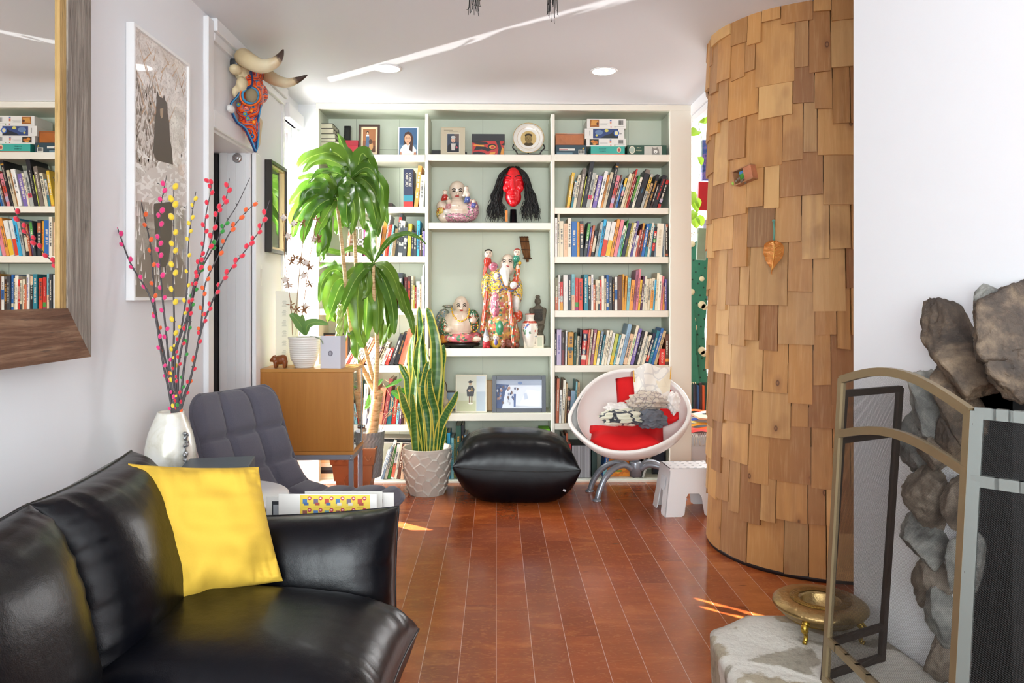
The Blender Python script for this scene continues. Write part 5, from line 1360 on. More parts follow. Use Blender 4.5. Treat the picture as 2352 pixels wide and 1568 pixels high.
# ================================================================= PLANTS
def leaf_mat(a, b, edge=None, name='leaf', trans=.25, stripes=0):
    s = NT(name); o = s.obj(); w = s.n('Attribute', None, attribute_name='across').outputs['Fac']   # 0 mid .. 1 edge
    n1 = s.noise(s.obj(scale=(1, 1, 1)), 7, 3)[0]; rnd = s.n('ObjectInfo').outputs['Random']
    c = s.mix(n1, lin(a), lin(b))
    v = s.math('MULTIPLY', s.math('SINE', s.math('MULTIPLY', w, 40.0)), .06)
    c = s.mix(s.math('MULTIPLY', rnd, .3), c, lin('#8aa33a'))
    if stripes:
        al = s.n('Attribute', None, attribute_name='along').outputs['Fac']
        z = s.math('SINE', s.math('ADD', s.math('MULTIPLY', al, 110.0), s.math('MULTIPLY', n1, 16.0)))
        c = s.mix(s.n('MapRange', {0: z, 1: .1, 2: .9, 3: 0.0, 4: .55}).outputs[0], c, lin('#6f9a52'))
    if edge: c = s.mix(s.n('MapRange', {0: w, 1: .66, 2: .76}).outputs[0], c, lin(edge))
    else: c = s.mix(s.n('MapRange', {0: w, 1: .06, 2: .0}).outputs[0], c, lin('#a8c264'))
    p = s.pbsdf(color=c, rough=.3, coat=.12, coatr=.25, normal=s.bump(s.math('ADD', v, s.math('MULTIPLY', n1, .5)), .2, .004))
    if trans:
        t = s.n('BsdfTranslucent', {'Color': c}); mx = s.n('MixShader', {0: trans})
        s.t.links.new(p.outputs[0], mx.inputs[1]); s.t.links.new(t.outputs[0], mx.inputs[2]); s.t.links.new(mx.outputs[0], s.out.inputs[0])
    return s.m
M_dra = leaf_mat('#26541a', '#5a8526', name='dracaena_leaf', trans=.35)
M_snk = leaf_mat('#1f5a2c', '#2c7038', '#d9cf5a', 'snake_leaf', .12, 1)
def leaf(parent, pts, w, m, name='leaf', wavy=.12, seed=0, nseg=26, fold=.35, prof=None, nrm=None, tw=0):
    """strip leaf along catmull path; w: max half width"""
    cv = catmull(pts, max(3, nseg // (len(pts) - 1))); n = len(cv); K = 6
    vs = []; ac = []; al = []
    rr = random.Random(seed)
    ph = rr.uniform(0, 6)
    side = None
    for i, p in enumerate(cv):
        t = i / (n - 1); tn = (cv[min(i + 1, n - 1)] - cv[max(i - 1, 0)]).normalized()
        f = nrm if nrm else V((0, -1, .35))
        sd = tn.cross(f); 
        if sd.length < .05: sd = side or V((1, 0, 0))
        sd.normalize()
        if side: sd = (sd * .5 + side * .5).normalized(); 
        side = sd
        up = sd.cross(tn).normalized()
        if tw: 
            q = Matrix.Rotation(tw * t, 3, tn); sd = q @ sd; up = q @ up
        hw = w * (prof(t) if prof else (min(1, t / .35) ** .7 * max(0, 1 - t) ** .42 * 1.12 + .06 * (1 - t)))
        for k in range(-K, K + 1):
            u = k / K; wv = wavy * w * math.sin(t * 17 + ph + (1.2 if u > 0 else 0)) * abs(u) ** 2 * min(1, 4 * t) 
            vs.append(p + sd * hw * u + up * (wv + fold * hw * abs(u) ** 1.3)); ac.append(abs(u)); al.append(t)
    W_ = 2 * K + 1; fs = [(i * W_ + k, i * W_ + k + 1, (i + 1) * W_ + k + 1, (i + 1) * W_ + k) for i in range(n - 1) for k in range(2 * K)]
    mb = MB(); mb.add(vs, fs, True); o = mb.build(name, m, parent, world=True)
    for nm, dat in (('across', ac), ('along', al)):
        a_ = o.data.attributes.new(nm, 'FLOAT', 'POINT'); a_.data.foreach_set('value', dat)
    return o
# ---- dracaena ---------------------------------------------------------
DY = 4.62
dp = thing('dracaena_plant', 'tall dracaena plant with long drooping green leaves left of the shelves', 'plant', (P(855, 684, DY).x, DY, .0))
def trunkm():
    s = NT('cane_bark'); n1 = s.noise(s.obj(scale=(8, 8, 40)), 3, 5)[0]
    c = s.ramp(n1, [(.3, '#a67c4e'), (.5, '#cfae80'), (.7, '#e2caa2')]); s.pbsdf(color=c, rough=.7, normal=s.bump(n1, .6, .004)); return s.m
M_trunk = trunkm()
def stem(pp, r, name='stem'):
    cv = catmull([P(x, y, Y) for x, y, Y in pp], 8); n = len(cv)
    mb = MB(); mb.tube(cv, [(r[0] + (r[1] - r[0]) * i / (n - 1)) * (1 + (.06 if i % 3 == 0 else 0)) for i in range(n)], 12); return mb.build(name, M_trunk, dp, world=True)
stem([(850, 1075, 4.66), (853, 1010, 4.64), (860, 950, 4.62), (868, 905, 4.62)], (.040, .030))
stem([(862, 915, 4.60), (864, 860, 4.58), (867, 790, 4.55), (862, 720, 4.52), (858, 655, 4.50), (858, 610, 4.55)], (.016, .010))
stem([(866, 910, 4.62), (840, 860, 4.60), (815, 800, 4.55), (803, 730, 4.52), (794, 650, 4.50), (786, 570, 4.48), (778, 500, 4.60), (772, 460, 4.62)], (.016, .009))
stem([(866, 905, 4.64), (846, 830, 4.62), (826, 740, 4.58), (820, 660, 4.56), (816, 580, 4.53), (812, 500, 4.6), (806, 410, 4.62)], (.014, .009))
mb = MB(); c = P(868, 902, 4.61); mb.ell(c, (.035, .032, .022), None, 8); mb.build('knot', M_trunk, dp, world=True)
LV = [ # head A around (806,410)
 [(806, 405), (790, 370), (768, 350), (740, 352), (705, 365), (676, 395), 30], [(806, 405), (784, 380), (750, 366), (720, 372), (695, 395), 20], [(806, 400), (800, 360), (788, 335), (776, 305), 17],
 [(804, 405), (775, 385), (757, 360), (752, 340), (758, 325), 20], [(806, 405), (812, 385), (800, 355), (786, 325), 22], [(808, 410), (825, 380), (840, 360), (853, 385), (852, 440), (846, 408), 0],
 [(806, 415), (820, 385), (832, 352), (850, 375), (856, 400), (846, 440), 30], [(808, 412), (830, 398), (855, 405), (878, 430), (880, 470), (890, 518), 26], [(806, 410), (815, 400), (838, 385), (855, 392), (868, 420), (872, 470), 16],
 [(806, 412), (830, 420), (850, 450), (862, 500), (870, 545), 30], [(806, 412), (822, 440), (828, 480), (836, 530), 20], [(804, 412), (800, 440), (796, 480), (800, 525), 30], [(804, 410), (780, 400), (750, 405), (715, 420), (690, 450), 24],
 [(804, 410), (770, 395), (735, 398), (705, 425), 18], [(806, 408), (835, 412), (860, 440), (875, 490), (868, 530), 22], [(804, 412), (775, 420), (755, 440), (750, 500), (752, 560), (740, 600), 26],
 # head B around (772,450)
 [(772, 452), (750, 430), (720, 425), (690, 440), (664, 470), 24], [(772, 455), (745, 445), (715, 450), (685, 475), (667, 515), 30], [(772, 452), (752, 440), (728, 432), (705, 440), (690, 470), 22], [(772, 455), (750, 460), (725, 480), (705, 520), (697, 560), 24],
 [(772, 455), (755, 470), (745, 510), (742, 560), (728, 590), 28], [(772, 455), (785, 430), (805, 425), (815, 460), (812, 520), (790, 545), 0], [(772, 452), (790, 440), (808, 450), (815, 490), (806, 540), 22],
 [(772, 455), (780, 470), (782, 505), (772, 540), 26], [(772, 450), (765, 420), (752, 400), (735, 395), 16], [(772, 452), (740, 420), (712, 405), (684, 410), 14], [(772, 455), (740, 455), (705, 470), (680, 510), (672, 545), 22], [(772, 452), (788, 420), (800, 415), (822, 425), 14],
 [(772, 455), (758, 480), (735, 520), (722, 560), 20], [(772, 452), (778, 425), (790, 395), (798, 380), 18],
 # head C around (858,605)
 [(858, 605), (850, 570), (838, 545), (842, 500), (862, 520), (868, 568), 0], [(858, 600), (852, 570), (850, 530), (840, 505), 24], [(858, 605), (840, 580), (812, 572), (780, 580), (745, 575), (735, 600), 12], [(858, 605), (880, 570), (905, 545), (935, 538), (960, 545), (978, 562), 11],
 [(860, 605), (885, 612), (905, 640), (918, 680), (930, 720), 20], [(905, 640), (922, 665), (932, 700), (945, 735), (950, 770), 17], [(858, 606), (872, 625), (878, 660), (870, 690), 34], [(858, 606), (850, 625), (848, 650), (844, 640), 26], [(858, 606), (866, 640), (868, 680), (862, 712), 22],
 [(858, 606), (840, 615), (815, 645), (790, 700), (775, 745), 20], [(856, 606), (835, 625), (822, 680), (826, 760), (838, 800), 30], [(858, 606), (846, 650), (842, 720), (838, 790), 34], [(858, 606), (862, 650), (870, 710), (868, 770), 28], [(858, 606), (878, 660), (890, 720), (893, 780), 26],
 [(858, 606), (885, 650), (902, 710), (905, 770), 22], [(858, 606), (882, 640), (892, 700), (886, 760), (880, 790), 24], [(858, 606), (872, 690), (880, 750), (874, 800), 18],
 # head D around (792,650) -> left low leaves
 [(792, 640), (775, 620), (755, 625), (738, 655), (734, 695), 18], [(795, 645), (780, 640), (762, 660), (755, 700), (770, 740), 30], [(795, 640), (812, 625), (835, 620), (845, 660), (830, 690), 22], [(795, 645), (780, 660), (765, 700), (752, 740), 22],
 [(795, 650), (805, 690), (800, 740), (790, 790), 16], [(800, 760), (815, 750), (820, 790), (822, 835), 30], [(792, 600), (775, 605), (765, 635), (768, 660), 18], [(792, 640), (770, 612), (748, 608), (730, 618), 10],
]
rl = random.Random(9)
for i, L in enumerate(LV):
    w = L[-1]; pp = L[:-1]
    if w == 0: continue
    y0 = DY - .14 if i > 30 else DY - .14
    dirY = rl.choice([-1, -.6, -.2, .3, .8]); n = len(pp)
    pts = [P(x, y, (4.63 if i < 31 else 4.56) + dirY * .16 * (k / (n - 1)) ** .8) for k, (x, y) in enumerate(pp)]
    leaf(dp, pts, w * .74 * 4.5 / FPX, M_dra, wavy=.22, seed=i, fold=rl.uniform(.1, .5), nrm=V((rl.uniform(-.4, .4), -1, rl.uniform(0, .6))), tw=rl.uniform(-.5, .5))
# pots: grey ribbed inner pot stands inside the brown decorated one
xp = P(838, 684, DY).x
br = thing('brown_planter', 'brown moulded plastic planter with leaf relief on the floor behind the cabinet', 'planter', (P(815, 684, 4.62).x, 4.64, 0))
bo = P(815, 684, 4.62); bo = V((bo.x, 4.66, 0))
sq = Matrix.Rotation(pi / 4, 3, 'Z')
mb = MB(); 
pz1 = P(815, 1032, 4.5).z
mb.lathe([(.125, 0), (.175, pz1 - .10), (.185, pz1 - .10), (.205, pz1 - .01), (.205, pz1), (.190, pz1), (.185, pz1 - .02), (.16, .10), (.001, .10)], bo, 4, True, 1, 1, sq)
mb.sm = [False] * len(mb.f); mb.build('body', mat('#a26a45', .45), br, world=True)
mb = MB()
for k in range(5):
    x = bo.x - .10 + k * .05; 
    mb.tube(catmull([V((x - .02, bo.y - .1385, pz1 - .045)), V((x, bo.y - .1405, pz1 - .075)), V((x + .02, bo.y - .1385, pz1 - .045))], 5), .003, 6)
mb.tube([V((bo.x + .05 * math.cos(a), bo.y - .120 + .0 * a, .10 + .05 * math.sin(a))) for a in [2 * pi * k / 20 for k in range(21)]], .004, 6)
mb.build('relief', mat('#a26a45', .45), br, world=True)
gp_ = P(845, 684, 4.64); mb = MB()
zt2 = P(845, 996, 4.55).z
n = 60; prof_ = []
for k in range(2): pass
def gpf(u, v):
    a = 2 * pi * u; z = .105 + (zt2 - .105) * v; r = .078 + .022 * v + .0025 * math.sin(26 * a + 3 * math.sin(z * 120))
    return V((gp_.x + r * math.cos(a), 4.66 + r * math.sin(a), z))
mb.grid(gpf, 156, 40, closeu=True); mb.lathe([(.001, .105), (.078, .105)], (gp_.x, 4.66, 0), 40, False); mb.lathe([(.001, zt2 - .02), (.096, zt2 - .02)], (gp_.x, 4.66, 0), 40, False)
mb.build('ribbed_pot', mat('#8b8e90', .45), dp, world=True)
# ---- snake plant -------------------------------------------------------
SPY = 4.65; sx_ = P(981, 684, SPY).x; zr = .287
sp = thing('snake_plant', 'tall snake plant with yellow edged leaves in a faceted pale pot on the floor', 'plant', (sx_, SPY, 0))
def pot_mat():
    s = NT('faceted_pot'); s.pbsdf(color=lin('#cfc7bb'), rough=.5, normal=s.bump(s.noise(s.obj(), 90, 3)[0], .1, .002)); return s.m
cells = []
rp = random.Random(31)
for row in range(7):
    for k in range(11): cells.append(((k + .5 * (row % 2) + rp.uniform(-.25, .25)) / 11 * 2 * pi, (row + .5 + rp.uniform(-.25, .25)) / 7))
ca = np.array(cells)
def potf(u, v):
    a = 2 * pi * u; da = np.abs((ca[:, 0] - a + pi) % (2 * pi) - pi) * .15; dz = (ca[:, 1] - v) * .287
    d = np.sqrt(da ** 2 + dz ** 2); s2 = np.sort(d)[:2]; e = s2[1] - s2[0]
    k = 1 - min(1, e / .012)
    z = .287 * v; r = .118 + .036 * math.sin(min(1, v * 1.15) * pi / 2)
    if v > .93: k = k * max(0, (1 - v) / .07)
    dent = .0075 * min(1, (s2[0] / .03)) 
    idx = int(np.argmin(d)); tilt = ((v - ca[idx, 1]) * .287) * .16
    r2_ = r - .004 + .0045 * k * k + tilt * (1 if v < .93 else 0)
    return V((sx_ + r2_ * math.cos(a), SPY + r2_ * math.sin(a), z))
mb = MB(); mb.grid(potf, 300, 110, closeu=True); mb.lathe([(.001, 0), (.113, 0)], (sx_, SPY, 0), 40, False)
mb.lathe([(.153, .2865), (.150, .289), (.142, .289), (.138, .285), (.132, .22), (.001, .22)], (sx_, SPY, 0), 60, False)
mb.build('pot', pot_mat(), sp, world=True)
mb = MB(); mb.lathe([(.001, .245), (.136, .242)], (sx_, SPY, 0), 40, False); mb.build('soil', mat('#4b3a2c', .95, 0, (60, .8)), sp, world=True)
SL = [[(970, 1035), (965, 960), (955, 900), (948, 850), (946, 800), (955, 752), 13, -.02], [(985, 1035), (990, 950), (1000, 870), (1000, 800), (990, 740), (980, 706), 15, .02], [(965, 1035), (948, 975), (932, 930), (922, 900), (918, 885), 12, -.05], [(968, 1035), (950, 960), (938, 900), (935, 870), (925, 850), (918, 835), 9, 0],
      [(1000, 1035), (1005, 960), (1008, 900), (1012, 850), (1018, 815), (1020, 790), 12, .03], [(1000, 1035), (1010, 985), (1025, 950), (1040, 925), (1052, 898), 10, -.06], [(975, 1035), (978, 940), (972, 860), (968, 790), (962, 700), 12, .05], [(960, 1035), (952, 970), (948, 920), (935, 870), (930, 840), 10, .04],
      [(990, 1035), (985, 960), (975, 910), (978, 860), (985, 830), 12, -.05], [(995, 1035), (1000, 960), (990, 910), (985, 880), (990, 845), 12, -.06], [(985, 1035), (988, 990), (978, 950), (970, 900), (965, 850), 11, -.03], [(1010, 1035), (1014, 1015), (1020, 995), (1022, 975), 8, -.03],
      [(975, 1035), (960, 950), (958, 850), (965, 790), (972, 735), 13, .04], [(965, 1035), (958, 980), (950, 920), (955, 860), (960, 800), (972, 760), 11, -.04], [(1003, 1035), (995, 930), (982, 840), (976, 790), 11, .06], [(955, 1035), (950, 985), (948, 935), (946, 905), 10, -.07]]
for i, L in enumerate(SL):
    w, dy = L[-2], L[-1]; pp = L[:-2]; n = len(pp)
    pts = [P(x, y, SPY + dy * .6 + dy * .8 * k / (n - 1)) for k, (x, y) in enumerate(pp)]; pts[0].z = .243
    leaf(sp, pts, w * 1.25 * SPY / FPX, M_snk, wavy=.10, seed=60 + i, fold=.35, nrm=V((rl.uniform(-.5, .5), -1, 0)), prof=lambda t: (.62 + .38 * min(1, t / .45)) * max(0, 1 - t) ** .33 if t > .45 else (.62 + .38 * t / .45) * (1 - .45) ** 0 * (max(0, 1 - t) ** .33), tw=rl.uniform(-.9, .9))
mb = MB(); z = P(980, 885, SPY).z; mb.tube([V((sx_ + .07 * math.cos(a), SPY + .07 * math.sin(a), z)) for a in [2 * pi * k / 24 for k in range(25)]], .0016, 6); mb.build('twine', mat('#4f8f68', .7), sp, world=True)
# thin vine with bare stems between trunk and snake plant
vn = thing('trailing_vine', 'thin bare vine with a few green leaves in front of the lower books', 'plant', P(880, 1000, 4.74))
for path in ([(868, 1005), (878, 985), (885, 960), (905, 945), (925, 935), (905, 950), (880, 950)], [(885, 960), (900, 950), (920, 930), (930, 900), (885, 872)], [(885, 955), (905, 930), (895, 905), (880, 880)], [(880, 945), (850, 920), (830, 915)], [(905, 940), (925, 925), (945, 915), (955, 900)]):
    mb = MB(); mb.tube(catmull([P(x, y, 4.74) for x, y in path], 6), .0022, 6); mb.build('stem', mat('#b08a66', .7), vn, world=True)
M_vine = leaf_mat('#2f8a34', '#4fae4a', name='vine_leaf', trans=.3)
for a, b, c_, w in (((925, 915), (912, 905), (898, 898), 10), ((955, 930), (940, 925), (922, 928), 12), ((950, 905), (935, 900), (915, 893), 9), ((960, 930), (950, 960), (940, 985), 8), ((880, 870), (860, 885), (842, 880), 6), ((925, 870), (905, 880), (885, 890), 5), ((850, 905), (845, 930), (838, 940), 6)):
    leaf(vn, [P(*a, 4.72), P(*b, 4.70), P(*c_, 4.70)], w * 4.72 / FPX, M_vine, seed=w, wavy=.05, nseg=14)
vn.location = P(880, 1000, 4.74)

# ---- things on the cabinet ----------------------------------------------
def onc(px, Y): q = P(px, 684, Y); return V((q.x, Y, ZC))
c = onc(699, 4.20)
op = thing('potted_orchid', 'orchid with two long leaves in a white ribbed ceramic pot on the cabinet', 'plant', c)
def ribp(u, v):
    a = 2 * pi * u; z = v * .172; r = np.interp(v, [0, .03, .08, .3, .7, .92, .94, 1], [.050, .054, .056, .075, .084, .086, .089, .089]) + .0012 * math.sin(z * 520) * (v < .9)
    return V((c.x + r * math.cos(a), c.y + r * math.sin(a), ZC + z))
mb = MB(); mb.grid(ribp, 48, 80, closeu=True); mb.lathe([(.089, .172), (.083, .172), (.080, .155), (.001, .155)], c, 48, False); mb.lathe([(.001, 0), (.05, 0)], c, 40, False)
mb.build('pot', mat('#ece9e3', .3, 0, (60, .1)), op, world=True)
mb = MB(); mb.lathe([(.001, .166), (.05, .168), (.081, .163)], c, 30, False); mb.build('moss', mat('#7d7a34', .95, 0, (120, .9), (60, .4)), op, world=True)
M_orch = leaf_mat('#5f8a4a', '#7ba562', name='orchid_leaf', trans=.15)
leaf(op, [P(702, 770, 4.2), P(690, 745, 4.18), P(676, 728, 4.16), P(665, 722, 4.15)], .030, M_orch, wavy=.02, seed=1)
leaf(op, [P(702, 770, 4.2), P(706, 748, 4.17), P(725, 740, 4.15), P(755, 745, 4.14)], .028, M_orch, wavy=.02, seed=2)
leaf(op, [P(700, 770, 4.2), P(696, 745, 4.22), P(694, 722, 4.24)], .022, M_orch, wavy=.02, seed=3)
mb = MB(); mb.tube(catmull([P(712, 772, 4.2), P(735, 778, 4.12), P(742, 790, 4.11)], 5), .003, 6); mb.build('root', mat('#8c9a80', .7), op, world=True)
# cotton stems
M_husk = mat('#9c6f4e', .8, 0, (80, .4), (30, .2)); M_cot = mat('#f2e6dd', .95, 0, (120, .6))
cts = [([(672, 770), (668, 700), (655, 600), (650, 500)], [(652, 500), (662, 542), (656, 642), (662, 655), (668, 700)], 'dried cotton stem in the white pot leaning left toward the dark picture'),
       ([(680, 770), (683, 680), (692, 590), (700, 510)], [(676, 513), (695, 512), (690, 600), (668, 600), (678, 592), (700, 712)], 'dried cotton stem in the white pot, the middle one'),
       ([(688, 770), (700, 680), (712, 590), (728, 505)], [(728, 505), (722, 548), (733, 548), (704, 603), (712, 612), (698, 632), (712, 652), (682, 710), (702, 704)], 'dried cotton stem in the white pot leaning right with most bolls')]
for path, bolls, lab in cts:
    t = thing('cotton_stem', lab, 'branch', P(path[0][0], path[0][1], 4.2), 0, 'dried cotton stems in the orchid pot')
    mb = MB(); mb.tube(catmull([P(x, y, 4.20 - .04 * k) for k, (x, y) in enumerate(path)], 6), .0018, 6); mb.build('stem', M_husk, t, world=True)
    for bx__, by__ in bolls:
        q = P(bx__, by__, 4.16 + rl.uniform(-.06, .04)); mb = MB()
        for k in range(5):
            a = k * 2 * pi / 5 + rl.random(); d_ = V((math.cos(a), rl.uniform(-.6, .2), math.sin(a)))
            mb.tube([q, q + d_ * .014, q + d_ * .027], [.005, .0095, .0015], 6, True, .4)
        mb.build('husk', M_husk, t, world=True)
        if rl.random() < .6:
            mb = MB()
            for k in range(4): a = k * pi / 2; mb.ell(q + V((.008 * math.cos(a), -.006, .008 * math.sin(a))), .0098, None, 6)
            mb.build('cotton', M_cot, t, world=True)
# lilac box / card with grey oval
c = onc(765, 4.19)
t = thing('greeting_card', 'pale lilac upright card with a small grey oval, standing on the cabinet', 'card', c)
h = P(1176, 770, 4.16).z - ZC
mb = MB(); p0, p1, p2 = P(736, 840, 4.14), P(782, 840, 4.12), P(794, 838, 4.22); 
for q in (p0, p1, p2): q.z = ZC
mb.prism([p0, p1, p1 + V((.001, .003, 0)), p0 + V((.001, .003, 0))], (0, 0, h)); mb.build('front_panel', mat('#d8d8e2', .6), t, world=True)
mb = MB(); mb.prism([p1, p2, p2 + V((-.003, .001, 0)), p1 + V((-.003, .001, 0))], (0, 0, h * .99)); mb.build('side_panel', mat('#c9cbe2', .5), t, world=True)
art(t, p0, p1, p0 + V((0, 0, h)), [('#7d7a86', 'e', .50, .46, .12, .085), ('#a5a3b0', 'e', .49, .46, .06, .06)], 'oval_emblem')
# tall brochure
t = thing('printed_brochure', 'tall cream folded leaflet with faint grey print behind the orchid pot', 'leaflet', onc(652, 4.33))
p0, p1 = onc(633, 4.33), onc(662, 4.35); h = P(640, 668, 4.33).z - ZC
mb = MB(); mb.prism([p0, p1, p1 + V((0, .003, 0)), p0 + V((0, .003, 0))], (0, 0, h)); mb.prism([p1, p1 + V((.05, .03, 0)), p1 + V((.05, .033, 0)), p1 + V((0, .003, 0))], (0, 0, h * .98)); mb.build('paper', mat('#e9e5dc', .7), t, world=True)
sh = []
for row in range(6):
    for k in range(6): sh.append(rc('#b5b2ac', .50 + .04 * (k % 3), .12 + row * .135 + k * .014, .86 - .05 * (k % 2), .12 + row * .135 + k * .014 + .006))
art(t, p0, p1, p0 + V((0, 0, h)), sh, 'print')
# wooden bear figurine
c = onc(645, 4.16); t = thing('bear_figurine', 'small carved brown wooden bear standing at the left of the cabinet top', 'figurine', c)
k_ = 4.16 / FPX
pr_ = [('e', c + V((-.002, .0, .045)), (.036, .024, .027), None, 0), ('e', c + V((.012, 0, .050)), (.024, .023, .025), None, 0), ('e', c + V((-.036, -.006, .050)), (.018, .017, .018), None, 0), ('e', c + V((-.050, -.008, .043)), (.010, .009, .009), None, 0), ('e', c + V((-.034, -.020, .067)), (.006, .004, .006), None, 0), ('e', c + V((-.034, .008, .067)), (.006, .004, .006), None, 0)]
for dx, dy in ((-.026, -.014), (-.026, .014), (.024, -.014), (.024, .014)): pr_.append(('c', c + V((dx, dy, .035)), c + V((dx, dy, .008)), .012, .009, 0))
blob('body', pr_, [mat('#8a4a20', .35, 0, (60, .2), (20, .3))], t, voxel=.003, smooth=3)
# braided plant beyond the card
t = thing('braided_plant', 'dark green braided leaf ornament standing behind the lilac card', 'plant', onc(775, 4.31))
mb = MB(); r_b = []
for sgn in (0, 2 * pi / 3, 4 * pi / 3):
    pts = []
    for k in range(40):
        f = k / 39; y = 838 - 138 * f; q = P(778 + 3 * f, y, 4.31); a = f * 15 + sgn
        pts.append(q + V((math.cos(a) * .015 * (1 - f * .5), math.sin(a * 2) * .010, 0)))
    pts[0].z = ZC
    mb.tube(pts, [.017 * (1 - .55 * k / 39) for k in range(40)], 8)
mb.build('braid', leaf_mat('#3f6a26', '#5f8a34', name='braid_leaf', trans=0), t, world=True)
# ================================================================= THINGS ON THE SHELVES
U_ = lambda Y: Y / FPX
def el(px, py, rx, rz, mi, Y, ry=None, rot=None, bias=0, dY=0):
    k = Y / FPX; return ('e', P(px, py, Y + dY), (rx * k, (ry if ry else min(rx, rz) * .9) * k, rz * k), rotm(0, rot, 0) if rot else None, mi, bias)
def cp2(x0, y0, x1, y1, r0, r1, mi, Y, dY=0, dY1=None, bias=0):
    k = Y / FPX; return ('c', P(x0, y0, Y + dY), P(x1, y1, Y + (dY if dY1 is None else dY1)), r0 * k, r1 * k, mi, bias)
def porcelain(h, rough=.18): return mat(h, rough, 0, None, (60, .08), .6)
def floral(h1, h2, h3, sc=90):
    s = NT('floral_glaze'); o = s.obj(); cid = s.n('TexVoronoi', {'Vector': o, 'Scale': float(sc)}).outputs[1]; r = s.n('SeparateColor', {0: cid}).outputs
    c = s.ramp(r[0], [(0, h1), (.45, h2), (.62, h3), (.8, '#e8dcc8'), (.9, '#4f7a5a')], 'CONSTANT'); s.pbsdf(color=c, rough=.2, coat=.6); return s.m
SKIN = porcelain('#ead6c2'); M_dk = mat('#1c1614', .4); M_lip = mat('#b03a34', .3)
def face(t, px, py, r, Y, smile=True):
    """eyes, brows, mouth as thin inlaid shapes on a figure's face"""
    k = Y / FPX; f = P(px, py, Y)
    for s in (-1, 1):
        mb = MB(); mb.tube(catmull([P(px + s * r * .22, py - r * .06, Y - r * k * 1.02), P(px + s * r * .38, py - r * .14, Y - r * k * .97), P(px + s * r * .54, py - r * .05, Y - r * k * .88)], 4), r * k * .06, 5); mb.build('eye', M_dk, t, world=True)
        mb = MB(); mb.tube(catmull([P(px + s * r * .18, py - r * .28, Y - r * k * 1.0), P(px + s * r * .40, py - r * .40, Y - r * k * .93), P(px + s * r * .60, py - r * .28, Y - r * k * .82)], 4), r * k * .045, 5); mb.build('eyebrow', M_dk, t, world=True)
    mb = MB(); mb.ell(P(px, py + r * .46, Y - r * k * .98), (r * k * .24, r * k * .10, r * k * .12), None, 8); mb.build('mouth', M_lip, t, world=True)

# --- laughing figure with children, second centre shelf
Yc = 5.0; zc = SZ['C2']
t = thing('porcelain_figurine', 'porcelain laughing bald man covered with small children on the upper middle shelf', 'figurine', V((P(1050, 684, Yc).x, Yc, zc)), 0, None)
fl1 = floral('#c9849a', '#b8718c', '#e0b7c0', 160); fl2 = floral('#d9b54a', '#e3c766', '#b5482e', 110)
pr = [el(1050, 484, 37, 27, 0, Yc, 26), el(1050, 436, 19, 21, 0, Yc, 18), el(1050, 448, 16, 13, 0, Yc, 16, dY=-.008), el(1050, 500, 44, 13, 1, Yc, 30), el(1083, 482, 18, 26, 1, Yc, 22), el(1016, 474, 14, 14, 0, Yc, 18), el(1016, 490, 15, 18, 2, Yc, 20, bias=.004), el(1020, 498, 14, 14, 0, Yc, 14, dY=-.03), el(1026, 487, 8, 7, 3, Yc, 8, dY=-.06),
      el(1034, 440, 4, 8, 0, Yc, 4), el(1067, 440, 4, 8, 0, Yc, 4), el(1052, 445, 3, 3, 0, Yc, 5, dY=-.055)]
o = blob('body', pr, [SKIN, fl1, fl2, porcelain('#f4ece4')], t, voxel=.0042, smooth=3)
face(t, 1050, 441, 20, Yc)
for px, py, r, c1, c2 in ((1022, 442, 6, 0, '#b3261e'), (1071, 433, 6, 0, '#e9dccb'), (1074, 447, 6, 0, '#4c5f9c'), (1031, 463, 6.5, 0, '#c58a8c'), (1053, 474, 6, 0, '#e3e3e6'), (1088, 462, 5, 0, '#5a5ea6')):
    Yk = Yc - .055; pr = [el(px, py, r, r, 0, Yk, r), el(px, py + r * 1.8, r * 1.25, r * 1.3, 1, Yk, r), el(px - r * .9, py + r * 2.6, r * .7, r * .6, 1, Yk, r * .7), el(px + r, py + r * 2.2, r * .6, r * .6, 0, Yk, r * .6)]
    ob = blob('child', pr, [SKIN, porcelain(c2)], t, voxel=.003, smooth=2)
    mb = MB(); mb.ell(P(px, py - r * .55, Yk + .003), (r * .8 * U_(Yk), r * .8 * U_(Yk), r * .55 * U_(Yk)), None, 6); h = mb.build('hair', M_dk, ob, world=True); 
# --- red mask head with black wig
Ym = 4.99
t = thing('wig_head', 'glossy red face mask with long black wavy hair on the upper middle shelf', 'mannequin head', V((P(1179, 684, Ym).x, Ym, zc)))
MR = mat('#e01020', .3, 0, None, None, .3); k = U_(Ym)
pr = [el(1179, 418, 26, 34, 0, Ym, 24), el(1179, 452, 19, 22, 0, Ym, 20, dY=-.012), el(1179, 466, 11, 9, 0, Ym, 12, dY=-.030), cp2(1178, 412, 1178, 434, 3, 5.2, 0, Ym, -.066, -.082), el(1178, 450, 9, 3.2, 0, Ym, 5, dY=-.066), el(1178, 456, 7, 2.8, 0, Ym, 5, dY=-.064),
      el(1167, 413, 8, 3, 0, Ym, 4, dY=-.058), el(1190, 413, 8, 3, 0, Ym, 4, dY=-.058), el(1163, 432, 9, 10, 0, Ym, 9, dY=-.035), el(1194, 432, 9, 10, 0, Ym, 9, dY=-.035)]
blob('face', pr, [MR], t, voxel=.0036, smooth=9)
for s in (-1, 1):
    mb = MB(); mb.tube(catmull([P(1178 + s * 4, 406, Ym - .073), P(1178 + s * 12, 403, Ym - .070), P(1178 + s * 19, 404, Ym - .060)], 4), .0028, 6); mb.build('eyebrow', M_dk, t, world=True)
mb = MB(); mb.lathe([(.060, 0), (.062, .006), (.025, .012), (.022, .10), (.001, .10)], V((P(1179, 684, Ym).x, Ym - .0, zc)), 32); mb.build('stand', mat('#111114', .25), t, world=True)
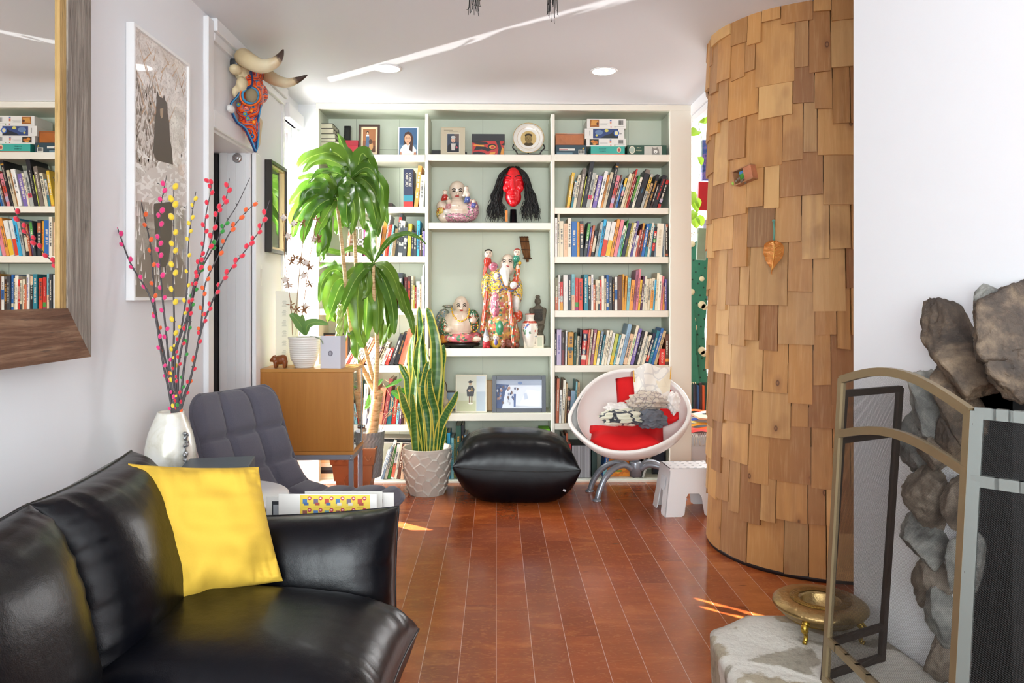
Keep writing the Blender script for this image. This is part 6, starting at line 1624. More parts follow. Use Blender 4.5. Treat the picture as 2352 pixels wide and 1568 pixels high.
mb = MB(); q = P(1163, 496, Ym - .03); mb.box(q, (.017, .012, .075)); mb.build('orange_label', mat('#e88a2a', .5), t, world=True)
M_hair = mat('#0d0a0a', .32, 0, (400, .3)); rh = random.Random(8); mb = MB()
for i in range(300):
    s = -1 if i % 2 else 1
    f = rh.random(); d0 = rh.uniform(-.045, .055)
    xt = 1179 + s * rh.uniform(0, 10); x1 = 1179 + s * rh.uniform(17, 31); x2 = 1179 + s * rh.uniform(26, 52); x3 = 1179 + s * rh.uniform(14 + 8 * f, 58); ye = rh.uniform(485, 510)
    if d0 < -.01: x2 = 1179 + s * rh.uniform(30, 52); x3 = 1179 + s * rh.uniform(26, 58)
    pts = [P(xt, 384 + rh.uniform(-2, 4), Ym + d0 * .3), P(x1, 400, Ym + d0 * .7 - .02), P((x1 + x2) / 2 + s * 2, 430, Ym + d0), P(x2, 455, Ym + d0), P(x3 + 4 * math.sin(i), 478, Ym + d0), P(x3 + 6 * math.cos(i * 1.3), ye, Ym + d0)]
    cv = catmull(pts, 5); cv = [p + V((math.sin(j * .8 + i) * .003, 0, 0)) for j, p in enumerate(cv)]
    for p in cv: p.z = max(p.z, zc + .003)
    mb.tube(cv, [.0038 * (1 - .75 * j / len(cv)) for j in range(len(cv))], 5)
mb.ell(P(1179, 412, Ym + .025), (34 * k, 26 * k, 30 * k), None, 12)
mb.build('wig', M_hair, t, world=True)

# --- seated laughing figure lower
Yb = 5.0; zl = SZ['C3']
t = thing('porcelain_figurine', 'seated laughing bald porcelain man with gold bead necklace on an oval black stand', 'figurine', V((P(1055, 684, Yb).x, Yb, zl)))
fl3 = floral('#2f6a4e', '#3f7d5a', '#b5482e', 150); fl4 = floral('#d06a74', '#c95a66', '#e3a070', 60); fl5 = floral('#8a8f7c', '#a08a72', '#5f7a8a', 110)
pr = [el(1052, 745, 36, 34, 0, Yb, 26), el(1059, 700, 17, 21, 0, Yb, 18), el(1060, 709, 15, 13, 0, Yb, 16, dY=-.008), el(1020, 744, 22, 36, 4, Yb, 18, dY=.05), el(1030, 703, 15, 4, 4, Yb, 13, dY=.05), el(1024, 752, 16, 24, 1, Yb, 22), el(1085, 735, 17, 26, 1, Yb, 22, dY=.01), el(1060, 776, 42, 13, 2, Yb, 32, dY=-.01), el(1022, 776, 12, 16, 3, Yb, 16), el(1092, 775, 14, 14, 2, Yb, 20), el(1030, 757, 9, 7, 0, Yb, 9, dY=-.06), el(1094, 778, 12, 6, 0, Yb, 8, dY=-.06), el(1087, 735, 8, 7, 0, Yb, 8, dY=-.05),
      el(1043, 702, 3, 8, 0, Yb, 4), el(1075, 702, 3, 8, 0, Yb, 4), el(1061, 708, 3, 3, 0, Yb, 5, dY=-.055)]
blob('body', pr, [SKIN, fl3, fl4, porcelain('#d98a2e'), fl5], t, voxel=.0042, smooth=3)
face(t, 1060, 704, 18, Yb)
mb = MB(); mb.lathe([(.001, 0), (.120, 0), (.135, .012), (.125, .022), (.11, .026), (.001, .026)], V((P(1058, 684, Yb).x, Yb - .0, zl + .010)), 40, True, 1, .62); mb.build('stand', mat('#16120f', .3), t, world=True)
for a in (.6, 2.5, 3.8, 5.6):
    mb = MB(); c = V((P(1058, 684, Yb).x + .095 * math.cos(a), Yb + .055 * math.sin(a), zl)); mb.cyl(c, c + V((0, 0, .012)), .010, n=10); mb.build('stand_foot', mat('#16120f', .3), t, world=True)
def beads(t, pts, r, m, name, n):
    cv = catmull(pts, 12); L = len(cv)
    mb = MB()
    for i in range(n): mb.ell(cv[int(i * (L - 1) / (n - 1))], r, None, 5)
    mb.build(name, m, t, world=True)
gold = mat('#e2b030', .25, .5)
beads(t, [P(1037, 708, Yb - .045), P(1042, 725, Yb - .075), P(1058, 738, Yb - .085), P(1075, 727, Yb - .078), P(1078, 710, Yb - .05)], .0058, gold, 'necklace', 20)
beads(t, [P(1084, 740, Yb - .07), P(1083, 755, Yb - .075), P(1091, 762, Yb - .075), P(1098, 752, Yb - .07), P(1096, 740, Yb - .065)], .0042, gold, 'hand_beads', 14)
# --- tall robed elder
Ye = 5.0
t = thing('porcelain_figurine', 'tall porcelain bearded elder in ornate robes carrying children, centre of the bookcase', 'figurine', V((P(1150, 684, Ye).x, Ye, zl)))
ro1 = floral('#d9b23a', '#e3c350', '#7a5a8a', 130); ro2 = floral('#b98a5a', '#c9605a', '#d7a85a', 70); ro3 = floral('#c94a2e', '#d05a34', '#e08a4a', 60); WT = porcelain('#eceae2'); ro4 = floral('#c9788a', '#c56a80', '#a85a72', 90)
pr = [el(1150, 750, 40, 50, 2, Ye, 30), el(1146, 700, 34, 46, 2, Ye, 28), el(1145, 655, 30, 40, 1, Ye, 26), el(1118, 660, 14, 36, 1, Ye, 22), el(1187, 668, 15, 34, 1, Ye, 20), el(1165, 612, 18, 22, 0, Ye, 19), el(1166, 598, 14, 15, 0, Ye, 15), cp2(1160, 622, 1163, 652, 12, 5, 3, Ye, -.045, -.06, bias=.003), el(1140, 640, 10, 16, 3, Ye, 14, dY=-.03), el(1186, 695, 8, 22, 3, Ye, 12, dY=-.03),
      cp2(1170, 670, 1180, 790, 5, 6, 4, Ye, -.072, -.075), cp2(1118, 670, 1108, 760, 5, 6, 4, Ye, -.05, -.05), el(1138, 700, 11, 28, 5, Ye, 9, dY=-.068), el(1112, 755, 10, 22, 2, Ye, 20), el(1183, 770, 12, 24, 2, Ye, 22), el(1150, 788, 42, 10, 2, Ye, 28), el(1190, 725, 12, 14, 4, Ye, 14), el(1133, 612, 11, 11, 5, Ye, 11, dY=-.03), el(1180, 655, 9, 9, 3, Ye, 9, dY=-.07), el(1148, 752, 12, 20, 6, Ye, 8, dY=-.07),
      cp2(1118, 600, 1112, 632, 6, 4, 4, Ye, -.02), cp2(1190, 612, 1184, 650, 6, 8, 4, Ye, -.03)]
blob('robed_body', pr, [SKIN, ro1, ro2, WT, ro3, ro4, porcelain('#3f8a62')], t, voxel=.0042, smooth=2)
face(t, 1165, 603, 18.5, Ye)
beads(t, [P(1143, 612, Ye - .05), P(1148, 640, Ye - .075), P(1160, 662, Ye - .088), P(1175, 668, Ye - .088), P(1188, 660, Ye - .08), P(1194, 648, Ye - .06)], .0042, mat('#4a6ea0', .3), 'bead_necklace', 26)
beads(t, [P(1150, 640, Ye - .085), P(1165, 660, Ye - .095), P(1182, 664, Ye - .092), P(1191, 652, Ye - .075)], .0034, mat('#b5342e', .3), 'bead_necklace', 18)
for px, py, r, c2, hc in ((1122, 583, 10, '#c0392b', M_dk), (1188, 580, 8.5, '#2f8a70', mat('#b5342e', .4))):
    Yk = Ye - .03; ob = blob('child', [el(px, py, r, r, 0, Yk, r), el(px - 2, py + r * 1.7, r * .95, r * 1.1, 1, Yk, r), cp2(px - 4, py + r * 2, px - 6, py + r * 4, 4, 3, 1, Yk)], [SKIN, porcelain(c2)], t, voxel=.0032, smooth=2)
    mb = MB(); mb.ell(P(px, py - r * .45, Yk + .006), (r * .95 * U_(Yk), r * .95 * U_(Yk), r * .7 * U_(Yk)), None, 8); mb.build('child_hair', hc, ob, world=True)
    face(t, px, py, r * .95, Yk)
mb = MB(); mb.ell(P(1194, 604, Ye - .05), .012, None, 8); mb.build('gold_gourd', gold, t, world=True)
# --- terracotta warrior
t = thing('warrior_statuette', 'dark clay warrior statuette with topknot at the right of the tall porcelain elder', 'statuette', V((P(1237, 684, 5.02).x, 5.02, zl)))
MW = mat('#62594c', .8, 0, (120, .7), (40, .35))
Yw = 5.02
pr = [el(1235, 692, 7.5, 9, 0, Yw, 8), el(1235, 681, 6, 4, 0, Yw, 6), el(1236, 722, 17, 22, 0, Yw, 13), cp2(1221, 712, 1224, 738, 6, 5, 0, Yw, 0, -.03), cp2(1250, 712, 1247, 740, 6, 5, 0, Yw, 0, -.03), el(1236, 748, 15, 22, 0, Yw, 13), el(1236, 780, 17, 20, 0, Yw, 15), cp2(1226, 742, 1246, 742, 4.5, 4.5, 0, Yw, -.04), cp2(1235, 700, 1235, 708, 5, 6, 0, Yw)]
blob('body', pr, [MW], t, voxel=.0036, smooth=2)
mb = MB()
for r_ in range(5):
    for c in range(6):
        if r_ * 6 + c < 30: mb.box(P(1227 + c * 3.6, 712 + r_ * 5.2, Yw - .041), (.0085, .004, .012))
mb.build('armour', mat('#2c2722', .7), t, world=True)
for s in (-1, 1): mb = MB(); mb.ell(P(1235 + s * 3, 690, Yw - .022), .0018, None, 4); mb.build('eye', M_dk, t, world=True)
# --- painted vase
cv_ = V((P(1217, 684, 4.965).x, 4.965, zl))
t = thing('painted_vase', 'small white Chinese vase painted with figures and a red rim beside the warrior', 'vase', cv_)
def vase_m():
    s = NT('painted_glaze'); o = s.obj(); z = s.n('SeparateXYZ', {0: o}).outputs[2]
    n = s.noise(o, 60, 3, .6)[0]; cid = s.n('TexVoronoi', {'Vector': o, 'Scale': 70.0}).outputs[1]; r = s.n('SeparateColor', {0: cid}).outputs[0]
    c = s.ramp(r, [(0, '#eee8dc'), (.62, '#c95a4a'), (.72, '#5f8a6a'), (.82, '#4a6a9a'), (.9, '#eee8dc')], 'CONSTANT')
    f = s.math('MULTIPLY', s.math('GREATER_THAN', z, .075), s.math('LESS_THAN', z, .16))
    c = s.mix(f, lin('#ece5d8'), c); c = s.mix(s.math('MULTIPLY', s.math('GREATER_THAN', z, .165), s.math('LESS_THAN', z, .180)), c, lin('#c0503c')); c = s.mix(s.math('GREATER_THAN', z, .222), c, lin('#c0503c'))
    s.pbsdf(color=c, rough=.2, coat=.6); return s.m
mb = MB(); mb.lathe([(.001, 0), (.036, 0), (.040, .02), (.054, .09), (.057, .13), (.050, .165), (.030, .185), (.026, .20), (.030, .215), (.034, .228), (.030, .229), (.024, .20), (.001, .19)], (0, 0, 0), 40); mb.build('body', vase_m(), t)
# --- framed postcard
def flatpic(name, lab, cat_, px0, px1, py0, py1, Y, zs, fw, fm, shapes, depth=.012, lean=.10, group=None, matc=None, fw2=None):
    """picture standing on a shelf, leaning back slightly; px box in photo"""
    a, b = P(px0, 684, Y), P(px1, 684, Y); w = b.x - a.x; h = P(px0, py0, Y).z - zs
    t = thing(name, lab, cat_, V(((a.x + b.x) / 2, Y, zs)), 0, group, (-math.atan(lean) if lean else 0, 0, 0))
    t.location.y = Y
    h = h / math.cos(math.atan(lean)); f = fw
    mb = MB()
    if f > 0:
        mb.bx((-w / 2, 0, 0), (-w / 2 + f, depth, h), .001); mb.bx((w / 2 - f, 0, 0), (w / 2, depth, h), .001); mb.bx((-w / 2 + f, 0, 0), (w / 2 - f, depth, f), .001); mb.bx((-w / 2 + f, 0, h - f), (w / 2 - f, depth, h), .001)
        mb.build('frame', fm, t)
    mb = MB(); mb.bx((-w / 2 + f * .9, depth * .35, f * .9), (w / 2 - f * .9, depth * .8, h - f * .9)); mb.build('backing', mat(matc or '#ece6da', .6), t)
    g = f + (fw2 or 0); o = art(t, V((-w / 2 + g, depth * .35 - .0001, g)), V((w / 2 - g, depth * .35 - .0001, g)), V((-w / 2 + g, depth * .35 - .0001, h - g)), shapes, 'photograph', world=False)
    return t
flatpic('postcard', 'small cream framed postcard with a grey drawing in front of the painted vase', 'card', 1203, 1249, 770, 800, 4.93, zl, .004, mat('#e5dcc4', .5), [rc('#e9e0ca', 0, 0, 1, 1), rc('#b9ac98', .06, .3, .62, .9), ('#7a6a62', 'e', .3, .62, .10, .16), ('#94847a', 'e', .5, .5, .08, .2), rc('#c6cab0', .7, .1, .95, .9), rc('#8f867a', .1, .12, .6, .15)])
# gnome
t = thing('gnome_figurine', 'tiny gnome with grey pointed hat and red body at the elder\'s feet', 'figurine', V((P(1117, 684, 4.93).x, 4.93, zl)))
pr = [el(1117, 789, 9, 10, 0, 4.93, 9), el(1117, 778, 7, 8, 1, 4.93, 8, dY=-.008), cp2(1117, 771, 1116, 755, 7, 1.5, 2, 4.93), el(1117, 774, 2.4, 2.4, 3, 4.93, 2.4, dY=-.03), el(1112, 797, 4, 2.4, 0, 4.93, 5, dY=-.01), el(1122, 797, 4, 2.4, 0, 4.93, 5, dY=-.01)]
blob('body', pr, [mat('#b3202a', .5), mat('#efebe6', .8), mat('#9a9a9e', .7), SKIN], t, voxel=.0026, smooth=2)
# round yellow egg doll
t = thing('egg_doll', 'small round painted wooden doll with yellow body beside the gnome', 'figurine', V((P(1139, 684, 4.94).x, 4.94, zl)))
pr = [el(1139, 788, 13, 12, 0, 4.94, 12), el(1139, 776, 8, 8, 1, 4.94, 8, dY=-.012), el(1139, 769, 9, 4, 2, 4.94, 9), el(1139, 786, 4, 7, 3, 4.94, 3, dY=-.034)]
blob('body', pr, [porcelain('#c9a02e'), SKIN, porcelain('#e3d27a'), porcelain('#6a5fa0')], t, voxel=.0026, smooth=2)
for s in (-1, 1): mb = MB(); mb.ell(P(1139 + s * 3, 775, 4.94 - .036), .0024, None, 5); mb.build('eye', mat('#1f4f8a', .3), t, world=True)
t = thing('carved_animal', 'reddish brown carved wooden animal lying at the elder\'s feet', 'figurine', V((P(1171, 684, 4.94).x, 4.94, zl)))
pr = [el(1172, 790, 17, 9, 0, 4.94, 11), el(1158, 791, 6, 6, 0, 4.94, 7, dY=-.02), el(1187, 792, 7, 7, 0, 4.94, 8), el(1168, 782, 8, 5, 0, 4.94, 6), el(1155, 797, 5, 3, 0, 4.94, 5, dY=-.03), el(1178, 797, 5, 3, 0, 4.94, 5, dY=-.03)]
blob('body', pr, [mat('#6e2f18', .25, 0, (90, .5), (40, .4), .4)], t, voxel=.0028, smooth=2)
# bamboo wall piece
q = P(1203, 543, 5.14); q2 = P(1212, 598, 5.14)
t = thing('bamboo_quiver', 'brown bamboo tube bundle hanging on the sage back panel above the elder', 'wall decoration', q)
mb = MB()
for dx in (-.018, 0, .018): mb.tube([q + V((dx, 0, 0)), q.lerp(q2, .5) + V((dx, -.004, 0)), q2 + V((dx * .7, 0, -.01 + abs(dx)))], [.013, .0125, .009], 10)
mb.build('tubes', old_wood('#8a5a32', '#5f3a1e', '#a8754a'), t, world=True)
mb = MB()
for f in (.02, .2, .55, .9):
    p_ = q.lerp(q2, f); mb.tube([p_ + V((-.032, -.014, 0)), p_ + V((.032, -.014, -.003))], .004, 6)
mb.build('bands', mat('#4a2c1a', .6), t, world=True)

# ---- lower centre shelf
z4 = SZ['C4']
t = thing('monk_statuette', 'seated robed monk statuette with dark wooden head left of the graduation photo', 'statuette', V((P(1013, 684, 4.97).x, 4.97, z4)))
Yn = 4.97; pr = [el(1013, 878, 8, 11, 1, Yn, 9), el(1013, 890, 6, 6, 1, Yn, 7, dY=-.012), el(1013, 905, 14, 17, 0, Yn, 13), el(1014, 922, 17, 12, 0, Yn, 18, dY=-.01), cp2(1006, 925, 1005, 943, 6, 4, 0, Yn, -.03), cp2(1020, 925, 1022, 943, 6, 4, 0, Yn, -.02), el(1004, 945, 4, 3, 1, Yn, 6, dY=-.04), el(1022, 945, 4, 3, 1, Yn, 6, dY=-.035), cp2(1003, 898, 1018, 914, 4, 3.5, 0, Yn, -.03, -.05), el(1012, 938, 12, 9, 1, Yn, 10, dY=.02)]
blob('body', pr, [mat('#cfc0a6', .7, 0, (80, .6), (30, .15)), mat('#4a2f1e', .6)], t, voxel=.003, smooth=2)
mb = MB(); mb.tube([P(1018 + 8 * math.cos(a), 893 + 20 * math.sin(a), Yn + .02) for a in [-1.6 + 3.2 * i / 12 for i in range(13)]], .003, 6); mb.build('staff', mat('#6b4a2e', .5), t, world=True)
flatpic('framed_photograph', 'cream framed old photo of a person in graduation gown and cap', 'picture', 1046, 1118, 861, 950, 4.95, z4, .008, mat('#e6dfcb', .5),
        [rc('#dcdccb', 0, 0, 1, 1), rc('#c4c8a4', 0, 0, .66, .30), rc('#d2d6c2', 0, .3, .66, .5), rc('#b9c8d4', .68, 0, 1, 1), rc('#d6dfe6', .68, .55, 1, 1), ('#3d3f44', [(.36, .42), (.58, .42), (.62, .62), (.56, .72), (.42, .72), (.34, .60)]), ('#c9a88c', 'e', .47, .78, .055, .05), ('#2e3034', [(.36, .82), (.47, .79), (.58, .83), (.47, .87)]), ('#8a6a55', [(.42, .24), (.46, .24), (.46, .42), (.42, .42)]), ('#8a6a55', [(.50, .24), (.54, .24), (.54, .42), (.50, .42)]), ('#c8a03c', [(.50, .56), (.55, .56), (.53, .66), (.50, .66)]), ('#f0ede4', 'e', .48, .22, .08, .025), ('#d8bfa4', 'e', .44, .58, .05, .035)])
gp = [rc('#dfe6f2', 0, 0, 1, 1), rc('#a9b4c8', 0, .8, 1, 1), ('#4c5f8a', [(0, 0), (.12, 0), (.2, .6), (.28, .82), (0, .85)])]
rg = random.Random(17)
for i in range(46):
    u = rg.random() ** 1.5 * .62; v = .05 + rg.random() * .6 * (1 if u < .3 else .9)
    gp.append((rg.choice(['#5a6a92', '#8a94b4', '#6f5a5a', '#c9ccd8', '#3f4c70', '#b08a7a']), 'e', u + .02, v + .12, .018, .05)); 
gp += [('#e4eaf4', [(.36, .1), (.98, .05), (1, .72), (.7, .78), (.5, .7), (.42, .5)]), ('#edf1f8', [(.5, .12), (.95, .08), (.96, .6), (.66, .66)]), ('#c9d3e6', [(.62, .3), (.7, .34), (.66, .55), (.60, .5)]), ('#6f86b4', 'e', .52, .88, .05, .05), ('#5a6fa0', [(.38, .05), (.42, .05), (.43, .5), (.38, .5)])]  # pale polygons paint the glare on the glass into the print
flatpic('framed_photograph', 'wide dark navy framed group photo with painted glare on the lower middle shelf', 'picture', 1131, 1254, 863, 949, 4.94, z4, .027, mat('#2b2f3d', .35), gp, .02, .08)
flatpic('picture_frame', 'wooden board standing half hidden behind the two lower framed photos', 'picture', 1100, 1145, 873, 948, 5.02, z4, .006, mat('#b08a5a', .6), [rc('#c29a66', 0, 0, 1, 1)], .012, .04)
flatpic('picture_frame', 'small blue and white picture partly hidden behind the monk statuette', 'picture', 1018, 1050, 898, 948, 5.03, z4, .010, mat('#4a3f38', .5), [rc('#9fb8cc', 0, 0, 1, 1), ('#dfe8ee', 'e', .5, .3, .35, .2)], .015, .04)
q = P(1250, 990, 4.97)
t = thing('green_box', 'bright green box on the bottom middle shelf above the black cushion', 'box', V((q.x, 4.97, SZ['C0']))); mb = MB(); mb.bx((-.035, -.04, 0), (.035, .1, q.z + .02 - SZ['C0'])); mb.build('carton', mat('#7ec92a', .5), t); mb = MB(); mb.bx((-.12, -.03, 0), (-.04, .08, q.z - SZ['C0'])); mb.build('black_flap', mat('#1c1c1e', .5), t)

# ---- top shelf
z1 = SZ['C1']; zL = SZ['L1']; zR = SZ['R1']
flatpic('framed_photograph', 'brown wooden framed photo of a child in a dress with a dog', 'picture', 823, 871, 284, 353, 4.95, zL, .014, mat('#3f2a22', .4), [rc('#d8c3a0', 0, 0, 1, 1), rc('#7a4a2e', .12, .08, .88, .92), rc('#96603a', .12, .5, .88, .92), rc('#5a3a26', .12, .08, .88, .3), ('#2a1f1a', 'e', .40, .80, .07, .05), ('#d8b496', 'e', .40, .77, .05, .035), ('#c9d0da', [(.30, .55), (.50, .55), (.48, .72), (.32, .72)]), ('#4a5f7a', [(.28, .28), (.52, .28), (.50, .66), (.32, .66)]), ('#c9a080', [(.34, .14), (.40, .14), (.40, .28), (.34, .28)]), ('#b88a5a', 'e', .62, .30, .12, .14), ('#4a3020', 'e', .58, .46, .10, .09)], .018, .10)
flatpic('portrait_photograph', 'unframed school portrait photo of a long haired person in glasses and white shirt', 'photograph', 914, 960, 290, 353, 4.95, zL, 0, None, [rc('#f2f2f0', 0, 0, 1, 1), rc('#3f6288', .05, .04, .95, .97), rc('#5a7a98', .05, .04, .95, .4), ('#4a3026', [(.28, .20), (.74, .14), (.76, .62), (.66, .80), (.50, .85), (.34, .80), (.27, .62)]), ('#d9a887', 'e', .48, .60, .165, .155), ('#d9a887', [(.42, .38), (.56, .38), (.56, .5), (.42, .5)]), ('#f0ece8', [(.14, .04), (.86, .04), (.92, .22), (.72, .40), (.58, .42), (.48, .36), (.40, .42), (.26, .38), (.10, .22)]), ('#4a3026', [(.54, .22), (.72, .16), (.74, .46), (.62, .5)]), ('#c98a6a', [(.08, .04), (.18, .04), (.18, .14), (.10, .16)]), ('#c98a6a', [(.78, .04), (.92, .04), (.90, .14), (.80, .14)]), ('#3a2a24', 'e', .41, .62, .05, .028), ('#d9a887', 'e', .41, .62, .042, .020), ('#3a2a24', 'e', .56, .62, .05, .028), ('#d9a887', 'e', .56, .62, .042, .020), ('#b04a44', 'e', .48, .52, .045, .012), ('#2c2422', 'e', .41, .62, .012, .01), ('#2c2422', 'e', .56, .62, .012, .01)], .003, .10)
flatpic('framed_photograph', 'beige card framed portrait of a grey haired person in dark jacket', 'picture', 1012, 1068, 290, 354, 4.95, z1, .002, mat('#d8cdb4', .6), [rc('#cfc3a8', 0, 0, 1, 1), rc('#e9e2d0', .24, .12, .78, .80), rc('#3a4658', .26, .14, .76, .78), rc('#6a5a58', .55, .5, .76, .78), ('#22262e', [(.26, .14), (.76, .14), (.74, .36), (.60, .44), (.42, .44), (.28, .36)]), ('#d9d0c8', [(.44, .20), (.58, .20), (.62, .44), (.42, .44)]), ('#e0b8a0', 'e', .51, .56, .085, .095), ('#c9c9c9', 'e', .51, .66, .10, .05), ('#c9566a', 'e', .66, .30, .04, .035), ('#a0463e', 'e', .51, .52, .03, .01), rc('#6a604e', .12, .90, .50, .912), rc('#6a604e', .34, .865, .72, .875)], .010, .12)
for a, b, yy, lab in ((991, 1012, 345, 'low black box edge at the left of the beige portrait'), (1066, 1072, 348, 'tiny black block right of the beige portrait')):
    q0, q1 = P(a, yy, 4.99), P(b, yy, 4.99); t = thing('black_block', lab, 'box', V(((q0.x + q1.x) / 2, 4.99, z1))); mb = MB(); mb.bx((-(q1.x - q0.x) / 2, 0, 0), ((q1.x - q0.x) / 2, .06, q0.z - z1), .001); mb.build('block', mat('#1d1d1f', .5), t)
# red and black formline box
a, b = P(1085, 684, 4.94), P(1158, 684, 4.94); h = P(1176, 320, 4.94).z - z1; h2 = P(1176, 308, 4.94).z - z1; w = b.x - a.x
t = thing('gift_box', 'red and black box with carved-style curved shapes and dark lid on the top shelf', 'box', V(((a.x + b.x) / 2, 4.94, z1)))
mb = MB(); mb.bx((-w / 2, 0, 0), (w / 2, .14, h), .001); bd = mb.build('box_base', mat('#c0322c', .5), t)
mb = MB(); mb.bx((-w / 2 - .004, -.004, h - .012), (w / 2 + .004, .144, h2), .002); mb.build('lid', mat('#26262a', .5), t)
K_ = '#201c1e'; O_ = '#e39a3a'
art(t, V((-w / 2, 0, 0)), V((w / 2, 0, 0)), V((-w / 2, 0, h - .012)), [('#c0322c', [(0, 0), (1, 0), (1, 1), (0, 1)]), (K_, [(.0, .9), (.25, .72), (.5, .8), (.45, .95), (.2, 1), (0, 1)]), (O_, [(.04, .68), (.38, .62), (.36, .74), (.04, .76)]), (K_, [(.04, .36), (.12, .64), (.4, .62), (.6, .4), (.5, .3), (.3, .44)]), (K_, 'e', .62, .62, .14, .2), (O_, 'e', .63, .60, .10, .13), ('#c0322c', 'e', .64, .58, .06, .08), (K_, [(.74, 1), (.82, .5), (.78, .1), (.88, .1), (.92, .5), (.86, 1)]), (O_, [(.5, .02), (.7, .14), (.74, .3), (.56, .24)]), (K_, [(0, 0), (.22, .06), (.46, .04), (.4, .2), (.2, .3), (.02, .24)]), (K_, [(.9, .75), (1, .7), (1, .9)]), (O_, [(.88, .12), (.98, .1), (.98, .5), (.93, .62)])], 'painted_pattern', world=False)
# plate on stand
q = P(1214, 317, 4.94); r_ = 36 * U_(4.94)
t = thing('portrait_plate', 'white gold rimmed plate with a sepia portrait on a black stand', 'plate', V((q.x, 4.95, z1)))
Rm = rotm(pi / 2 - .14, 0, 0)
mb = MB(); mb.lathe([(.001, .008), (r_ * .60, .008), (r_ * .70, .004), (r_, -.006), (r_, -.002 - .006), (r_ * .6, .012), (.001, .013)], q, 56, False, 1, 1, Rm @ Matrix.Diagonal((1, 1, -1)))
mb.build('plate', mat('#eeebe4', .15, 0, None, None, .5), t, world=True)
for rr, w_ in ((.985, .0016), (.72, .0007)):
    mb = MB(); mb.tube([q + Rm @ V((r_ * rr * math.cos(a), r_ * rr * math.sin(a), .0075 if rr > .9 else -.002)) for a in [2 * pi * i / 48 for i in range(49)]], w_, 6); mb.build('gold_rim', mat('#c9a04a', .3, .7), t, world=True)
def on_plate(u, v): return q + Rm @ V((u * r_, v * r_, -.0075))
def pdisc(h, cu, cv, ru, rv, lift=0, n=24):
    mb = MB(); mb.poly([on_plate(cu + ru * math.cos(2 * pi * i / n), cv + rv * math.sin(2 * pi * i / n)) + V((0, -.0004 - lift, 0)) for i in range(n)]); return mb.build('portrait', mat(h, .3), t, world=True)
for i, a in enumerate([('#cdb277', 0, 0, .50, .50), ('#4f4126', 0, -.38, .30, .12), ('#8a7446', 0, -.02, .235, .30), ('#3c3220', 0, .20, .235, .13), ('#9a8452', 0, .06, .20, .15), ('#55462a', -.09, .03, .05, .018), ('#55462a', .09, .03, .05, .018), ('#5c4a2e', 0, -.17, .07, .02), ('#7a653c', 0, -.06, .035, .05)]): pdisc(*a, lift=i * .0003)
mb = MB()
for s in (-1, 1): mb.tube(catmull([V((q.x + s * .10, 4.93, z1 + .075)), V((q.x + s * .105, 4.915, z1 + .05)), V((q.x + s * .085, 4.915, z1 + .03)), V((q.x + s * .075, 4.92, z1 + .006)), V((q.x + s * .095, 4.92, z1 + .003))], 5), .0045, 8)
mb.tube([V((q.x - .08, 4.935, z1 + .012)), V((q.x + .08, 4.935, z1 + .012))], .005, 8); mb.tube([V((q.x, 5.0, z1 + .003)), V((q.x, 4.975, z1 + .215))], .005, 8)
mb.build('stand', mat('#1c1815', .4), t, world=True)
# top left: lying books, black frame, red box
for i, (y0, y1, x1, c, lab) in enumerate([(340, 352, 772, 'ivory', 'bottom'), (326, 339, 790, 'white', 'second'), (318, 325, 771, 'black', 'third'), (307, 317, 770, 'ivory', 'fourth'), (295, 306, 766, 'ivory', 'fifth'), (283, 294, 764, 'ivory', 'topmost')]):
    Y = 4.95; a = P(734, y1, Y); b = P(x1, y0, Y); zz0 = P(734, y1 + .8, Y).z if i else zL; 
    t = thing('book', 'horizontal dark covered book, %s in the lying stack at the top left corner' % lab, 'book', V(((a.x + b.x) / 2, Y, zz0)), 0, 'stacked books in the top left corner')
    w = (b.x - a.x) / 2; hh = b.z - zz0 - .0005
    mb = MB(); mb.bx((-w + .002, 0, 0), (w, .2, .002)); mb.bx((-w + .002, 0, hh - .002), (w, .2, hh)); mb.bx((-w + .002, .198, .002), (w, .2, hh - .002)); mb.build('cover', mat('#3a3428', .5), t)
    mb = MB(); mb.bx((-w + .003, .002, .0022), (w - .003, .196, hh - .0022)); mb.build('pages', mat('#cfc8b2', .8), t)
flatpic('picture_frame', 'narrow black frame turned edge-on above the red box', 'picture', 788, 803, 286, 352, 5.03, zL, .006, mat('#1b1b1c', .4), [rc('#222222', 0, 0, 1, 1)], .03, .16)
a, b = P(790, 684, 4.96), P(822, 684, 4.96); hh = P(800, 322, 4.96).z - zL
t = thing('red_box', 'small red lidded box beside the brown framed photo', 'box', V(((a.x + b.x) / 2, 4.96, zL))); mb = MB(); mb.bx((-.046, 0, 0), (.046, .09, hh * .7)); mb.build('box_base', mat('#a01f2e', .5), t); mb = MB(); mb.bx((-.049, -.002, hh * .68), (.049, .092, hh), .001); mb.build('lid', mat('#8d1826', .5), t)
# right top: boxes
def carton(name, lab, px0, px1, py0, py1, Y, zb_, dep, h, shapes=None, group=None, top=None, cat_='box'):
    a, b = P(px0, 684, Y), P(px1, 684, Y); zt_ = P(1400, py0, Y).z; w = b.x - a.x
    t = thing(name, lab, cat_, V(((a.x + b.x) / 2, Y, zb_)), 0, group); H_ = zt_ - zb_
    mb = MB(); mb.bx((-w / 2, 0, 0), (w / 2, dep, H_), .001); mb.build('carton', h if not isinstance(h, str) else mat(h, .5), t)
    if shapes: art(t, V((-w / 2, 0, 0)), V((w / 2, 0, 0)), V((-w / 2, 0, H_)), shapes, 'printed_side', world=False)
    return t, zt_, w, H_
def lab_text(t, s, size, h, x, z, y=-.0012, sx=1): text(s, size, mat(h, .5), t, Matrix(((1, 0, 0, x), (0, 0, -1, y), (0, 1, 0, z), (0, 0, 0, 1))), world=False, sx=sx)
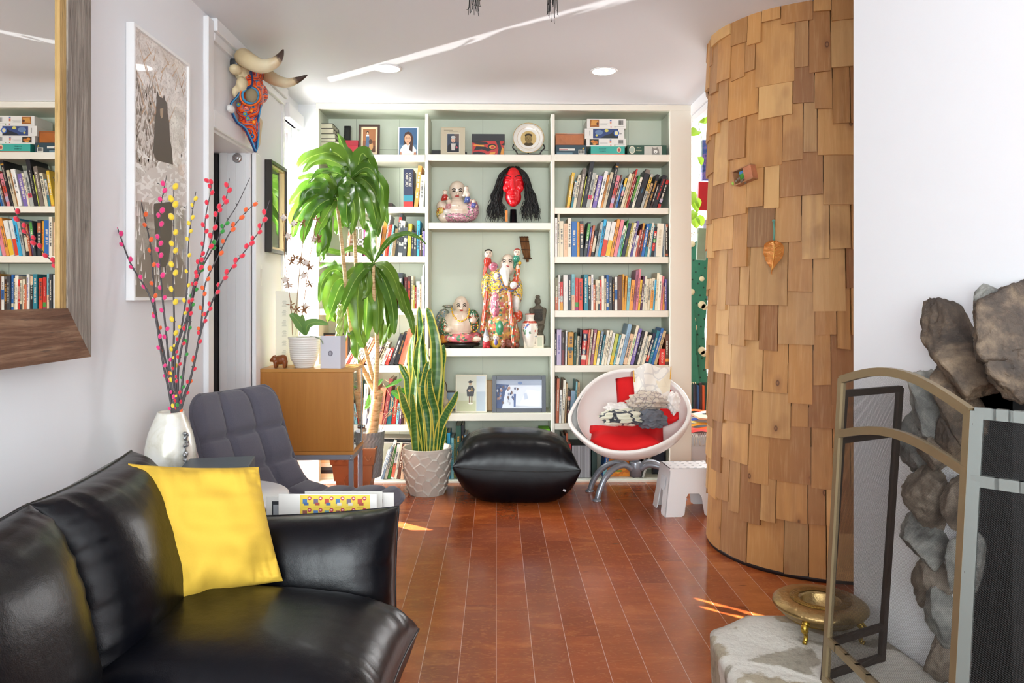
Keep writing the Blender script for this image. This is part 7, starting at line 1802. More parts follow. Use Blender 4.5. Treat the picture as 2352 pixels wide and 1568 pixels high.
t, zt_, w, H_ = carton('puzzle_box', 'dark blue-green box with barcode under the orange wooden box', 1276, 1347, 333.5, 355, 4.93, zR, .2, '#2c4652', [rc('#e9e4da', .12, .48, .62, .68), rc('#c98a8a', .12, .52, .40, .62), rc('#6a8a98', .04, .1, .55, .3), rc('#e3ded2', .74, .12, .94, .56)] + [rc('#1c1c1c', .755 + i * .018, .22, .755 + i * .018 + .008 * (1 + i % 2), .5) for i in range(9)] + [('#e3b23a', [(.86, .62), (.93, .62), (.895, .8)])])
carton('wooden_box', 'polished orange-brown wooden box resting on the dark puzzle box', 1276, 1341, 307, 333, 4.945, zt_ + .0004, .16, mat('#b8682a', .3, 0, (40, .2), (18, .3), .4), [('#7a3f18', [(.02, .04), (.98, .04), (.98, .94), (.02, .94), (.02, .90), (.96, .90), (.96, .08), (.02, .08)])])
t, zt_, w, H_ = carton('puzzle_box', 'turquoise puzzle box with orange base at the bottom of the puzzle stack', 1357, 1435, 336, 355, 4.925, zR, .2, '#3fb3a4', [rc('#e8552e', 0, 0, 1, .2), ('#e9c9a8', 'e', .83, .62, .06, .30), ('#b5524a', 'e', .83, .6, .035, .17)])
lab_text(t, 'BOUQUET', .0105, '#1f5c58', -.035, H_ * .72); lab_text(t, 'OF BIRDS', .0105, '#1f5c58', -.035, H_ * .46)
def wpz(px0, px1, y0, y1, zb_, lab, shapes, Y=4.93):
    return carton('puzzle_box', lab, px0, px1, y0, y1, Y, zb_, .2, '#efece6', shapes)
bar = lambda u: [rc('#2c2c2c', u + i * .016, .38, u + i * .016 + .007 * (1 + i % 2), .85) for i in range(8)]
fl = lambda: [rc('#3a6ab0', .585, .78, .63, .88), rc('#c93a32', .585, .62, .63, .72), rc('#e08a3a', .585, .46, .63, .56), rc('#9a9a94', .34, .5, .55, .52), rc('#9a9a94', .34, .42, .52, .44), rc('#9a9a94', .34, .34, .54, .36), rc('#9a9a94', .72, .2, .96, .22), rc('#8aa05a', .70, .1, .73, .22), rc('#d05a5a', .60, .1, .63, .22)]
t, zt_, w, H_ = wpz(1347, 1438, 318.5, 336, zt_ + .0004, 'white puzzle box with brown fruit picture, second from the bottom of the puzzle stack', [rc('#3a3226', .08, .16, .31, .92), ('#d98a3a', 'e', .16, .62, .05, .18), ('#c9702a', 'e', .24, .5, .05, .2), ('#e0a04a', 'e', .2, .3, .05, .12)] + bar(.80) + fl())
t, zt_, w, H_ = wpz(1343, 1434, 295.5, 318, zt_ + .0004, 'white puzzle box with swirling dark blue and yellow picture in the puzzle stack', [rc('#33487e', .21, .04, .84, .97), ('#6b86b0', 'e', .36, .62, .10, .25), ('#d9cf6a', 'e', .55, .8, .05, .15), ('#222c3a', [(.4, .04), (.84, .04), (.84, .9), (.74, .8), (.66, .5), (.5, .3)]), ('#d9cf6a', 'e', .30, .32, .03, .1), ('#3f6ac0', 'e', .80, .55, .07, .3), ('#e6e0b0', 'e', .80, .55, .045, .2), rc('#9a9a94', .12, .3, .14, .8)])
lab_text(t, '1000', .013, '#2c2c2c', w * .40, H_ * .5, sx=.6)
t, zt_, w, H_ = wpz(1348, 1438, 273, 295, zt_ + .0004, 'white puzzle box with orange-brown picture on top of the puzzle stack', [rc('#a8642a', .08, .16, .31, .92), ('#d99a4a', [(.10, .3), (.28, .35), (.29, .8), (.12, .86)]), ('#5a2f1a', 'e', .27, .5, .03, .14)] + bar(.80) + fl())
t, zt_, w, H_ = carton('puzzle_box', 'dark green puzzle box with a wolf picture at the right end of the top shelf', 1441, 1531, 333, 355, 4.93, zR, .2, '#2a5040', [('#e6e0cc', 'e', .12, .55, .075, .36), ('#b5c4b4', 'e', .12, .55, .06, .28), rc('#d2cec4', .43, .12, .88, .9), ('#8a8680', [(.62, .12), (.82, .12), (.80, .6), (.76, .84), (.72, .7), (.68, .7), (.64, .84), (.62, .6)]), ('#f0eee8', 'e', .72, .40, .05, .16), ('#3a3630', 'e', .72, .34, .014, .05)])
lab_text(t, '1000 pc', .009, '#e6e0b8', -.055, H_ * .76); lab_text(t, 'PUZZLE', .011, '#e6e0b8', -.055, H_ * .5)
# ---- left column odds
flatpic('picture_frame', 'tall brown wooden frame behind the big plant on the second shelf', 'picture', 800, 850, 378, 474, 5.03, SZ['L2'], .02, mat('#5a3626', .5), [rc('#7a5240', 0, 0, 1, 1)], .03, .05)
q0, q1 = P(848, 466, 4.96), P(900, 466, 4.96); t = thing('dark_tray', 'flat dark tray lying at the shelf left of the dictionary', 'tray', V(((q0.x + q1.x) / 2, 4.96, SZ['L2']))); mb = MB(); mb.bx((-.08, 0, 0), (.08, .15, q0.z - SZ['L2']), .002); mb.build('tray', mat('#3f2f30', .4), t)
# lattice ceramic
q0, q1 = P(801, 521, 4.94), P(835, 588, 4.94); zL3 = SZ['L3']; W2 = q1.x - q0.x; H3 = q0.z - zL3
t = thing('lattice_lantern', 'white square ceramic lantern with cut-out lattice between plant stems', 'lantern', V(((q0.x + q1.x) / 2, 4.94, zL3))); mb = MB()
for y in (0, W2 - .006):
    for a_, b_ in (((-W2 / 2, 0), (-W2 / 2 + .008, 1)), ((W2 / 2 - .008, 0), (W2 / 2, 1)), ((-W2 / 2, 0), (W2 / 2, .16)), ((-W2 / 2, .94), (W2 / 2, 1)), ((-W2 / 2, .55), (W2 / 2, .60)), ((-W2 / 2, .40), (W2 / 2, .45)), ((-.018, .16), (-.012, 1)), ((.012, .16), (.018, 1))):
        mb.bx((a_[0], y, a_[1] * H3), (b_[0], y + .006, b_[1] * H3))
for x in (-W2 / 2, W2 / 2 - .006): mb.bx((x, .006, 0), (x + .006, W2 - .006, H3))
mb.bx((-W2 / 2, 0, 0), (W2 / 2, W2, .004)); mb.build('lattice_body', mat('#e3e2dc', .4), t)
flatpic('picture_frame', 'dark edged picture with pale panel behind the plant on the fourth left shelf', 'picture', 746, 786, 632, 709, 5.02, SZ['L4'], .008, mat('#4a3a30', .5), [rc('#cfd2c4', 0, 0, 1, 1), rc('#b56a3a', .1, .05, .6, .4)], .02, .05)
flatpic('picture_frame', 'black framed picture standing low behind the lilac card', 'picture', 742, 802, 765, 839, 5.0, SZ['L5'], .012, mat('#1f1d1c', .4), [rc('#a86a3a', 0, 0, 1, 1), rc('#6a4630', .3, .1, .9, .8)], .02, .05)
# horizontal books low left
zz = SZ['L0']
for i, (y0, c, lab) in enumerate([(1106, 'ivory', 'bottom'), (1097, 'cream', 'second'), (1088, 'black', 'third'), (1080, 'charcoal', 'fourth'), (1070, 'white', 'fifth'), (1058, 'beige', 'topmost')]):
    Y = 4.94; zt_ = P(750, y0 - 11 + i, Y).z; x = P(752, 684, Y).x
    if zt_ <= zz: continue
    t = thing('book', 'lying book, %s of the stack seen under the cabinet' % lab, 'book', V((x, Y, zz)), 0, 'stacked books seen under the cabinet')
    hh = zt_ - zz - .0004; mb = MB(); mb.bx((-.055, 0, 0), (.055, .002, hh)); mb.bx((-.055, .002, 0), (.055, .2, .0015)); mb.bx((-.055, .002, hh - .0015), (.055, .2, hh)); mb.build('cover', bm_(c), t)
    mb = MB(); mb.bx((-.053, .003, .0017), (.053, .195, hh - .0017)); mb.build('pages', M_page, t); zz = zt_
# magazines lying above bottom-left books
for i, (y, rot, c) in enumerate(((1018, .03, '#e6e3dc'), (1013, -.02, '#2e2e30'), (1009, .05, '#cfcac0'))):
    q = P(915, y, 5.0); t = thing('magazine', ('pale magazine lying flat across the bottom-left books, lowest of three', 'dark magazine lying flat across the bottom-left books', 'grey magazine lying on top across the bottom-left books')[i], 'magazine', q + V((0, 0, .02))); mb = MB(); mb.box((0, 0, 0), (.24, .16, .006), rotm(0, rot, rot * 3)); mb.build('pages', mat(c, .6), t)
# ---- right bottom shelf
zr0 = SZ['R0']
q0, q1 = P(1314, 1022, 4.93), P(1357, 1022, 4.93); ww = q1.x - q0.x; hh = q0.z - zr0
t = thing('magazine_file', 'white ribbed magazine file box with black top on the bottom right shelf', 'file box', V(((q0.x + q1.x) / 2, 4.93, zr0))); mb = MB(); mb.bx((-ww / 2, .003, 0), (ww / 2, .2, hh)); mb.build('box', mat('#2a2a2e', .5), t); mb = MB()
for i in range(16): mb.bx((-ww / 2 + i * ww / 16, 0, .002), (-ww / 2 + (i + .7) * ww / 16, .003, hh - .004))
mb.build('page_edges', mat('#c9c9cf', .6), t)
carton('file_box', 'dark green storage file beside the white ribbed file on the bottom right shelf', 1359, 1371, 1028, 1101, 4.935, zr0, .2, '#24403c')
t = book(700, 50, 1040, 'blue', None, 6.149, 1270, 860, zr0, .14, 'tall blue patterned book leaning behind the chair leg on the bottom right shelf', "books on the right column's bottom shelf", (('aqua', .1, .5),), None, 'ivory')
ora = [rc('#e88a1e', 0, 0, 1, 1), rc('#c9661a', 0, .82, 1, 1)] + [(rg.choice(['#f2a02e', '#ee8e1c', '#d9741a']), 'e', rg.random(), rg.random() * .5, .12, .14) for _ in range(18)] + [('#2c1a10', 'e', .15, .56, .06, .1), ('#2c1a10', 'e', .86, .56, .06, .1), rc('#7a9a3a', .3, .22, .7, .3)]
t, zt_, w, H_ = carton('fruit_carton', 'orange mandarin orange carton on the bottom right shelf under the bowl chair', 1388, 1445, 1045, 1100, 4.96, zr0, .15, '#e07c1a', ora)
lab_text(t, 'Mandarin', .030, '#f4e2b8', 0, H_ * .62, sx=.9); lab_text(t, 'oranges', .024, '#f4e2b8', .01, H_ * .45, sx=.9)
for i, (x, c, lab) in enumerate(((1448, 'charcoal', 'grey binder leaning right behind the swivel post, the left one'), (1462, 'black', 'black binder leaning right behind the swivel post, the middle one'), (1474, 'grey', 'pale grey thin binder leaning right, the rightmost of three'))):
    book(x, 9 if i < 2 else 5, 1028, c, None, 1.0, 0, 0, zr0, .33, lab, "binders on the bottom right shelf", (), None, 'grey')
flatpic('picture_frame', 'large black frame standing at the right end of the bottom shelf', 'picture', 1498, 1530, 1022, 1101, 5.02, zr0, .010, mat('#17181c', .4), [rc('#1c2438', 0, 0, 1, 1)], .02, .03)
# ================================================================= FIREPLACE, SCREEN, BOWL
def rock_mat(a, b, c, d='#d8d4cc', name='rock'):
    s = NT(name); o = s.obj(); n = s.noise(o, 9, 8, .68, .4)[0]; n2 = s.noise(o, 30, 6, .7)[0]
    col = s.ramp(n, [(.28, a), (.45, b), (.6, c), (.78, d)]); col = s.mix(s.math('MULTIPLY', s.n('MapRange', {0: n2, 1: .55, 2: .7}).outputs[0], .5), col, lin(a))
    s.pbsdf(color=col, rough=.6, normal=s.bump(s.math('ADD', n, s.math('MULTIPLY', n2, .6)), .9, .012)); return s.m
M_r1 = rock_mat('#1f1814', '#4a3d32', '#7d6a55', '#b39f86'); M_r2 = rock_mat('#3a3a38', '#6a6a66', '#9a9890', '#c9c8c2'); M_r3 = rock_mat('#382e27', '#6a5c4e', '#96897a', '#c9c0b2')
fire = thing('fireplace', 'rough stone fireplace with dark firebox and raised stone hearth at the right edge', 'fireplace', (1.0, 1.6, 0))
def onwall(px, py):
    d = ray(px, py); # x = 1.3212 - .13 Y
    t = 1.3212 / (d.x + .13 * d.y); return V((0, 0, HC)) + d * t
def rock(px, py, w, h, dep, rot, m, seed, out=.03):
    c = onwall(px, py); k = c.y / FPX; dY = w * k / 1.0
    # wall tangent in the picture is strongly foreshortened: size along the wall from pixel width
    a0, a1 = onwall(px - w, py), onwall(px + w, py); L = (a1 - a0).length / 2 * .62
    rq = random.Random(int(seed * 100)); pls = [(V((rq.gauss(0, 1), rq.gauss(0, 1), rq.gauss(0, 1))).normalized(), rq.uniform(.68, 1.0)) for _ in range(20)]
    mb = MB(); tw = V((.13, -1, 0)).normalized(); nw = V((-1, -.13, 0)).normalized()
    cz, sz = math.cos(rot), math.sin(rot)
    def f(u, v):
        th = 2 * pi * u; ph = (v - .5) * pi; d = V((math.cos(ph) * math.cos(th), math.cos(ph) * math.sin(th), math.sin(ph)))
        d2 = d; kk = min([1.25] + [hh_ / d.dot(nn_) for nn_, hh_ in pls if d.dot(nn_) > .05]) * 1.08 + .07 * mnoise.noise(d * 4 + V((seed * 2, 5, 0))) + .04 * mnoise.noise(d * 11 + V((seed, 9, 0)))
        x = d2.x * L * kk; y = d2.y * dep * kk; z = d2.z * h * k * kk
        x, z = x * cz + z * sz, -x * sz + z * cz
        return c + nw * (out * .2 + y) + tw * x + V((0, 0, z))
    mb.grid(f, 84, 56, closeu=True); return mb.build('stone', m, fire, world=True)
for a in [(2222, 800, 50, 120, .075, -.42, M_r1, 1), (2345, 760, 86, 100, .11, -.25, M_r1, 2.3), (2300, 715, 50, 55, .07, .2, M_r2, 3.1), (2205, 905, 40, 90, .05, -.3, M_r1, 4.4), (2162, 925, 48, 100, .06, -.35, M_r2, 5.9), (2125, 1025, 46, 76, .05, .3, M_r2, 6.2), (2165, 1020, 44, 76, .05, .2, M_r3, 6.9), (2145, 1140, 66, 76, .065, 0, M_r3, 7.7), (2145, 1238, 62, 56, .06, 0, M_r2, 8.5),
          (2150, 1328, 56, 64, .05, .1, M_r3, 9.1), (2176, 1415, 42, 62, .045, .1, M_r2, 10.4), (2180, 1505, 34, 60, .045, 0, M_r3, 11.2), (2380, 860, 70, 60, .08, 0, M_r1, 12.9), (2205, 1010, 30, 70, .04, .1, M_r1, 13.5), (2215, 1150, 36, 60, .04, 0, M_r3, 14.1), (2222, 1290, 36, 70, .04, 0, M_r2, 15.3)]: rock(*a)
mb = MB()
def fb(Y, off, z): p = wl_(Y, off); p.z = z; return p
for q in ([fb(FY0, 0, .3), fb(FY0, .45, .3), fb(FY0, .45, FZ), fb(FY0, 0, FZ)], [fb(FY1, .45, .3), fb(FY1, 0, .3), fb(FY1, 0, FZ), fb(FY1, .45, FZ)], [fb(FY0, .45, .3), fb(FY1, .45, .3), fb(FY1, .45, FZ), fb(FY0, .45, FZ)], [fb(FY0, 0, FZ), fb(FY0, .45, FZ), fb(FY1, .45, FZ), fb(FY1, 0, FZ)]): mb.poly(q)
mb.build('firebox', mat('#0b0a0a', .9, 0, (20, .6)), fire, world=True)
for px, py, w, h, m, sd in ((2300, 1500, 70, 50, M_r2, 21), (2345, 1440, 40, 45, M_r3, 22)):
    c = V((1.10 + (.09 if sd == 22 else 0), 1.42 - (.08 if sd == 22 else 0), .345)); mb = MB()
    def f(u, v, c=c, sd=sd):
        d = V((math.cos((v - .5) * pi) * math.cos(2 * pi * u), math.cos((v - .5) * pi) * math.sin(2 * pi * u), math.sin((v - .5) * pi)))
        kk = 1 + .3 * mnoise.noise(d * 1.5 + V((sd, 0, 0))) + .12 * mnoise.noise(d * 4 + V((sd, 2, 0))); p = c + V((d.x * .10, d.y * .09, d.z * .055)) * kk; p.z = max(p.z, .299); return p
    mb.grid(f, 48, 32, closeu=True); mb.build('stone', m, fire, world=True)
# hearth slab
def hearth_mat():
    s = NT('hearth_stone'); o = s.obj(); wp = s.n('VectorMath', {0: o, 1: s.n('VectorMath', {0: s.noise(o, 5, 3)[1], 1: (.3, .3, .3)}, operation='MULTIPLY').outputs[0]}, operation='ADD').outputs[0]
    e = s.n('TexVoronoi', {'Vector': wp, 'Scale': 4.2}, feature='DISTANCE_TO_EDGE').outputs[0]; cid = s.n('SeparateColor', {0: s.n('TexVoronoi', {'Vector': wp, 'Scale': 4.2}).outputs[1]}).outputs[0]
    n = s.noise(o, 12, 8, .7)[0]; n2 = s.noise(o, 46, 6, .7)[0]
    st = s.mix(n, s.ramp(cid, [(0, '#4f4d4c'), (.35, '#8a7452'), (.6, '#a3977e'), (1, '#5d5c5c')]), lin('#b5ac9a')); st = s.mix(s.math('MULTIPLY', s.n('MapRange', {0: n2, 1: .5, 2: .7}).outputs[0], .5), st, lin('#4a4844'))
    c = s.mix(s.n('MapRange', {0: s.math('ADD', e, s.math('MULTIPLY', s.math('SUBTRACT', n, .5), .5)), 1: .12, 2: .17}).outputs[0], s.mix(n2, lin('#dedad0'), lin('#bdb8ae')), st)
    s.pbsdf(color=c, rough=.7, normal=s.bump(s.math('ADD', s.math('ADD', s.math('MINIMUM', e, .15), s.math('MULTIPLY', n, .6)), s.math('MULTIPLY', n2, .3)), .8, .012)); return s.m
ol = [(.74, 2.165), (.655, 2.10), (.600, 2.06), (.585, 1.98), (.575, 1.80), (.56, 1.6), (.575, 1.3), (.56, 1.0), (.60, .6), (1.24, .6), (1.19, 1.0), (1.045, 2.14), (.90, 2.16)]
mb = MB(); hp = catmull([V((x, y, 0)) for x, y in ol[:9]], 6) + [V((1.23, .6, 0)), V((1.188, 1.0, 0))] + [wl_(Y) for Y in (1.4, 1.8, 2.138)] + [V((.90, 2.16, 0))]
nh = len(hp); cen = V((.85, 1.4, 0))
def hf(u, v):
    p = hp[int(round(u * nh)) % nh]; n_ = mnoise.noise(V((p.x * 9, p.y * 9, v * 3))) * .014
    if v < .5: z = .285 * (v / .5); q = p + (p - cen).normalized() * n_; return V((q.x, q.y, z))
    t = (v - .5) / .5; q = p.lerp(cen, t * .98); z = .285 + .015 * min(1, t * 9) ** .5 + .004 * mnoise.noise(V((q.x * 7, q.y * 7, 0))) * (1 if t > .02 else 0); return V((q.x, q.y, min(z, .3005)))
mb.grid(hf, nh, 60, closeu=True); mb.build('hearth', hearth_mat(), fire, world=True)
# ---- folding screen
scr = thing('fire_screen', 'folding bronze framed mesh fire screen with arched rails standing on the hearth', 'fire screen', (.85, 1.5, .30))
M_br = mat('#8c7a5c', .38, .55, None, (30, .1)); M_dkb = mat('#3b302a', .45, .4); M_gb = mat('#6f7470', .4, .45)
def mesh_mat():
    s = NT('wire_mesh'); u = s.n('Attribute', None, attribute_name='muv').outputs['Vector']; sp_ = s.n('SeparateXYZ', {0: u})
    def w(a): return s.math('LESS_THAN', s.math('ABSOLUTE', s.math('SUBTRACT', s.math('FRACT', s.math('MULTIPLY', a, 1 / .0031)), .5)), .10)
    x, y = sp_.outputs[0], sp_.outputs[1]
    m = s.math('MAXIMUM', w(s.math('ADD', x, y)), w(s.math('SUBTRACT', x, y)))
    p = s.pbsdf(color=lin('#161412'), rough=.6); t = s.n('BsdfTransparent'); mx = s.n('MixShader', {0: m})
    s.t.links.new(t.outputs[0], mx.inputs[1]); s.t.links.new(p.outputs[0], mx.inputs[2]); s.t.links.new(mx.outputs[0], s.out.inputs[0]); return s.m
M_mesh = mesh_mat()
def panel(b0, b1, tilt, zt0, zt1, arch, rails, m, mesh=True, w=.016):
    """panel between floor points b0, b1; tilt = top offset vector"""
    b0, b1, tilt = V(b0), V(b1), V(tilt); Zb = .302; HH = .73
    def pt(u, z): return b0.lerp(b1, u) + tilt * ((z - .30) / HH) + V((0, 0, z))
    ob = thing('x', 'x', 'x'); bpy.data.objects.remove(ob)
    fr = MB()
    ztop = lambda u: zt0 + (zt1 - zt0) * u + arch * math.sin(pi * u)
    dirp = (b1 - b0).normalized(); 
    def bar(pts):
        for a, b in zip(pts[:-1], pts[1:]):
            x = (b - a).normalized(); y = dirp.cross(V((0, 0, 1))); zc_ = x.cross(y).normalized(); M = Matrix((x, y, zc_)).transposed(); fr.box((a + b) / 2, ((b - a).length + w * .35, .012, w), M)
    bar([pt(0, Zb), pt(0, ztop(0))]); bar([pt(1, Zb), pt(1, ztop(1))]); bar([pt(i / 14, ztop(i / 14)) for i in range(15)]); bar([pt(0, Zb + w / 2), pt(1, Zb + w / 2)])
    for z0, z1, ar in rails: bar([pt(i / 10, z0 + (z1 - z0) * i / 10 + ar * math.sin(pi * i / 10)) for i in range(11)])
    pn = fr.build('screen_panel', m, scr, world=True)
    ms = MB(); NU = 14; uv = []
    vs = []
    for i in range(NU + 1):
        for zf in (0, 1):
            u = i / NU; z = Zb if zf == 0 else ztop(u); vs.append(pt(u, z)); uv.append((u * (b1 - b0).length, z, 0))
    ms.add(vs, [(2 * i, 2 * i + 2, 2 * i + 3, 2 * i + 1) for i in range(NU)], False); o = ms.build('wire_mesh', M_mesh, pn, world=True)
    at = o.data.attributes.new('muv', 'FLOAT_VECTOR', 'POINT'); at.data.foreach_set('vector', [c for t in uv for c in t])
panel((.785, 1.75, 0), (.800, 1.295, 0), (.040, 0, 0), 1.025, 1.018, .042, [(.895, .912, .035), (.405, .405, 0)], M_br, w=.018)
panel((.790, 1.765, 0), (.975, 1.855, 0), (.050, 0, 0), .990, .990, 0, [(.878, .878, 0), (.388, .388, 0)], M_dkb)
panel((.806, 1.283, 0), (1.06, 1.04, 0), (.040, 0, 0), 1.018, 1.018, 0, [(.900, .900, 0), (.405, .405, 0)], M_gb, w=.020)
mb = MB()
for z in (.42, .72, .98): mb.cyl(V((.803 + .04 * (z - .3) / .73, 1.288, z - .02)), V((.803 + .04 * (z - .3) / .73, 1.288, z + .02)), .007, n=10)
mb.build('hinge', M_dkb, scr, world=True)
# ---- brass bowl
bc_ = V((.900, 2.04, .301))
bb = thing('brass_brazier', 'round engraved brass brazier bowl on curled feet on the stone hearth', 'bowl', bc_)
M_brass = mat('#a88c5c', .32, .9, (70, .3), (24, .15)); M_brd = mat('#8a6a2e', .35, .9, (90, .9))
mb = MB(); mb.lathe([(.001, .022), (.05, .023), (.09, .032), (.108, .048), (.114, .058), (.122, .060), (.126, .066), (.124, .074), (.112, .082), (.085, .084), (.060, .083), (.053, .081), (.050, .076), (.050, .05), (.001, .045)], (0, 0, 0), 72); mb.build('body', M_brass, bb)
mb = MB(); mb.lathe([(.0935, .0352), (.112, .0555), (.1135, .0568), (.095, .0348)], (0, 0, 0), 72, False); mb.lathe([(.056, .0846), (.080, .0852), (.080, .0846)], (0, 0, 0), 60, False); mb.build('engraved_band', M_brd, bb)
for a in (-2.3, -.9, .5, 2.1):
    dv = V((math.cos(a), math.sin(a), 0)); mb = MB(); mb.tube(catmull([dv * .106 + V((0, 0, .052)), dv * .122 + V((0, 0, .040)), dv * .112 + V((0, 0, .020)), dv * .116 + V((0, 0, .004)), dv * .124 + V((0, 0, .003))], 5), [.010] * 8 + [.006] * 13, 8); mb.ell(dv * .112 + V((0, 0, .050)), (.011, .011, .011), None, 6); mb.build('foot', mat('#b8963e', .25, .95), bb)

# ================================================================= THINGS ON THE COLUMN
q = on_col(1708, 402, CR + .05); n_ = (q - V((CC.x, CC.y, q.z))).normalized(); sd = V((-n_.y, n_.x, 0))
if sd.x < 0: sd = -sd
t = thing('shadow_box', 'tiny open wooden box holding a green landscape picture, nailed to the shingled column', 'shadow box', q)
def lb(name, u0, v0, u1, v1, d0, d1, m):
    R_ = Matrix((sd, -n_, V((0, 0, 1)))).transposed() @ rotm(0, -.22, 0); mb = MB(); c = R_ @ V(((u0 + u1) / 2, (d0 + d1) / 2, (v0 + v1) / 2)); mb.box(c, (u1 - u0, d1 - d0, v1 - v0), R_, .0008); return mb.build(name, m, t)
Mb_ = mat('#a5744e', .7, 0, (50, .3), (20, .2))
lb('box_frame', -.052, .030, .052, .035, -.012, .035, Mb_); lb('box_frame', -.052, -.035, .052, -.030, -.012, .035, Mb_); lb('box_frame', -.052, -.030, -.047, .030, -.012, .035, Mb_); lb('box_frame', .008, -.030, .052, .030, -.010, .033, mat('#b5714e', .7, 0, (60, .6), (30, .3))); lb('backing', -.047, -.030, .008, .030, .028, .034, Mb_)
lb('landscape_picture', -.030, -.012, .006, .028, .010, .014, mat('#4f9a3a', .5, 0, None, (40, .6))); lb('picture_sky', -.028, .014, -.004, .026, .0092, .010, mat('#5a8fd0', .5)); lb('picture_label', -.006, .002, .004, .020, .0088, .010, mat('#e9e9e2', .5))
mb = MB()
for i in range(9): mb.ell((-.035 + .007 * i, -.004 - .004 * (i % 2), -.028 + .008 * (i % 3) - .01 * i / 9), (.005, .005, .006), None, 5)
mb.build('dried_flowers', mat('#7a6a58', .9, 0, (99, .8), (60, .5)), t); mb = MB(); mb.ell(sd * -.056 + V((0, 0, -.030)), .0085, None, 8); mb.build('green_bead', mat('#9ad04a', .4), t)
q0 = on_col(1777, 507, CR + .045); q1 = on_col(1778, 552, CR + .045); q2 = on_col(1776, 630, CR + .05)
t = thing('leaf_ornament', 'copper coloured leaf ornament hanging on a green cord on the shingled column', 'ornament', q0)
mb = MB(); mb.tube([q0, q0.lerp(q1, .5) + V((.002, 0, 0)), q1], .0045, 8); mb.ell(q0, .007, None, 6); mb.build('cord', mat('#5f8f7c', .6), t, world=True)
n_ = (q1 - V((CC.x, CC.y, q1.z))).normalized(); sd = V((-n_.y, n_.x, 0)); sd = sd if sd.x > 0 else -sd
mb = MB(); hL = (q1 - q2).length
def lf(u, v, s=0):
    w_ = float(np.interp(v, [0, .04, .12, .25, .4, .55, .7, .8, .88, 1], [.002, .024, .040, .046, .044, .036, .020, .008, .003, .001])); U = 2 * u - 1
    return q1.lerp(q2, v) + sd * (U * w_ + .004 * math.sin(v * 5)) + n_ * (.006 + .010 * abs(U) * (1 - v) + .003 * math.sin(v * 22) * abs(U) + s)
mb.grid(lf, 16, 30); mb.grid(lambda u, v: lf(1 - u, v, -.0015), 16, 30)
mb.build('leaf', mat('#c47a34', .32, .35, (40, .5), (22, .2)), t, world=True); mb = MB(); mb.tube([lf(.5, v / 10, .002) for v in range(10)], .0013, 6)
for k in range(5):
    for u in (.12, .88): mb.tube([lf(.5, .12 + k * .11, .0015), lf(u, .04 + k * .11, .0015)], .0008, 4)
mb.build('veins', mat('#e0b060', .3, .6), t, world=True)

# ================================================================= NEXT ROOM (seen through the gap)
bn = thing('bench', 'pale grey painted bench end beyond the bookcase, under the striped blanket', 'bench', P(1612, 684, 5.0)); bn.location.z = 0
x0 = 1.304; zt3 = P(1590, 998, 5.0).z
mb = MB(); mb.bx((x0, 4.93, zt3 - .16), (x0 + .6, 5.9, zt3)); mb.build('seat_box', mat('#dfe2e4', .5), bn, world=True)
for x, y in ((x0 + .02, 4.96), (x0 + .54, 4.96), (x0 + .02, 5.84), (x0 + .54, 5.84)): mb = MB(); mb.bx((x, y, 0), (x + .04, y + .04, zt3 - .16)); mb.build('leg', mat('#dfe2e4', .5), bn, world=True)
t = thing('striped_blanket', 'red orange and white striped woven blanket with fringe over the bench', 'blanket', (x0 + .25, 5.2, zt3))
cols = ['#d2261c', '#e23a1c', '#ef6a1e', '#f6a82a', '#f7dc6a', '#f4f0e6', '#1f3f9a', '#d2261c', '#232323', '#f4f0e6', '#ef6a1e', '#d2261c']
mats_ = [mat(c, .9, 0, (300, .5)) for c in cols]; mb = MB()
for i, c in enumerate(cols):
    mb.m(i); u0, u1 = i / len(cols), (i + 1) / len(cols)
    mb.grid(lambda u, v: V((x0 - .004 + .5 * v, 4.94 + .75 * (u0 + (u1 - u0) * u), zt3 + .022 + .012 * math.sin(v * 9 + u0 * 20) + .05 * (u0 + (u1 - u0) * u))), 4, 20)
mb.build('woven_cloth', mats_, t, world=True); mb = MB()
for i in range(44):
    x = x0 + .5 * i / 44; mb.tube(catmull([V((x, 4.945, zt3 + .020)), V((x + .004 * math.sin(i), 4.922, zt3 + .005)), V((x + .01 * math.sin(i * 2), 4.918, zt3 - .035 - .01 * math.sin(i * 3))), V((x + .012 * math.sin(i * 1.7), 4.92, zt3 - .06))], 3), .0024, 5)
mb.build('fringe', mat('#e6e2d8', .9), t, world=True)
t = thing('wooden_tray', 'small pale wooden board lying on the striped blanket', 'tray', P(1612, 955, 5.25)); mb = MB(); c = P(1618, 958, 5.25); mb.box(c, (.14, .2, .014), rotm(.0, .12, 0), .002); mb.build('board', mat('#d9b896', .5), t, world=True)
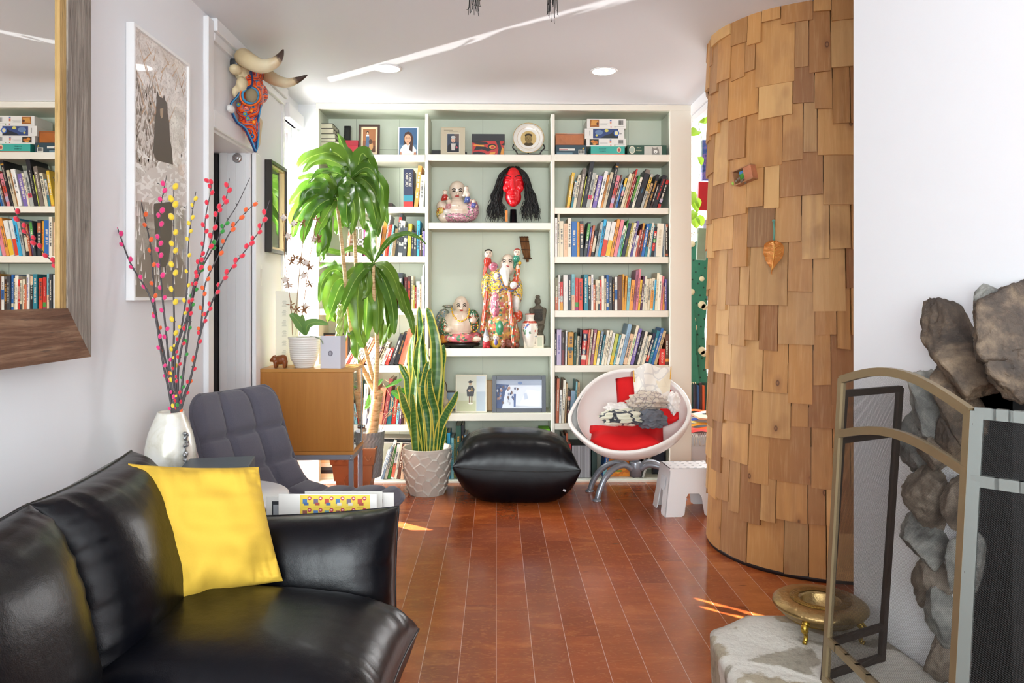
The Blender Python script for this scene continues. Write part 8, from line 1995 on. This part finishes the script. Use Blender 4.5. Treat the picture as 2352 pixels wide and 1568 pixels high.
# green spotted carved panel
Yg = 5.45
t = thing('painted_wood_figure', 'tall green carved wooden animal figure with cream spots beyond the bookcase', 'sculpture', P(1606, 880, Yg)); M_gr = mat('#2f7a60', .5, 0, (30, .2), (9, .25))
def slab(name, pts, y0, y1, m):
    mb = MB(); mb.prism([P(x, y, y0) for x, y in pts], V((0, y1 - y0, 0))); return mb.build(name, m, t, world=True)
slab('body', [(1584, 560), (1622, 545), (1626, 600), (1624, 700), (1618, 760), (1622, 830), (1624, 878), (1600, 878), (1598, 830), (1584, 800)], Yg, Yg + .05, M_gr)
slab('leg', [(1584, 700), (1592, 708), (1598, 740), (1598, 800), (1603, 845), (1606, 880), (1584, 880)], Yg - .03, Yg - .001, M_gr)
for x, y, r in ((1612, 700, 9), (1618, 705, 7), (1589, 670, 7), (1592, 735, 7), (1594, 752, 8), (1612, 805, 9), (1617, 812, 7), (1590, 560, 7), (1612, 640, 6)): mb = MB(); c = P(x, y, Yg - .004); mb.lathe([(.001, .002), (r * .0032, .002), (r * .0032, -.002), (.001, -.002)], c, 16, True, 1, 1, rotm(pi / 2, 0, 0)); mb.build('cream_spot', mat('#e3d8ae', .6), t, world=True)
mb = MB()
for i in range(34): c = P(1588 + (i * 13) % 34, 570 + i * 9, Yg - .003); mb.lathe([(.001, .001), (.0065, .001), (.0065, -.001), (.001, -.001)], c, 8, True, 1, 1, rotm(pi / 2, 0, 0))
mb.build('dots', mat('#173a2c', .6), t, world=True)
for k in range(3): mb = MB(); c = P(1587 + k * 5, 878, Yg - .03); mb.tube([c, c + V((.002, -.01, -.012))], [.006, .002], 6); mb.build('claw', mat('#e3d8ae', .5), t, world=True)
mb = MB(); q_c = P(1606, 545, Yg + .02); mb.tube([q_c, V((q_c.x, q_c.y, CEIL))], .002, 5); mb.build('hanging_wire', mat('#55585a', .4), t, world=True)
for nm, lab, ct, x0_, x1_, ya_, yb_, Y, c in (('red_box', 'red wooden block ornament hanging in the gap beside the column', 'box', 1603, 1626, 418, 483, 5.2, '#c3202c'), ('grey_green_box', 'weathered grey-green wooden block hanging in the gap beside the column', 'box', 1601, 1622, 524, 597, 5.2, '#8a9a86'), ('abstract_painting', 'narrow blue and purple swirled painting seen beside the column', 'painting', 1612, 1640, 322, 415, 5.3, None), ('grey_board', 'narrow lilac-grey board behind the green figure', 'board', 1614, 1640, 505, 690, 5.6, '#a9abbd')):
    p0, p1 = P(x0_, yb_, Y), P(x1_, ya_, Y); t = thing(nm, lab, ct, V(((p0.x + p1.x) / 2, Y, p1.z)))
    if c is None:
        s = NT('swirl_paint'); n = s.noise(s.obj(scale=(1, 1, 1)), 7, 5, .6, 2.5)[0]; cc = s.ramp(n, [(.3, '#1f2f66'), (.45, '#3a5aa0'), (.55, '#8a6ab0'), (.65, '#2a3a7a'), (.75, '#b08ac0')]); s.pbsdf(color=cc, rough=.5); m = s.m
    else: m = mat(c, .5, 0, (30, .2), (14, .15))
    mb = MB(); mb.box((p0 + p1) / 2, (p1.x - p0.x, .03, p1.z - p0.z), rotm(0, .05 if c and 'board' not in nm else 0, 0), .002); mb.build('body', m, t, world=True)
    mb = MB(); mb.tube([V((t.location.x, Y + .014, p1.z - .01)), V((t.location.x, Y + .014, CEIL))], .0012, 5); mb.build('hanging_wire', mat('#77797b', .4), t, world=True)
# pothos vine
t = thing('hanging_vine', 'trailing vine with bright green leaves hanging in the gap beside the column', 'plant', V((P(1605, 684, 5.1).x, 5.1, CEIL)))
for pa in ([(1606, 200), (1604, 280), (1611, 310), (1612, 340), (1611, 385), (1600, 420), (1590, 450), (1592, 480), (1600, 500)],):
    mb = MB(); mb.tube(catmull([P(x, y, 5.1) for x, y in pa], 6), .0016, 6); mb.build('stem', mat('#8aa84a', .6), t, world=True)
M_pot = leaf_mat('#8fbf2a', '#b5d84a', name='pothos_leaf', trans=.4)
for i, (a, b, w) in enumerate((((1598, 272), (1616, 283), 11), ((1602, 300), (1588, 312), 12), ((1616, 282), (1632, 276), 9), ((1606, 360), (1611, 380), 7), ((1592, 440), (1588, 470), 9), ((1600, 455), (1604, 478), 8), ((1596, 485), (1588, 505), 9), ((1603, 495), (1612, 520), 10), ((1592, 500), (1600, 525), 11), ((1590, 460), (1602, 488), 9))):
    pa, pb = P(a[0], a[1], 5.1), P(b[0], b[1], 5.06); leaf(t, [pa, pa.lerp(pb, .5) + V((0, -.01, .004)), pb], w * 5.1 / FPX, M_pot, seed=i, wavy=.03, nseg=12, prof=lambda u: math.sin(pi * min(1, .12 + u * .88)) ** .7)
mb = MB(); rr_ = random.Random(2)
for i in range(30): c = P(1596 + rr_.uniform(-8, 14), 530 + rr_.uniform(-22, 14), 5.2); mb.tube([c, c + V((rr_.uniform(-.03, .03), rr_.uniform(-.02, .02), rr_.uniform(-.02, .03)))], .002, 4)
mb.build('dried_roots', mat('#c9b58a', .8), t, world=True)
t = thing('shelf_of_books', 'dark green bookcase corner with a few upright books above the striped blanket', 'bookshelf', P(1612, 930, 5.75)); p0 = P(1590, 940, 5.75); mb = MB(); mb.bx((p0.x - .02, 5.74, zt3 + .02), (p0.x + .3, 5.95, zt3 + .32)); mb.build('carcass', mat('#1f4a3c', .6), t, world=True)
for i, c in enumerate(('#2b2b33', '#24507a', '#3b2a2a', '#c95a2a')): mb = MB(); mb.bx((p0.x + .002 + i * .021, 5.70, zt3 + .06), (p0.x + .020 + i * .021, 5.739, zt3 + .27 - .02 * (i % 2))); mb.build('upright_book', mat(c, .5), t, world=True)
